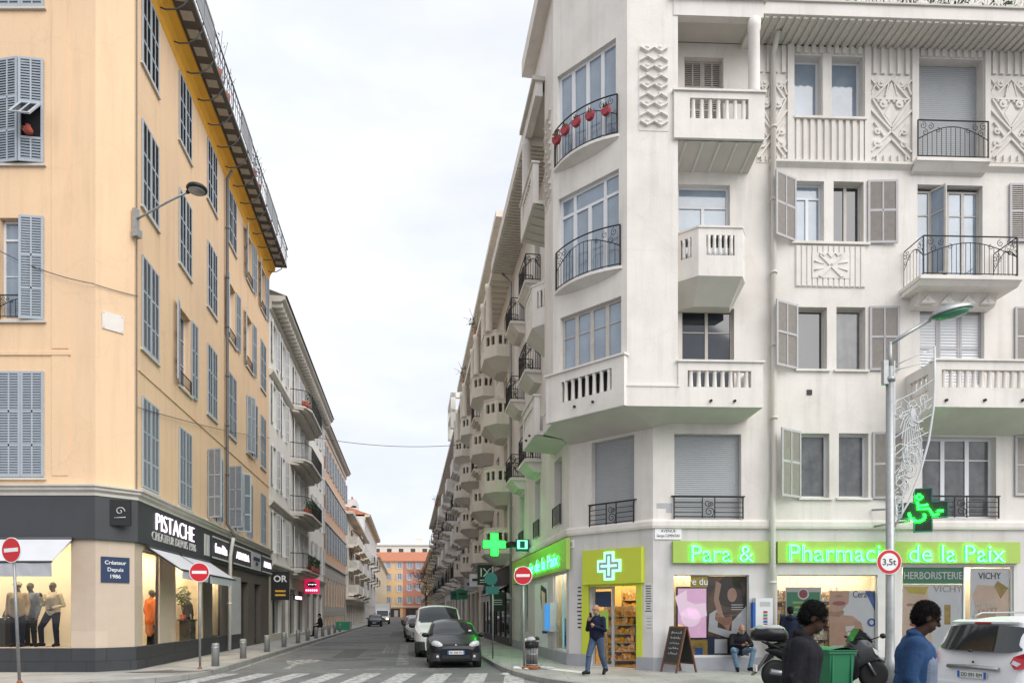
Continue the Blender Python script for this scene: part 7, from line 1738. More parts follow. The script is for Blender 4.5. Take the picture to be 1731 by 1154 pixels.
def kv_win(x, y, z):
    zt = cat_rom(kv['top'], x); zb = cat_rom(kv['belt'], x)
    if 1.12 < x < 1.88 and abs(y) < .80-.06*(x-1.1)-.04 and z > zb+.10: return 'glass'
    if 1.55 < x < 2.5 and zb+.05 < z < zt-.18 and abs(y) > .7: return 'glass'
    if z < .60 and x < .45: return 'trim'
kv['windows'] = kv_win
def kv_det(t, sp):
    for sg in (-1, 1):
        part('headlight', MB().ball((0, 0, 0), (.10, .15, .17), 'lamp_clear', 20, 10), t, WM[t] @ Matrix.Translation((.20, sg*.64, .80)) @ Matrix.Rotation(R(-sg*28), 4, 'Z') @ Matrix.Rotation(R(-24), 4, 'Y'))
    mb = MB(); mb.box(-.02, .03, -.40, .40, .36, .52, 'black_plastic'); part('grille', mb, t); plate_(t, -.03, .57, 'AB 310 KD', -1); mirror_(t, 1.45, 1.18, .92, 'black_plastic', 1.3)
    mb = MB().ball((.05, 0, .74), (.03, .06, .06), 'alloy', 12, 8); part('badge', mb, t); mb = MB(); mb.tube([(1.13, -.55, 1.22), (1.2, .1, 1.27)], .014, 'black_plastic', 5); part('wiper', mb, t)
build_car('delivery_van', 'white delivery van with black bumper parked right behind the black hatchback', 'van', car_M(744, 26.6, SYAW), kv, 'paint_van', kv_det)
# --- generic hatchback for the cars further off
gc = dict(L=4.1, wheels=[(.75, .31), (3.3, .31)], nx=80, ny=48,
  top=[(0, .62), (.05, .74), (.4, .88), (.95, .98), (1.15, 1.04), (1.75, 1.40), (2.2, 1.48), (3.2, 1.44), (3.7, 1.22), (4.0, 1.02), (4.1, .7)],
  belt=[(0, .58), (.05, .68), (.4, .80), (1.0, .90), (3.6, .97), (4.1, .66)],
  half=[(0, .55), (.06, .68), (.3, .80), (.9, .87), (3.3, .87), (4.0, .78), (4.1, .68)], roofw=[(0, .5), (.4, .7), (1.1, .74), (1.8, .62), (3.4, .60), (4.1, .55)], sill=[(0, .26), (.4, .2), (4.1, .3)])
def gc_win(x, y, z):
    zt = cat_rom(gc['top'], x); zb = cat_rom(gc['belt'], x)
    if 1.2 < x < 1.74 and abs(y) < .70-.16*(x-1.1) and z > zb+.06: return 'glass'
    if 1.6 < x < 3.5 and zb+.04 < z < zt-.12 and abs(y) > .6 and not (2.4 < x < 2.48): return 'glass'
    if z < .40 and x < .3: return 'trim'
gc['windows'] = gc_win
def gc_det(lamp):
    def f(t, sp):
        for sg in (-1, 1): part('headlight', MB().ball((0, 0, 0), (.08, .18, .085), lamp, 16, 8), t, WM[t] @ Matrix.Translation((.16, sg*.58, .67)) @ Matrix.Rotation(R(-sg*24), 4, 'Z'))
        mb = MB(); mb.box(-.02, .02, -.42, .42, .40, .56, 'black_plastic'); part('grille', mb, t); plate_(t, -.03, .46, 'CF 204 LM', -1); mirror_(t, 1.45, 1.0, .86, 'black_plastic')
    return f
for px, Y, p, lb in ((711, 40.5, 'paint_silver', 'grey car parked behind the white delivery van'), (705, 47.0, 'paint_red', 'dark red car in the parked row behind the white van'), (702, 53.5, 'paint_silver', 'pale silver car beyond the dark red one in the parked row'), (699, 60.5, 'paint_dark', 'dark car beyond the pale silver one in the parked row')):
    build_car('parked_car', lb, 'car', car_M(px, Y, SYAW), gc, p, gc_det('lamp_clear'), 'cars parked behind the white van')
build_car('oncoming_car', 'dark car with lit headlights driving up the street in front of the box van', 'car', car_M(633, 86, SYAW), gc, 'paint_dark', gc_det('lamp_on'))
# --- white box van
t = thing('box_van', 'white box van with lit headlights behind the dark oncoming car', 'van', M=car_M(646, 104, SYAW))
mb = MB(); mb.prism([(0, .35), (.0, .95), (.7, 1.15), (1.3, 2.05), (1.9, 2.15), (1.9, .35)], -.98, .98, 'paint_van', 'y'); part('cab', mb, t)
mb = MB(); mb.box(1.95, 5.6, -1.1, 1.1, .75, 3.05, 'paint_white'); part('box', mb, t); mb = MB(); mb.quad((.72, -.86, 1.22), (.72, .86, 1.22), (1.28, .80, 2.0), (1.28, -.80, 2.0), 'auto_glass'); mb.v = [(x-.03, y, z) for x, y, z in mb.v]; part('windscreen', mb, t)
for sg in (-1, 1): part('headlight', MB().ball((0, sg*.72, .8), (.06, .16, .11), 'lamp_on', 12, 8), t); mb = MB(); mb.box(1.1, 1.2, sg*1.05-.09, sg*1.05+.09, 1.3, 1.7, 'black_plastic'); part('mirror', mb, t)
mb = MB(); mb.box(-.05, .1, -.95, .95, .33, .6, 'trim_grey'); part('bumper', mb, t); mb = MB(); mb.box(-.03, .02, -.5, .5, .66, .8, 'black_plastic'); part('grille', mb, t)
for x in (.9, 4.4):
    for sg in (-1, 1): wheel(t, x, sg*.9, .36, .22, sg, WM[t], 'zinc')

# --- white people carrier seen from behind, right edge
ld = dict(L=4.45, wheels=[(.85, .32), (3.6, .32)], nx=150, ny=110,
  top=[(0, .62), (.06, .76), (.5, .96), (1.0, 1.06), (1.3, 1.2), (1.9, 1.55), (2.4, 1.64), (3.6, 1.62), (4.05, 1.55), (4.12, 1.50), (4.3, 1.20), (4.36, 1.0), (4.42, .82), (4.45, .6)],
  belt=[(0, .58), (.06, .70), (.5, .84), (1.2, .95), (3.0, .99), (4.0, 1.0), (4.2, 1.0), (4.36, .93), (4.42, .78), (4.45, .56)],
  half=[(0, .55), (.08, .70), (.4, .84), (1.0, .875), (3.8, .875), (4.2, .84), (4.38, .79), (4.45, .70)],
  roofw=[(0, .48), (.5, .74), (1.2, .78), (2.0, .66), (3.8, .64), (4.2, .66), (4.45, .66)], sill=[(0, .28), (.4, .24), (4.0, .26), (4.45, .34)])
def ld_win(x, y, z):
    zt = cat_rom(ld['top'], x); zb = cat_rom(ld['belt'], x)
    if 1.32 < x < 1.88 and abs(y) < .68: return 'glass' if z > zb+.06 else None
    if 1.6 < x < 3.95 and zb+.04 < z < zt-.14 and abs(y) > .6 and not (2.5 < x < 2.58 or 3.3 < x < 3.36): return 'glass'
    if z < .52 and x > 4.2: return None
ld['windows'] = ld_win
def ld_det(t, sp):
    # tailgate: glass, spoiler lamp, chrome strip, plate, lights
    mb = MB(); n = 16; tops, bots = [], []
    for i in range(n+1):
        v = -1+2*i/n; q = 1-abs(v)**5
        tops.append((4.20-.20*0+.0-.10*abs(v)**3, v*.66, 1.455-.03*abs(v)**3)); bots.append((4.445-.15*abs(v)**3, v*.74, 1.035+.03*abs(v)**6))
    def lift(p, d): return (p[0]+d, p[1], p[2]+d*.4)
    mb.add([lift(p, .045) for p in tops]+[lift(p, .03) for p in bots], [(i, i+1, n+2+i, n+1+i) for i in range(n)], 'auto_glass', True); mb.add([lift(p, -.02) for p in tops]+[lift(p, .045) for p in tops], [(i, n+1+i, n+2+i, i+1) for i in range(n)], 'auto_glass'); part('rear_window', mb, t)
    mb = MB(); mb.add([(4.02, -.62, 1.565), (4.02, .62, 1.565), (4.22, .60, 1.53), (4.22, -.60, 1.53), (4.21, .60, 1.495), (4.21, -.60, 1.495)], [(0, 1, 2, 3), (3, 2, 4, 5)], 'paint_white'); sp_ = part('spoiler', mb, t); mb = MB(); mb.box(4.2, 4.235, -.14, .14, 1.495, 1.525, 'lamp_red'); part('brake_light', mb, sp_)
    mb = MB(); mb.tube([(4.47, -.46, .765), (4.485, 0, .78), (4.47, .46, .765)], .034, 'alloy', 8); part('trim_bar', mb, t)
    plate_(t, 4.475, .645, 'DD 091 RM', 1, .52)
    mb = MB(); mb.prism([(-.075, .02), (.075, .02), (.05, -.06), (0, -.085), (-.05, -.06)], 4.44, 4.485, 'alloy', 'x'); mb.prism([(-.03, .012), (.03, .012), (0, -.04)], 4.48, 4.49, 'trim_grey', 'x'); part('badge', mb, t); part('lock', MB().ball((4.455, 0, .86), (.02, .02, .02), 'ink', 8, 6), t)
    for sg in (-1, 1):
        mb = MB(); mb.add([(4.34, sg*.80, 1.04), (4.44, sg*.70, .98), (4.465, sg*.66, .88), (4.45, sg*.72, .78), (4.36, sg*.84, .80), (4.22, sg*.885, .90), (4.25, sg*.86, 1.02)], [tuple(range(7)) if sg < 0 else tuple(range(7))[::-1]], 'lamp_red'); mb.v = [(x+.035, y*1.012, z) for x, y, z in mb.v]
        mb.add([(4.475, sg*.71, .93), (4.49, sg*.69, .87), (4.46, sg*.76, .83), (4.43, sg*.80, .88)], [(0, 1, 2, 3) if sg < 0 else (3, 2, 1, 0)], 'lamp_clear'); mb.v[-4:] = [(x+.03, y*1.02, z) for x, y, z in mb.v[-4:]]; part('tail_light', mb, t)
    mb = MB(); mb.tube([(4.26, .02, 1.07), (4.40, .3, 1.07)], .012, 'black_plastic', 5); mb.ball((4.46, 0, 1.05), (.03, .035, .025), 'black_plastic', 8, 6); mb.v = [(x+.06, y, z) for x, y, z in mb.v]; part('rear_wiper', mb, t)
    mb = MB(); mb.box(4.30, 4.5, -.78, .78, .30, .50, 'paint_white'); part('bumper', mb, t); mirror_(t, 1.7, 1.08, .87, 'paint_white')
    mb = MB(); [mb.tube([(2.0, sg*.60, 1.62), (2.2, sg*.60, 1.69), (3.5, sg*.60, 1.68), (3.7, sg*.6, 1.61)], .018, 'galvanised', 6) for sg in (-1, 1)]; part('roof_rail', mb, t)
# tail towards the camera: nose direction heading = 10 degrees right of +Y -> +x (nose to tail) points back
ty = 11.9; tx = (1645-CXP)/FPX*ty; hd = R(90-72)              # heading angle of the nose
Mc = Matrix.Translation((tx+cos(hd)*4.45, ty+sin(hd)*4.45, 0)) @ Matrix.Rotation(hd+pi, 4, 'Z')
build_car('people_carrier', 'white people carrier seen from behind at the right edge', 'car', Mc, ld, 'paint_white', ld_det)

# --- scooter and wheelie bin
SY = 14.55; sx = lambda x: (x-CXP)/FPX*SY; sz = lambda y: CAMZ+(HYP-y)/FPX*SY-.12
t = thing('scooter', 'large black and grey scooter with a top case parked behind the green bin', 'scooter', M=Matrix.Translation((sx(1385), SY, .12)))
ox = sx(1385); X = lambda x: sx(x)-ox
def swheel(x, r):
    mb = MB(); Mx = Matrix.Translation((x, 0, r)) @ Matrix.Rotation(R(90), 4, 'X'); mb.lathe([(r*.66, -.06), (r*.9, -.065), (r, -.03), (r, .03), (r*.9, .065), (r*.66, .06)], 'rubber', 28, M=Mx); w = part('wheel', mb, t)
    mb = MB(); mb.lathe([(r*.66, -.045), (r*.6, -.03), (r*.6, .03), (r*.66, .045)], 'alloy', 24, M=Mx); mb.lathe([(.06, -.05), (.06, .05)], 'alloy', 12, M=Mx); [mb.box(.05, r*.62, -.02, .02, -.02, .02, 'alloy', Mx @ Matrix.Rotation(k*2*pi/5, 4, 'Z')) for k in range(5)]; part('rim', mb, w)
xr, xf = X(1312), X(1476); rw_ = .30; swheel(xr, rw_); swheel(xf, rw_)
def loft(secs, m, seg=18, M=None):
    """secs: (x, z centre, half width y, half height z)"""
    mb = MB(); vs = []; fs = []
    for x, zc, hy, hz in secs:
        for k in range(seg): a = 2*pi*k/seg; ca, sa = cos(a), sin(a); vs.append((x, hy*(abs(ca)**.75)*(1 if ca > 0 else -1), zc+hz*(abs(sa)**.75)*(1 if sa > 0 else -1)))
    n = len(secs)
    for i in range(n-1):
        for k in range(seg): k2 = (k+1) % seg; fs.append((i*seg+k, i*seg+k2, (i+1)*seg+k2, (i+1)*seg+k))
    fs += [tuple(range(seg))[::-1], tuple(range((n-1)*seg, n*seg))]; return mb.add(vs, fs, m, True, M)
cpaint('scooter_grey', (.055, .058, .062), .3); cpaint('case_grey', (.34, .35, .36), .3); cpaint('scooter_black', (.012, .012, .014), .3)
part('rear_body', loft([(xr-.22, .80, .03, .02), (xr-.05, .78, .14, .10), (xr+.3, .68, .19, .20), (xr+.75, .52, .20, .24), (xr+1.05, .42, .17, .18), (xr+1.3, .38, .14, .12)], 'scooter_black'), t)
part('seat', loft([(xr-.15, .88, .06, .03), (xr+.05, .90, .15, .06), (xr+.45, .86, .17, .07), (xr+.85, .80, .15, .07), (xr+1.0, .78, .07, .04)], 'rubber'), t)
part('top_case', loft([(xr-.52, 1.10, .05, .06), (xr-.47, 1.12, .22, .13), (xr-.2, 1.14, .27, .17), (xr+.08, 1.12, .25, .16), (xr+.2, 1.08, .16, .10)], 'scooter_black'), t)
part('top_case_lid', loft([(xr-.49, 1.21, .10, .03), (xr-.3, 1.26, .26, .055), (xr, 1.26, .25, .06), (xr+.14, 1.22, .12, .04)], 'case_grey'), t)
mb = MB(); mb.tube([(xr-.25, .14, .97), (xr+.1, .14, .80)], .02, 'iron', 6); mb.tube([(xr-.25, -.14, .97), (xr+.1, -.14, .80)], .02, 'iron', 6); part('case_rack', mb, t)
part('front_fairing', loft([(xf-.52, .68, .10, .28), (xf-.36, .74, .20, .34), (xf-.20, .78, .23, .27), (xf-.05, .76, .19, .20), (xf+.07, .70, .10, .12), (xf+.12, .67, .03, .05)], 'scooter_grey'), t)
part('leg_shield', loft([(xf-.62, .5, .14, .36), (xf-.5, .52, .21, .40), (xf-.38, .5, .22, .30)], 'scooter_black'), t)
part('headlight', MB().add([(xf-.12, -.205, .86), (xf+.0, -.19, .80), (xf+.10, -.11, .68), (xf+.06, -.15, .66), (xf-.06, -.21, .73)], [(0, 1, 2, 3, 4)], 'lamp_clear').add([(xf-.12, .205, .86), (xf+.0, .19, .80), (xf+.10, .11, .68), (xf+.06, .15, .66), (xf-.06, .21, .73)], [(4, 3, 2, 1, 0)], 'lamp_clear'), t)
mb = MB(); mb.prism([(xf-.5, .98), (xf-.34, 1.24), (xf-.30, 1.20), (xf-.08, .98), (xf-.1, .94), (xf-.45, .92)], -.15, .15, 'scooter_black', 'y'); part('dash_cowl', mb, t)
mb = MB(); mb.add([(xf-.02, -.17, .95), (xf-.02, .17, .95), (xf-.20, .12, 1.16), (xf-.20, -.12, 1.16)], [(0, 1, 2, 3)], 'clear_glass'); part('windscreen', mb, t)
mb = MB(); mb.tube([(xf-.40, -.33, 1.06), (xf-.42, -.1, 1.02), (xf-.42, .1, 1.02), (xf-.40, .33, 1.06)], .018, 'iron', 6); [mb.tube([(xf-.40, s*.24, 1.05), (xf-.40, s*.37, 1.06)], .025, 'rubber', 8) for s in (-1, 1)]; part('handlebar', mb, t)
for s in (-1, 1): mb = MB(); mb.tube([(xf-.2, s*.2, 1.0), (xf-.05, s*.34, 1.08)], .012, 'iron', 5); mb.ball((xf-.0, s*.38, 1.10), (.05, .09, .055), 'black_plastic', 12, 8); part('mirror', mb, t)
mb = MB(); [mb.tube([(xf-.22, s*.09, .66), (xf, s*.09, rw_)], .025, 'alloy', 8) for s in (-1, 1)]; part('fork', mb, t)
part('front_mudguard', loft([(xf-.3, .52, .06, .04), (xf-.15, .62, .085, .04), (xf+.05, .64, .09, .035), (xf+.22, .56, .05, .03)], 'scooter_grey'), t)
part('rear_mudguard', MB().prism([(xr-.5, .28), (xr-.42, .34), (xr-.18, .72), (xr-.05, .74), (xr-.08, .66), (xr-.30, .5)], -.08, .08, 'scooter_black', 'y'), t)
mb = MB(); mb.box(xr-.44, xr-.42, -.1, .1, .36, .5, 'plate'); part('number_plate', mb, t); mb = MB(); mb.tube([(xr+.5, -.2, .3), (xr+.1, -.22, .33), (xr-.2, -.22, .38)], [.03, .06, .06], 'alloy', 10); part('exhaust', mb, t)
mb = MB(); mb.tube([(xr+.7, .1, .2), (xr+.75, .25, .01)], .015, 'iron', 5); part('stand', mb, t)
BY = 13.3; mat('bin_green', (.015, .16, .07), .5, var=.08, scale=3)
t = thing('wheelie_bin', 'green wheeled rubbish bin standing in front of the scooter', 'bin', M=Matrix.Translation(((1409-CXP)/FPX*BY, BY, .0)) @ Matrix.Rotation(R(8), 4, 'Z'))
mb = MB(); vs = [(-.20, -.22, .06), (.20, -.22, .06), (.20, .22, .06), (-.20, .22, .06), (-.25, -.28, .98), (.25, -.28, .98), (.25, .28, .98), (-.25, .28, .98)]; mb.add(vs, [(0, 3, 2, 1), (0, 1, 5, 4), (1, 2, 6, 5), (2, 3, 7, 6), (3, 0, 4, 7)], 'bin_green')
mb.box(-.275, .275, -.305, .305, .93, .99, 'bin_green'); [mb.box(x, x+.03, -.285, -.24, .2, .93, 'bin_green') for x in (-.2, .17)]; part('tub', mb, t)
mb = MB(); n = 10; mb.add([(-.28+.56*i/n, y, .995+.05*sin(pi*i/n)) for y in (-.32, .3) for i in range(n+1)], [(i, i+1, n+2+i, n+1+i) for i in range(n)], 'bin_green', True); mb.box(-.285, .285, -.325, .3, .985, 1.0, 'bin_green'); part('lid', mb, t)
mb = MB(); mb.tube([(-.22, .33, .96), (.22, .33, .96)], .015, 'bin_green', 6); part('handle', mb, t)
for s in (-1, 1): mb = MB(); mb.lathe([(.1, -.03), (.1, .03)], 'rubber', 16, M=Matrix.Translation((s*.2, .24, .1)) @ Matrix.Rotation(R(90), 4, 'Y')); part('wheel', mb, t)
# ================================================================ people and shop dummies
mat('skin', (.36, .20, .135), .6, spec=.15, var=.08, scale=14); mat('skin_dark', (.05, .028, .02), .6, spec=.15, var=.1, scale=14); mat('skin_tan', (.24, .13, .085), .6, spec=.15, var=.1, scale=14)
mat('cloth_black', (.014, .014, .018), .85, spec=.15, var=.25, scale=14, bump=.3, bscale=40); mat('cloth_navy', (.012, .016, .035), .85, spec=.15, var=.25, scale=14, bump=.3, bscale=40)
mat('denim', (.045, .075, .13), .9, var=.3, scale=10, bump=.3, bscale=70); mat('denim_pale', (.10, .17, .25), .9, var=.3, scale=10, bump=.3, bscale=70)
mat('cloth_blue', (.022, .055, .13), .85, spec=.15, var=.22, scale=9, bump=.3, bscale=40); mat('cloth_grey', (.14, .17, .23), .85, spec=.15, var=.25, scale=9, bump=.3, bscale=40)
mat('hair_black', (.008, .007, .007), .8, spec=.15, var=.3, scale=30, bump=.8, bscale=60); mat('hair_grey', (.20, .19, .18), .8, spec=.15, var=.2, scale=30); mat('shoe', (.012, .012, .013), .6, spec=.15, var=.1)
mat('dummy_head', (.12, .11, .095), .5, spec=.15, var=.08); mat('cloth_cream', (.62, .54, .40), .9, spec=.15, var=.15, scale=12, bump=.4, bscale=60); mat('cloth_orange', (.75, .19, .045), .9, spec=.15, var=.15, scale=8, bump=.3, bscale=50); mat('cloth_salmon', (.72, .28, .14), .9, spec=.15, var=.12, scale=8); mat('cloth_beige', (.42, .34, .25), .9, spec=.15, var=.2, scale=12, bump=.4, bscale=60); mat('fur', (.55, .47, .38), .95, spec=.15, var=.3, scale=25, bump=1, bscale=40)
mat('eye_dark', (.01, .008, .008), .2, var=0)
def fuse(mb, voxel, m, name, smooth=2):
    """grow one continuous surface over overlapping pieces"""
    me = mb.mesh(name); o = bpy.data.objects.new('t', me); COL.objects.link(o)
    q = o.modifiers.new('r', 'REMESH'); q.mode = 'VOXEL'; q.voxel_size = voxel; q.use_smooth_shade = True
    if smooth: z = o.modifiers.new('s', 'SMOOTH'); z.iterations = smooth; z.factor = .5
    dg = bpy.context.evaluated_depsgraph_get(); r = bpy.data.meshes.new_from_object(o.evaluated_get(dg)); r.name = name
    bpy.data.objects.remove(o); bpy.data.meshes.remove(me)
    r.materials.clear(); r.materials.append(MAT[m])
    for p in r.polygons: p.use_smooth = True
    return r
def limb(mb, pts, rs, m='skin'):
    mb.tube(pts, rs, m, 12)
    for p, r in zip(pts, rs): mb.ball(p, r, m, 12, 8)
def V(*a): return Vector(a)
def person(label, M, J, jacket='cloth_black', trousers='denim', shoes='shoe', hair='hair_black', skin='skin', hairk=1.0, cat='person', name='person', coat=0.0, voxel=.011, collar=False, head=None, beard=False, vest=None, skirt=None):
    """J: joint positions (x right seen from the front, figure faces -y); head: ('yaw','pitch') degrees"""
    t = thing(name, label, cat, M=M); g = lambda k: Vector(J[k])
    pel, chest, neck, hd = g('pelvis'), g('chest'), g('neck'), g('head')
    yaw, pitch = head or (0, 0)
    HM = Matrix.Translation(hd) @ Matrix.Rotation(R(yaw), 4, 'Z') @ Matrix.Rotation(R(pitch), 4, 'X')
    b = MB()
    side = (g('sh_r')-g('sh_l')).normalized()
    limb(b, [pel, (pel+chest)/2, chest], [.135, .13, .15]); 
    for s in ('l', 'r'):
        sg = -1 if s == 'l' else 1
        limb(b, [chest, g('sh_'+s)], [.12, .062]); limb(b, [g('sh_'+s), g('el_'+s), g('wr_'+s)], [.055, .042, .028]); limb(b, [pel+side*.07*sg, g('hip_'+s), g('kn_'+s), g('an_'+s)], [.11, .095, .058, .042]); limb(b, [g('an_'+s), g('toe_'+s)], [.045, .035])
        # hand: palm, four fingers of unequal length, thumb from the side
        w = g('wr_'+s); fd = (w-g('el_'+s)).normalized(); hand = Vector(J.get('hand_'+s, w+fd*.09)); hdv = (hand-w).normalized()
        up = Vector(J.get('palm_'+s, (0, -1, 0))); cr = hdv.cross(up).normalized(); up = cr.cross(hdv)
        limb(b, [w, w+hdv*.045, w+hdv*.085], [.026, .034, .032])
        for k in (-1, 1): limb(b, [w+hdv*.03+cr*.018*k, w+hdv*.085+cr*.024*k], [.018, .018])
        for k, ln in enumerate((.062, .072, .068, .052)):
            base = w+hdv*.09+cr*(.030-.020*k); cu = J.get('curl', .5); p1 = base+hdv*ln*.5+up*ln*.15*cu; p2 = p1+(hdv*(1-cu*.7)+up*cu).normalized()*ln*.35; p3 = p2+(hdv*(1-cu*1.2)+up*cu*1.2).normalized()*ln*.25; limb(b, [base, p1, p2, p3], [.010, .0095, .009, .008])
        th = w+hdv*.03+cr*.03; limb(b, [th, th+cr*.03+hdv*.03+up*.01, th+cr*.035+hdv*.06+up*.02], [.013, .011, .009])
    limb(b, [chest+V(0, 0, .06), neck, hd+V(0, 0, -.06)], [.10, .06, .055])
    H = MB(); H.ball((0, .012, .025), (.076, .096, .098), 'skin', 20, 14); H.ball((0, -.028, -.045), (.058, .066, .075), 'skin', 16, 12); H.ball((0, -.060, -.088), (.030, .026, .026), 'skin', 10, 8)
    limb(H, [(0, -.093, .012), (0, -.112, -.022)], [.010, .016]); H.ball((0, -.088, -.058), (.026, .012, .008), 'skin', 10, 6); H.ball((0, -.086, -.070), (.023, .012, .008), 'skin', 10, 6); H.tube([(-.05, -.078, .026), (0, -.094, .028), (.05, -.078, .026)], .012, 'skin', 6)
    for sg in (-1, 1): H.ball((sg*.078, .012, -.01), (.012, .022, .032), 'skin', 10, 8)
    b.add([tuple(HM @ Vector(p)) for p in H.v], H.f, 'skin')
    bd = part('body', fuse(b, voxel*.75, skin, 'body'), t)
    mb = MB(); [mb.ball((sg*.032, -.083, .006), (.013, .009, .008), 'eye_dark', 10, 6) for sg in (-1, 1)]; part('eye', mb, t, WM[t] @ HM)
    if beard: mb = MB(); mb.ball((0, -.045, -.07), (.064, .068, .06), 'skin', 14, 10); mb.v = [p for p in mb.v]; part('beard', fuse(mb, .008, hair, 'beard'), t, WM[t] @ HM)
    if hairk:
        mb = MB(); k = hairk; mb.ball((0, .028, .045), (.082*k, .10*k, .088*k), 'skin', 20, 14); mb.ball((0, .055, -.0), (.078*k, .07*k, .085*k), 'skin', 16, 12)
        rr = random.Random(len(label)); 
        if k > 1.05:
            for _ in range(26):
                a, e = rr.uniform(0, 6.28), rr.uniform(-.2, 1.5); q = V(cos(a)*cos(e)*.085*k, sin(a)*cos(e)*.10*k+.03, sin(e)*.09*k+.045)
                if q.y > -.065 or q.z > .085: mb.ball(q, rr.uniform(.014, .022), 'skin', 6, 5)
        hm = fuse(mb, .009, hair, 'hair', 1)
        if k > 1.04 and voxel < .01:                      # loose curls standing off the mass of hair
            cm_ = MB(); cm_.v = [tuple(v.co) for v in hm.vertices]; cm_.f = [list(p.vertices) for p in hm.polygons]; cm_.m = [hair]*len(cm_.f); cm_.sm = [True]*len(cm_.f)
            for _ in range(2600):
                v = hm.vertices[rr.randrange(len(hm.vertices))]; n = v.normal; q = v.co; e = V(rr.gauss(0, 1), rr.gauss(0, 1), rr.gauss(0, 1)).normalized(); l = rr.uniform(.006, .018); s_ = n.cross(e).normalized()*.0022
                a_ = q+n*l*.5+e*l*.4; b_ = q+n*l*.9-e*l*.3; cm_.add([q-s_, q+s_, a_+s_, a_-s_, b_+s_, b_-s_], [(0, 1, 2, 3), (3, 2, 4, 5)], hair)
            hm = cm_
        part('hair', hm, t, WM[t] @ HM)
    if jacket:
        c = MB(); limb(c, [pel+V(0, 0, .02-coat), pel+V(0, 0, .12), (pel+chest)/2, chest], [.155+coat*.15, .155, .15, .165])
        limb(c, [pel+side*.07+V(0, 0, .0-coat), chest+side*.08], [.125+coat*.1, .125]); limb(c, [pel-side*.07+V(0, 0, .0-coat), chest-side*.08], [.125+coat*.1, .125])
        for s in ('l', 'r'):
            limb(c, [chest+V(0, 0, .03), g('sh_'+s)], [.125, .078]); w = g('wr_'+s); e = g('el_'+s); limb(c, [g('sh_'+s), e, w-(w-e)*.04], [.077, .062, .046])
        limb(c, [chest+V(0, 0, .08), neck+V(0, .012, -.01)], [.11, .073])
        if collar: limb(c, [neck+V(-.06, .0, .0), neck+V(-.04, .05, .02), neck+V(.04, .05, .02), neck+V(.06, .0, .0)], [.03]*4)
        rr = random.Random(len(label)+1)                  # creases at elbows, waist and sleeves
        for s in ('l', 'r'):
            for k in range(7): u = rr.uniform(.15, 1.8); a, bq = (g('sh_'+s), g('el_'+s)) if u < 1 else (g('el_'+s), g('wr_'+s)); p = a.lerp(bq, u % 1); dr = V(rr.gauss(0, 1), rr.gauss(0, 1), rr.gauss(0, .4)).normalized()*(.058-.012*(u > 1)); c.ball(p+dr, (.022, .022, .03), 'skin', 8, 6)
        for k in range(14): a = rr.uniform(0, 6.28); z = rr.uniform(0, 1); p = pel.lerp(chest, z)+V(cos(a)*.145, sin(a)*.13, 0); c.ball(p, (.035, .03, .02), 'skin', 8, 6)
        part('jacket', fuse(c, voxel, jacket, 'jacket', 3), t)
    if vest:
        c = MB(); f = (chest-pel).normalized(); limb(c, [pel+V(0, 0, .05), (pel+chest)/2, chest+V(0, 0, -.02)], [.163, .166, .172]); [limb(c, [pel+side*.07*k, chest+side*.075*k], [.13, .134]) for k in (-1, 1)]; part('vest', fuse(c, voxel, vest, 'vest', 3), t)
    if trousers:
        c = MB(); limb(c, [pel+V(0, 0, .08), pel], [.145, .14])
        for s in ('l', 'r'):
            sg = -1 if s == 'l' else 1; a = g('an_'+s); k = g('kn_'+s); limb(c, [pel+side*.06*sg, g('hip_'+s), k, a+(k-a)*.06], [.122, .112, .077, .062])
            rr = random.Random(3+sg)
            for _ in range(6): u = rr.uniform(0, 1); p = k.lerp(a, u); c.ball(p+V(rr.gauss(0, .03), rr.gauss(0, .03), 0), (.055, .055, .02), 'skin', 8, 6)
        part('trousers', fuse(c, voxel, trousers, 'trousers'), t)
    if skirt:
        c = MB(); limb(c, [pel+V(0, 0, .05), pel+V(0, 0, -.45)], [.15, .17]); part('skirt', fuse(c, .012, skirt, 'skirt'), t)
    for s in ('l', 'r'):
        c = MB(); a = g('an_'+s); q = g('toe_'+s); d = (q-a); d.z = 0; d.normalize(); lo = min(a.z, q.z)
        limb(c, [a-d*.045+V(0, 0, -.03), a+d*.05+V(0, 0, -.02), q], [.050, .054, .043]); limb(c, [a, a+V(0, 0, -.03)], [.05, .05]); part('shoe', fuse(c, .010, shoes, 'shoe'), t)
    return t, HM
STAND = dict(pelvis=(0, 0, .95), chest=(0, -.01, 1.30), neck=(0, .01, 1.49), head=(0, -.02, 1.645), sh_l=(-.185, 0, 1.41), sh_r=(.185, 0, 1.41), el_l=(-.24, .03, 1.12), el_r=(.24, .03, 1.12), wr_l=(-.25, -.06, .87), wr_r=(.25, -.06, .87),
  hip_l=(-.09, 0, .92), hip_r=(.09, 0, .92), kn_l=(-.10, -.02, .5), kn_r=(.10, -.02, .5), an_l=(-.10, .02, .09), an_r=(.10, .02, .09), toe_l=(-.12, -.13, .045), toe_r=(.12, -.13, .045))
def pose(**k): d = dict(STAND); d.update(k); return d
face = lambda deg: Matrix.Rotation(R(deg), 4, 'Z')       # 0 faces the camera, + turns to face the viewer's right
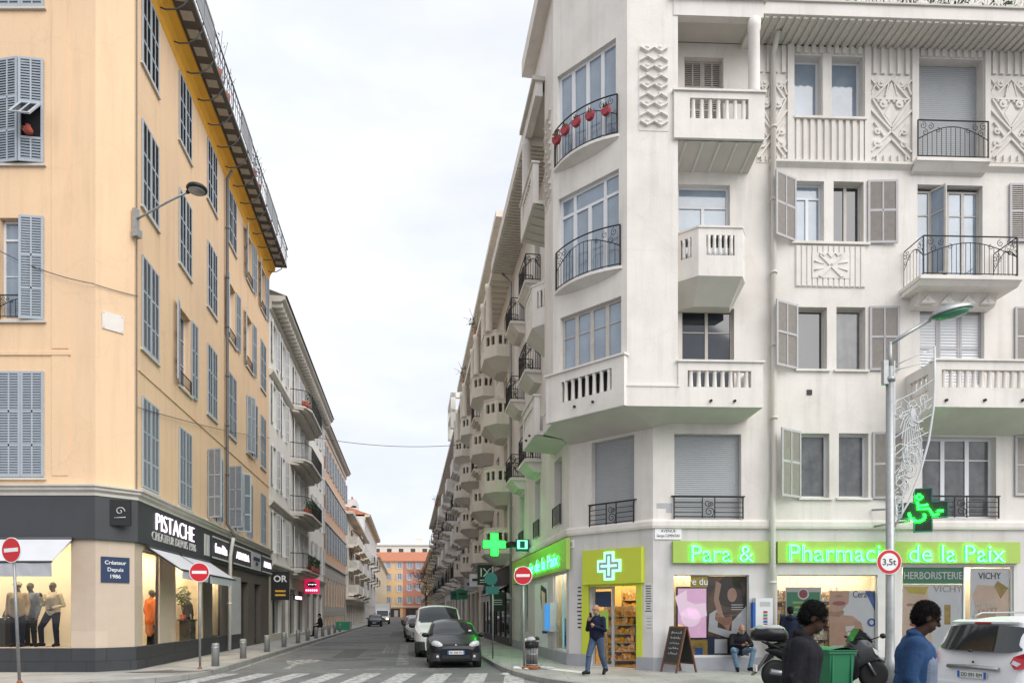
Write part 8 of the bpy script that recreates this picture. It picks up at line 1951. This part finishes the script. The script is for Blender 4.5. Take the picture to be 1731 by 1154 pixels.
# man walking past the pharmacy door, hand at his mouth
Y = 17.8
t, HM = person('bald man in jeans walking past the pharmacy door holding a phone to his face', Matrix.Translation(((1009-CXP)/FPX*Y, Y, .12)) @ face(-38),
  pose(head=(0, -.05, 1.64), sh_r=(.17, .0, 1.40), el_l=(-.27, .0, 1.14), wr_l=(-.10, -.23, 1.36), hand_l=(-.03, -.24, 1.46), palm_l=(0, 1, 0), el_r=(.25, -.05, 1.13), wr_r=(.06, -.20, 1.22), hand_r=(-.02, -.21, 1.27), palm_r=(0, 1, 0),
    kn_l=(-.09, -.22, .53), an_l=(-.09, -.30, .11), toe_l=(-.11, -.46, .075), kn_r=(.10, .06, .50), an_r=(.10, .26, .15), toe_r=(.12, .13, .045), curl=.9), 'cloth_navy', 'denim', hair=None, hairk=0, skin='skin', head=(-8, 8))
mb = MB(); [mb.tube([(sg*.012, -.098, .008), (sg*.032, -.100, .018), (sg*.054, -.092, .008), (sg*.034, -.098, -.008), (sg*.012, -.098, .008)], .003, 'ink', 4) for sg in (-1, 1)]; mb.tube([(-.055, -.09, .01), (-.08, .01, .005)], .003, 'ink', 4); mb.tube([(.055, -.09, .01), (.08, .01, .005)], .003, 'ink', 4); part('glasses', mb, t, WM[t] @ HM)
mb = MB(); mb.box(-.035, .035, -.006, .006, -.06, .07, 'sign_black'); solo('phone', mb, 'dark phone held up to the face of the walking man', 'phone', WM[t] @ Matrix.Translation((-.015, -.275, 1.50)) @ Matrix.Rotation(R(15), 4, 'X'))
# man sitting on the window ledge with a phone
Y = 19.0; G = RF.off(.22); s = RF.s(1245)
t, HM = person('man in pale jeans sitting on the pharmacy window ledge looking at his phone', Matrix.Translation(RF.W(s, .0, .12)) @ face(math.degrees(RF.ang)),
  dict(pelvis=(0, -.16, .52), chest=(0, -.22, .84), neck=(0, -.27, 1.01), head=(.02, -.34, 1.12), sh_l=(-.19, -.20, .93), sh_r=(.19, -.20, .93), el_l=(-.27, -.36, .70), el_r=(.27, -.38, .70), wr_l=(-.06, -.52, .70), wr_r=(.12, -.54, .70), hand_l=(.02, -.57, .72), hand_r=(.06, -.60, .73), palm_l=(0, 0, 1), palm_r=(0, 0, 1), curl=.9,
    hip_l=(-.10, -.18, .52), hip_r=(.10, -.18, .52), kn_l=(-.27, -.52, .58), kn_r=(.28, -.50, .58), an_l=(-.16, -.50, .10), an_r=(.18, -.52, .10), toe_l=(-.20, -.66, .045), toe_r=(.24, -.66, .045)), 'cloth_black', 'denim_pale', hair='hair_grey', hairk=0, skin='skin', head=(0, 28), beard=True)
mb = MB(); mb.box(-.035, .035, -.005, .005, -.07, .07, 'sign_black'); solo('phone', mb, 'dark phone in the hands of the man sitting on the ledge', 'phone', WM[t] @ Matrix.Translation((.05, -.62, .765)) @ Matrix.Rotation(R(-62), 4, 'X'))
# person looking into the middle window
Y = 18.55; t, HM = person('dark haired person in a dark hooded jacket looking into the middle pharmacy window', Matrix.Translation(((1336-CXP)/FPX*Y, Y, .12)) @ face(172), pose(head=(0, -.04, 1.60), neck=(0, .0, 1.46)), 'cloth_navy', 'cloth_black', head=(0, 8), hairk=1.03)
mb = MB(); limb(mb, [(-.09, .08, 1.44), (0, .14, 1.42), (.09, .08, 1.44)], [.05, .065, .05]); part('hood', fuse(mb, .012, 'cloth_navy', 'hood'), t)
# two men crossing close to the camera, both heading right with bowed heads
Y = 6.0; t, HM = person('bushy haired man in a black jacket walking past the green bin, head bowed', Matrix.Translation(((1350-CXP)/FPX*Y, Y, 0)) @ face(70),
  pose(chest=(0, -.03, 1.32), neck=(0, -.03, 1.50), head=(0, -.125, 1.635), el_l=(-.22, .06, 1.13), wr_l=(-.21, -.02, .88), el_r=(.23, -.02, 1.12), wr_r=(.22, -.12, .88), kn_l=(-.09, -.2, .52), an_l=(-.09, -.28, .12), toe_l=(-.1, -.44, .08), kn_r=(.09, .08, .5), an_r=(.09, .28, .16), toe_r=(.1, .15, .05)), 'cloth_black', 'cloth_navy', hair='hair_black', hairk=1.05, skin='skin_dark', head=(0, 26), collar=True, voxel=.009, coat=.04)
Y = 6.2; t, HM = person('black haired man in a blue jacket with grey front passing the lamp post', Matrix.Translation(((1543-CXP)/FPX*Y, Y, 0)) @ face(68),
  pose(chest=(0, -.02, 1.31), neck=(0, -.03, 1.49), head=(0, -.11, 1.635), el_l=(-.24, .05, 1.13), wr_l=(-.22, -.05, .88), el_r=(.24, -.0, 1.12), wr_r=(.22, -.16, .92), kn_l=(-.09, -.2, .52), an_l=(-.09, -.28, .12), toe_l=(-.1, -.44, .08), kn_r=(.09, .08, .5), an_r=(.09, .28, .16), toe_r=(.1, .15, .05)), 'cloth_blue', 'cloth_navy', hair='hair_black', hairk=1.05, skin='skin_dark', head=(10, 24), collar=True, voxel=.009, coat=.02)
mb = MB(); limb(mb, [(0, -.06, 1.02), (0, -.065, 1.16), (0, -.07, 1.26)], [.125, .125, .12]); [limb(mb, [(.07*k, -.05, 1.0), (.075*k, -.06, 1.24)], [.11, .11]) for k in (-1, 1)]; part('front_panel', fuse(mb, .01, 'cloth_grey', 'front_panel'), t)
# seated figure on the left pavement
s = (46.9-19.5-.27)/.9895
person('person in black sitting against a bollard on the left pavement', Matrix.Translation(LS.W(s-.1, 1.75, .12)) @ face(-70),
  dict(pelvis=(0, -.02, .72), chest=(0, -.06, 1.06), neck=(0, -.05, 1.24), head=(0, -.12, 1.38), sh_l=(-.18, -.04, 1.16), sh_r=(.18, -.04, 1.16), el_l=(-.23, -.14, .92), el_r=(.23, -.14, .92), wr_l=(-.08, -.30, .84), wr_r=(.08, -.30, .84), hip_l=(-.09, -.04, .70), hip_r=(.09, -.04, .70), kn_l=(-.12, -.42, .62), kn_r=(.12, -.40, .60), an_l=(-.12, -.5, .10), an_r=(.12, -.48, .10), toe_l=(-.12, -.66, .045), toe_r=(.12, -.64, .045)), 'cloth_black', 'cloth_black', hairk=1.05, head=(0, 10), voxel=.016)
# dummies in the lit windows
def dummy(label, M, jk, tr, J=None, **kw): return person(label, M, J or STAND, jk, tr, hair='dummy_head', hairk=0, skin='dummy_head', cat='mannequin', name='mannequin', voxel=.014, **kw)
zf = shopLF[2]
dummy('mannequin in cream jacket and dark trousers with one leg bent in the avenue window', LF.T(LF.off(-.62).s(90), zf, -.62) @ face(-10), 'cloth_cream', 'cloth_navy', pose(kn_l=(-.28, -.12, .52), an_l=(-.38, .02, .09), toe_l=(-.46, -.1, .045), hip_l=(-.12, 0, .92), el_r=(.30, .02, 1.13), wr_r=(.14, -.14, 1.05), el_l=(-.27, -.06, 1.16), wr_l=(-.2, -.18, 1.36)))
t, HM = dummy('mannequin in a beige fleece with a shaggy pale hat in the avenue window', LF.T(LF.off(-.55).s(30), zf, -.55) @ face(14), 'cloth_beige', 'cloth_navy', None, coat=.06); mb = MB(); mb.ball((0, .02, .09), (.11, .12, .07), 'skin', 14, 10); mb.ball((0, .0, .05), (.125, .135, .035), 'skin', 14, 8); part('hat', fuse(mb, .01, 'fur', 'hat'), t, WM[t] @ HM)
dummy('mannequin in a grey knitted coat standing behind the shaggy hat one', LF.T(LF.off(-.95).s(52), zf, -.95) @ face(-5), 'cloth_grey', 'cloth_black', None, coat=.10)
dummy('mannequin in a bright orange coat in the first street side window', LS.T(LS.off(-.32).s(256), .62, -.32) @ face(math.degrees(LS.ang)-45), 'cloth_orange', 'cloth_black', None, coat=.18, skirt='cloth_salmon')
# pedestal with a jacket bust and plant in the next window
zf = .62; M0 = LS.T(LS.off(-.5).s(317), zf, -.5)
mb = MB(); mb.box(-.28, .28, -.2, .2, 0, .78, 'grey_fascia'); mb.box(-.42, .42, -.24, .24, .78, .82, 'grey_fascia'); solo('display_pedestal', mb, 'dark pedestal in the second street side window of the clothes shop', 'pedestal', M0)
mb = MB(); limb(mb, [(0, 0, .05), (0, 0, .30), (0, 0, .50)], [.17, .17, .15]); [limb(mb, [(0, 0, .52), (s*.2, 0, .50), (s*.27, -.05, .15)], [.12, .09, .06]) for s in (-1, 1)]; limb(mb, [(0, 0, .55), (0, 0, .66)], [.09, .055])
bu = solo('jacket_bust', fuse(mb, .013, 'trim_grey', 'jacket_bust'), 'dark jacket displayed on a bust on the dark pedestal', 'display bust', M0 @ Matrix.Translation((.1, 0, .82)))
mb = MB(); mb.lathe([(.08, 0), (.11, .2)], 'terracotta', 12); [mb.tube([(0, 0, .2), (.08*cos(k), .08*sin(k), .6), (.2*cos(k), .2*sin(k), .95+.1*sin(3*k))], .008, 'twig', 4, False) for k in range(7)]; leaves(mb, (0, 0, .85), (.3, .25, .4), 170, ['foliage_deep', 'foliage'], .06, random.Random(2)); solo('display_plant', mb, 'dark leafy plant beside the jacket bust in the shop window', 'plant', M0 @ Matrix.Translation((-.35, .05, .78)))
mb = MB(); mb.box(-.07, .07, 0, .012, 0, .2, 'paper'); solo('display_card', mb, 'small white card standing on the dark pedestal', 'card', M0 @ Matrix.Translation((-.2, -.2, .82)) @ Matrix.Rotation(R(-12), 4, 'X'))
mb = MB(); mb.box(-.45, .45, -.25, .25, 0, .75, 'trim_grey'); mb.box(-.47, .47, -.27, .27, .75, .79, 'frame_dark'); part('lettering', letters('A', .2, 'ink', .05), solo('display_table', mb, 'dark low display table with a standing letter at the left picture edge', 'table', LF.T(LF.off(-.8).s(-8), shopLF[2], -.8)), LF.T(LF.off(-.7).s(10), shopLF[2]+.79+.12, -.7))
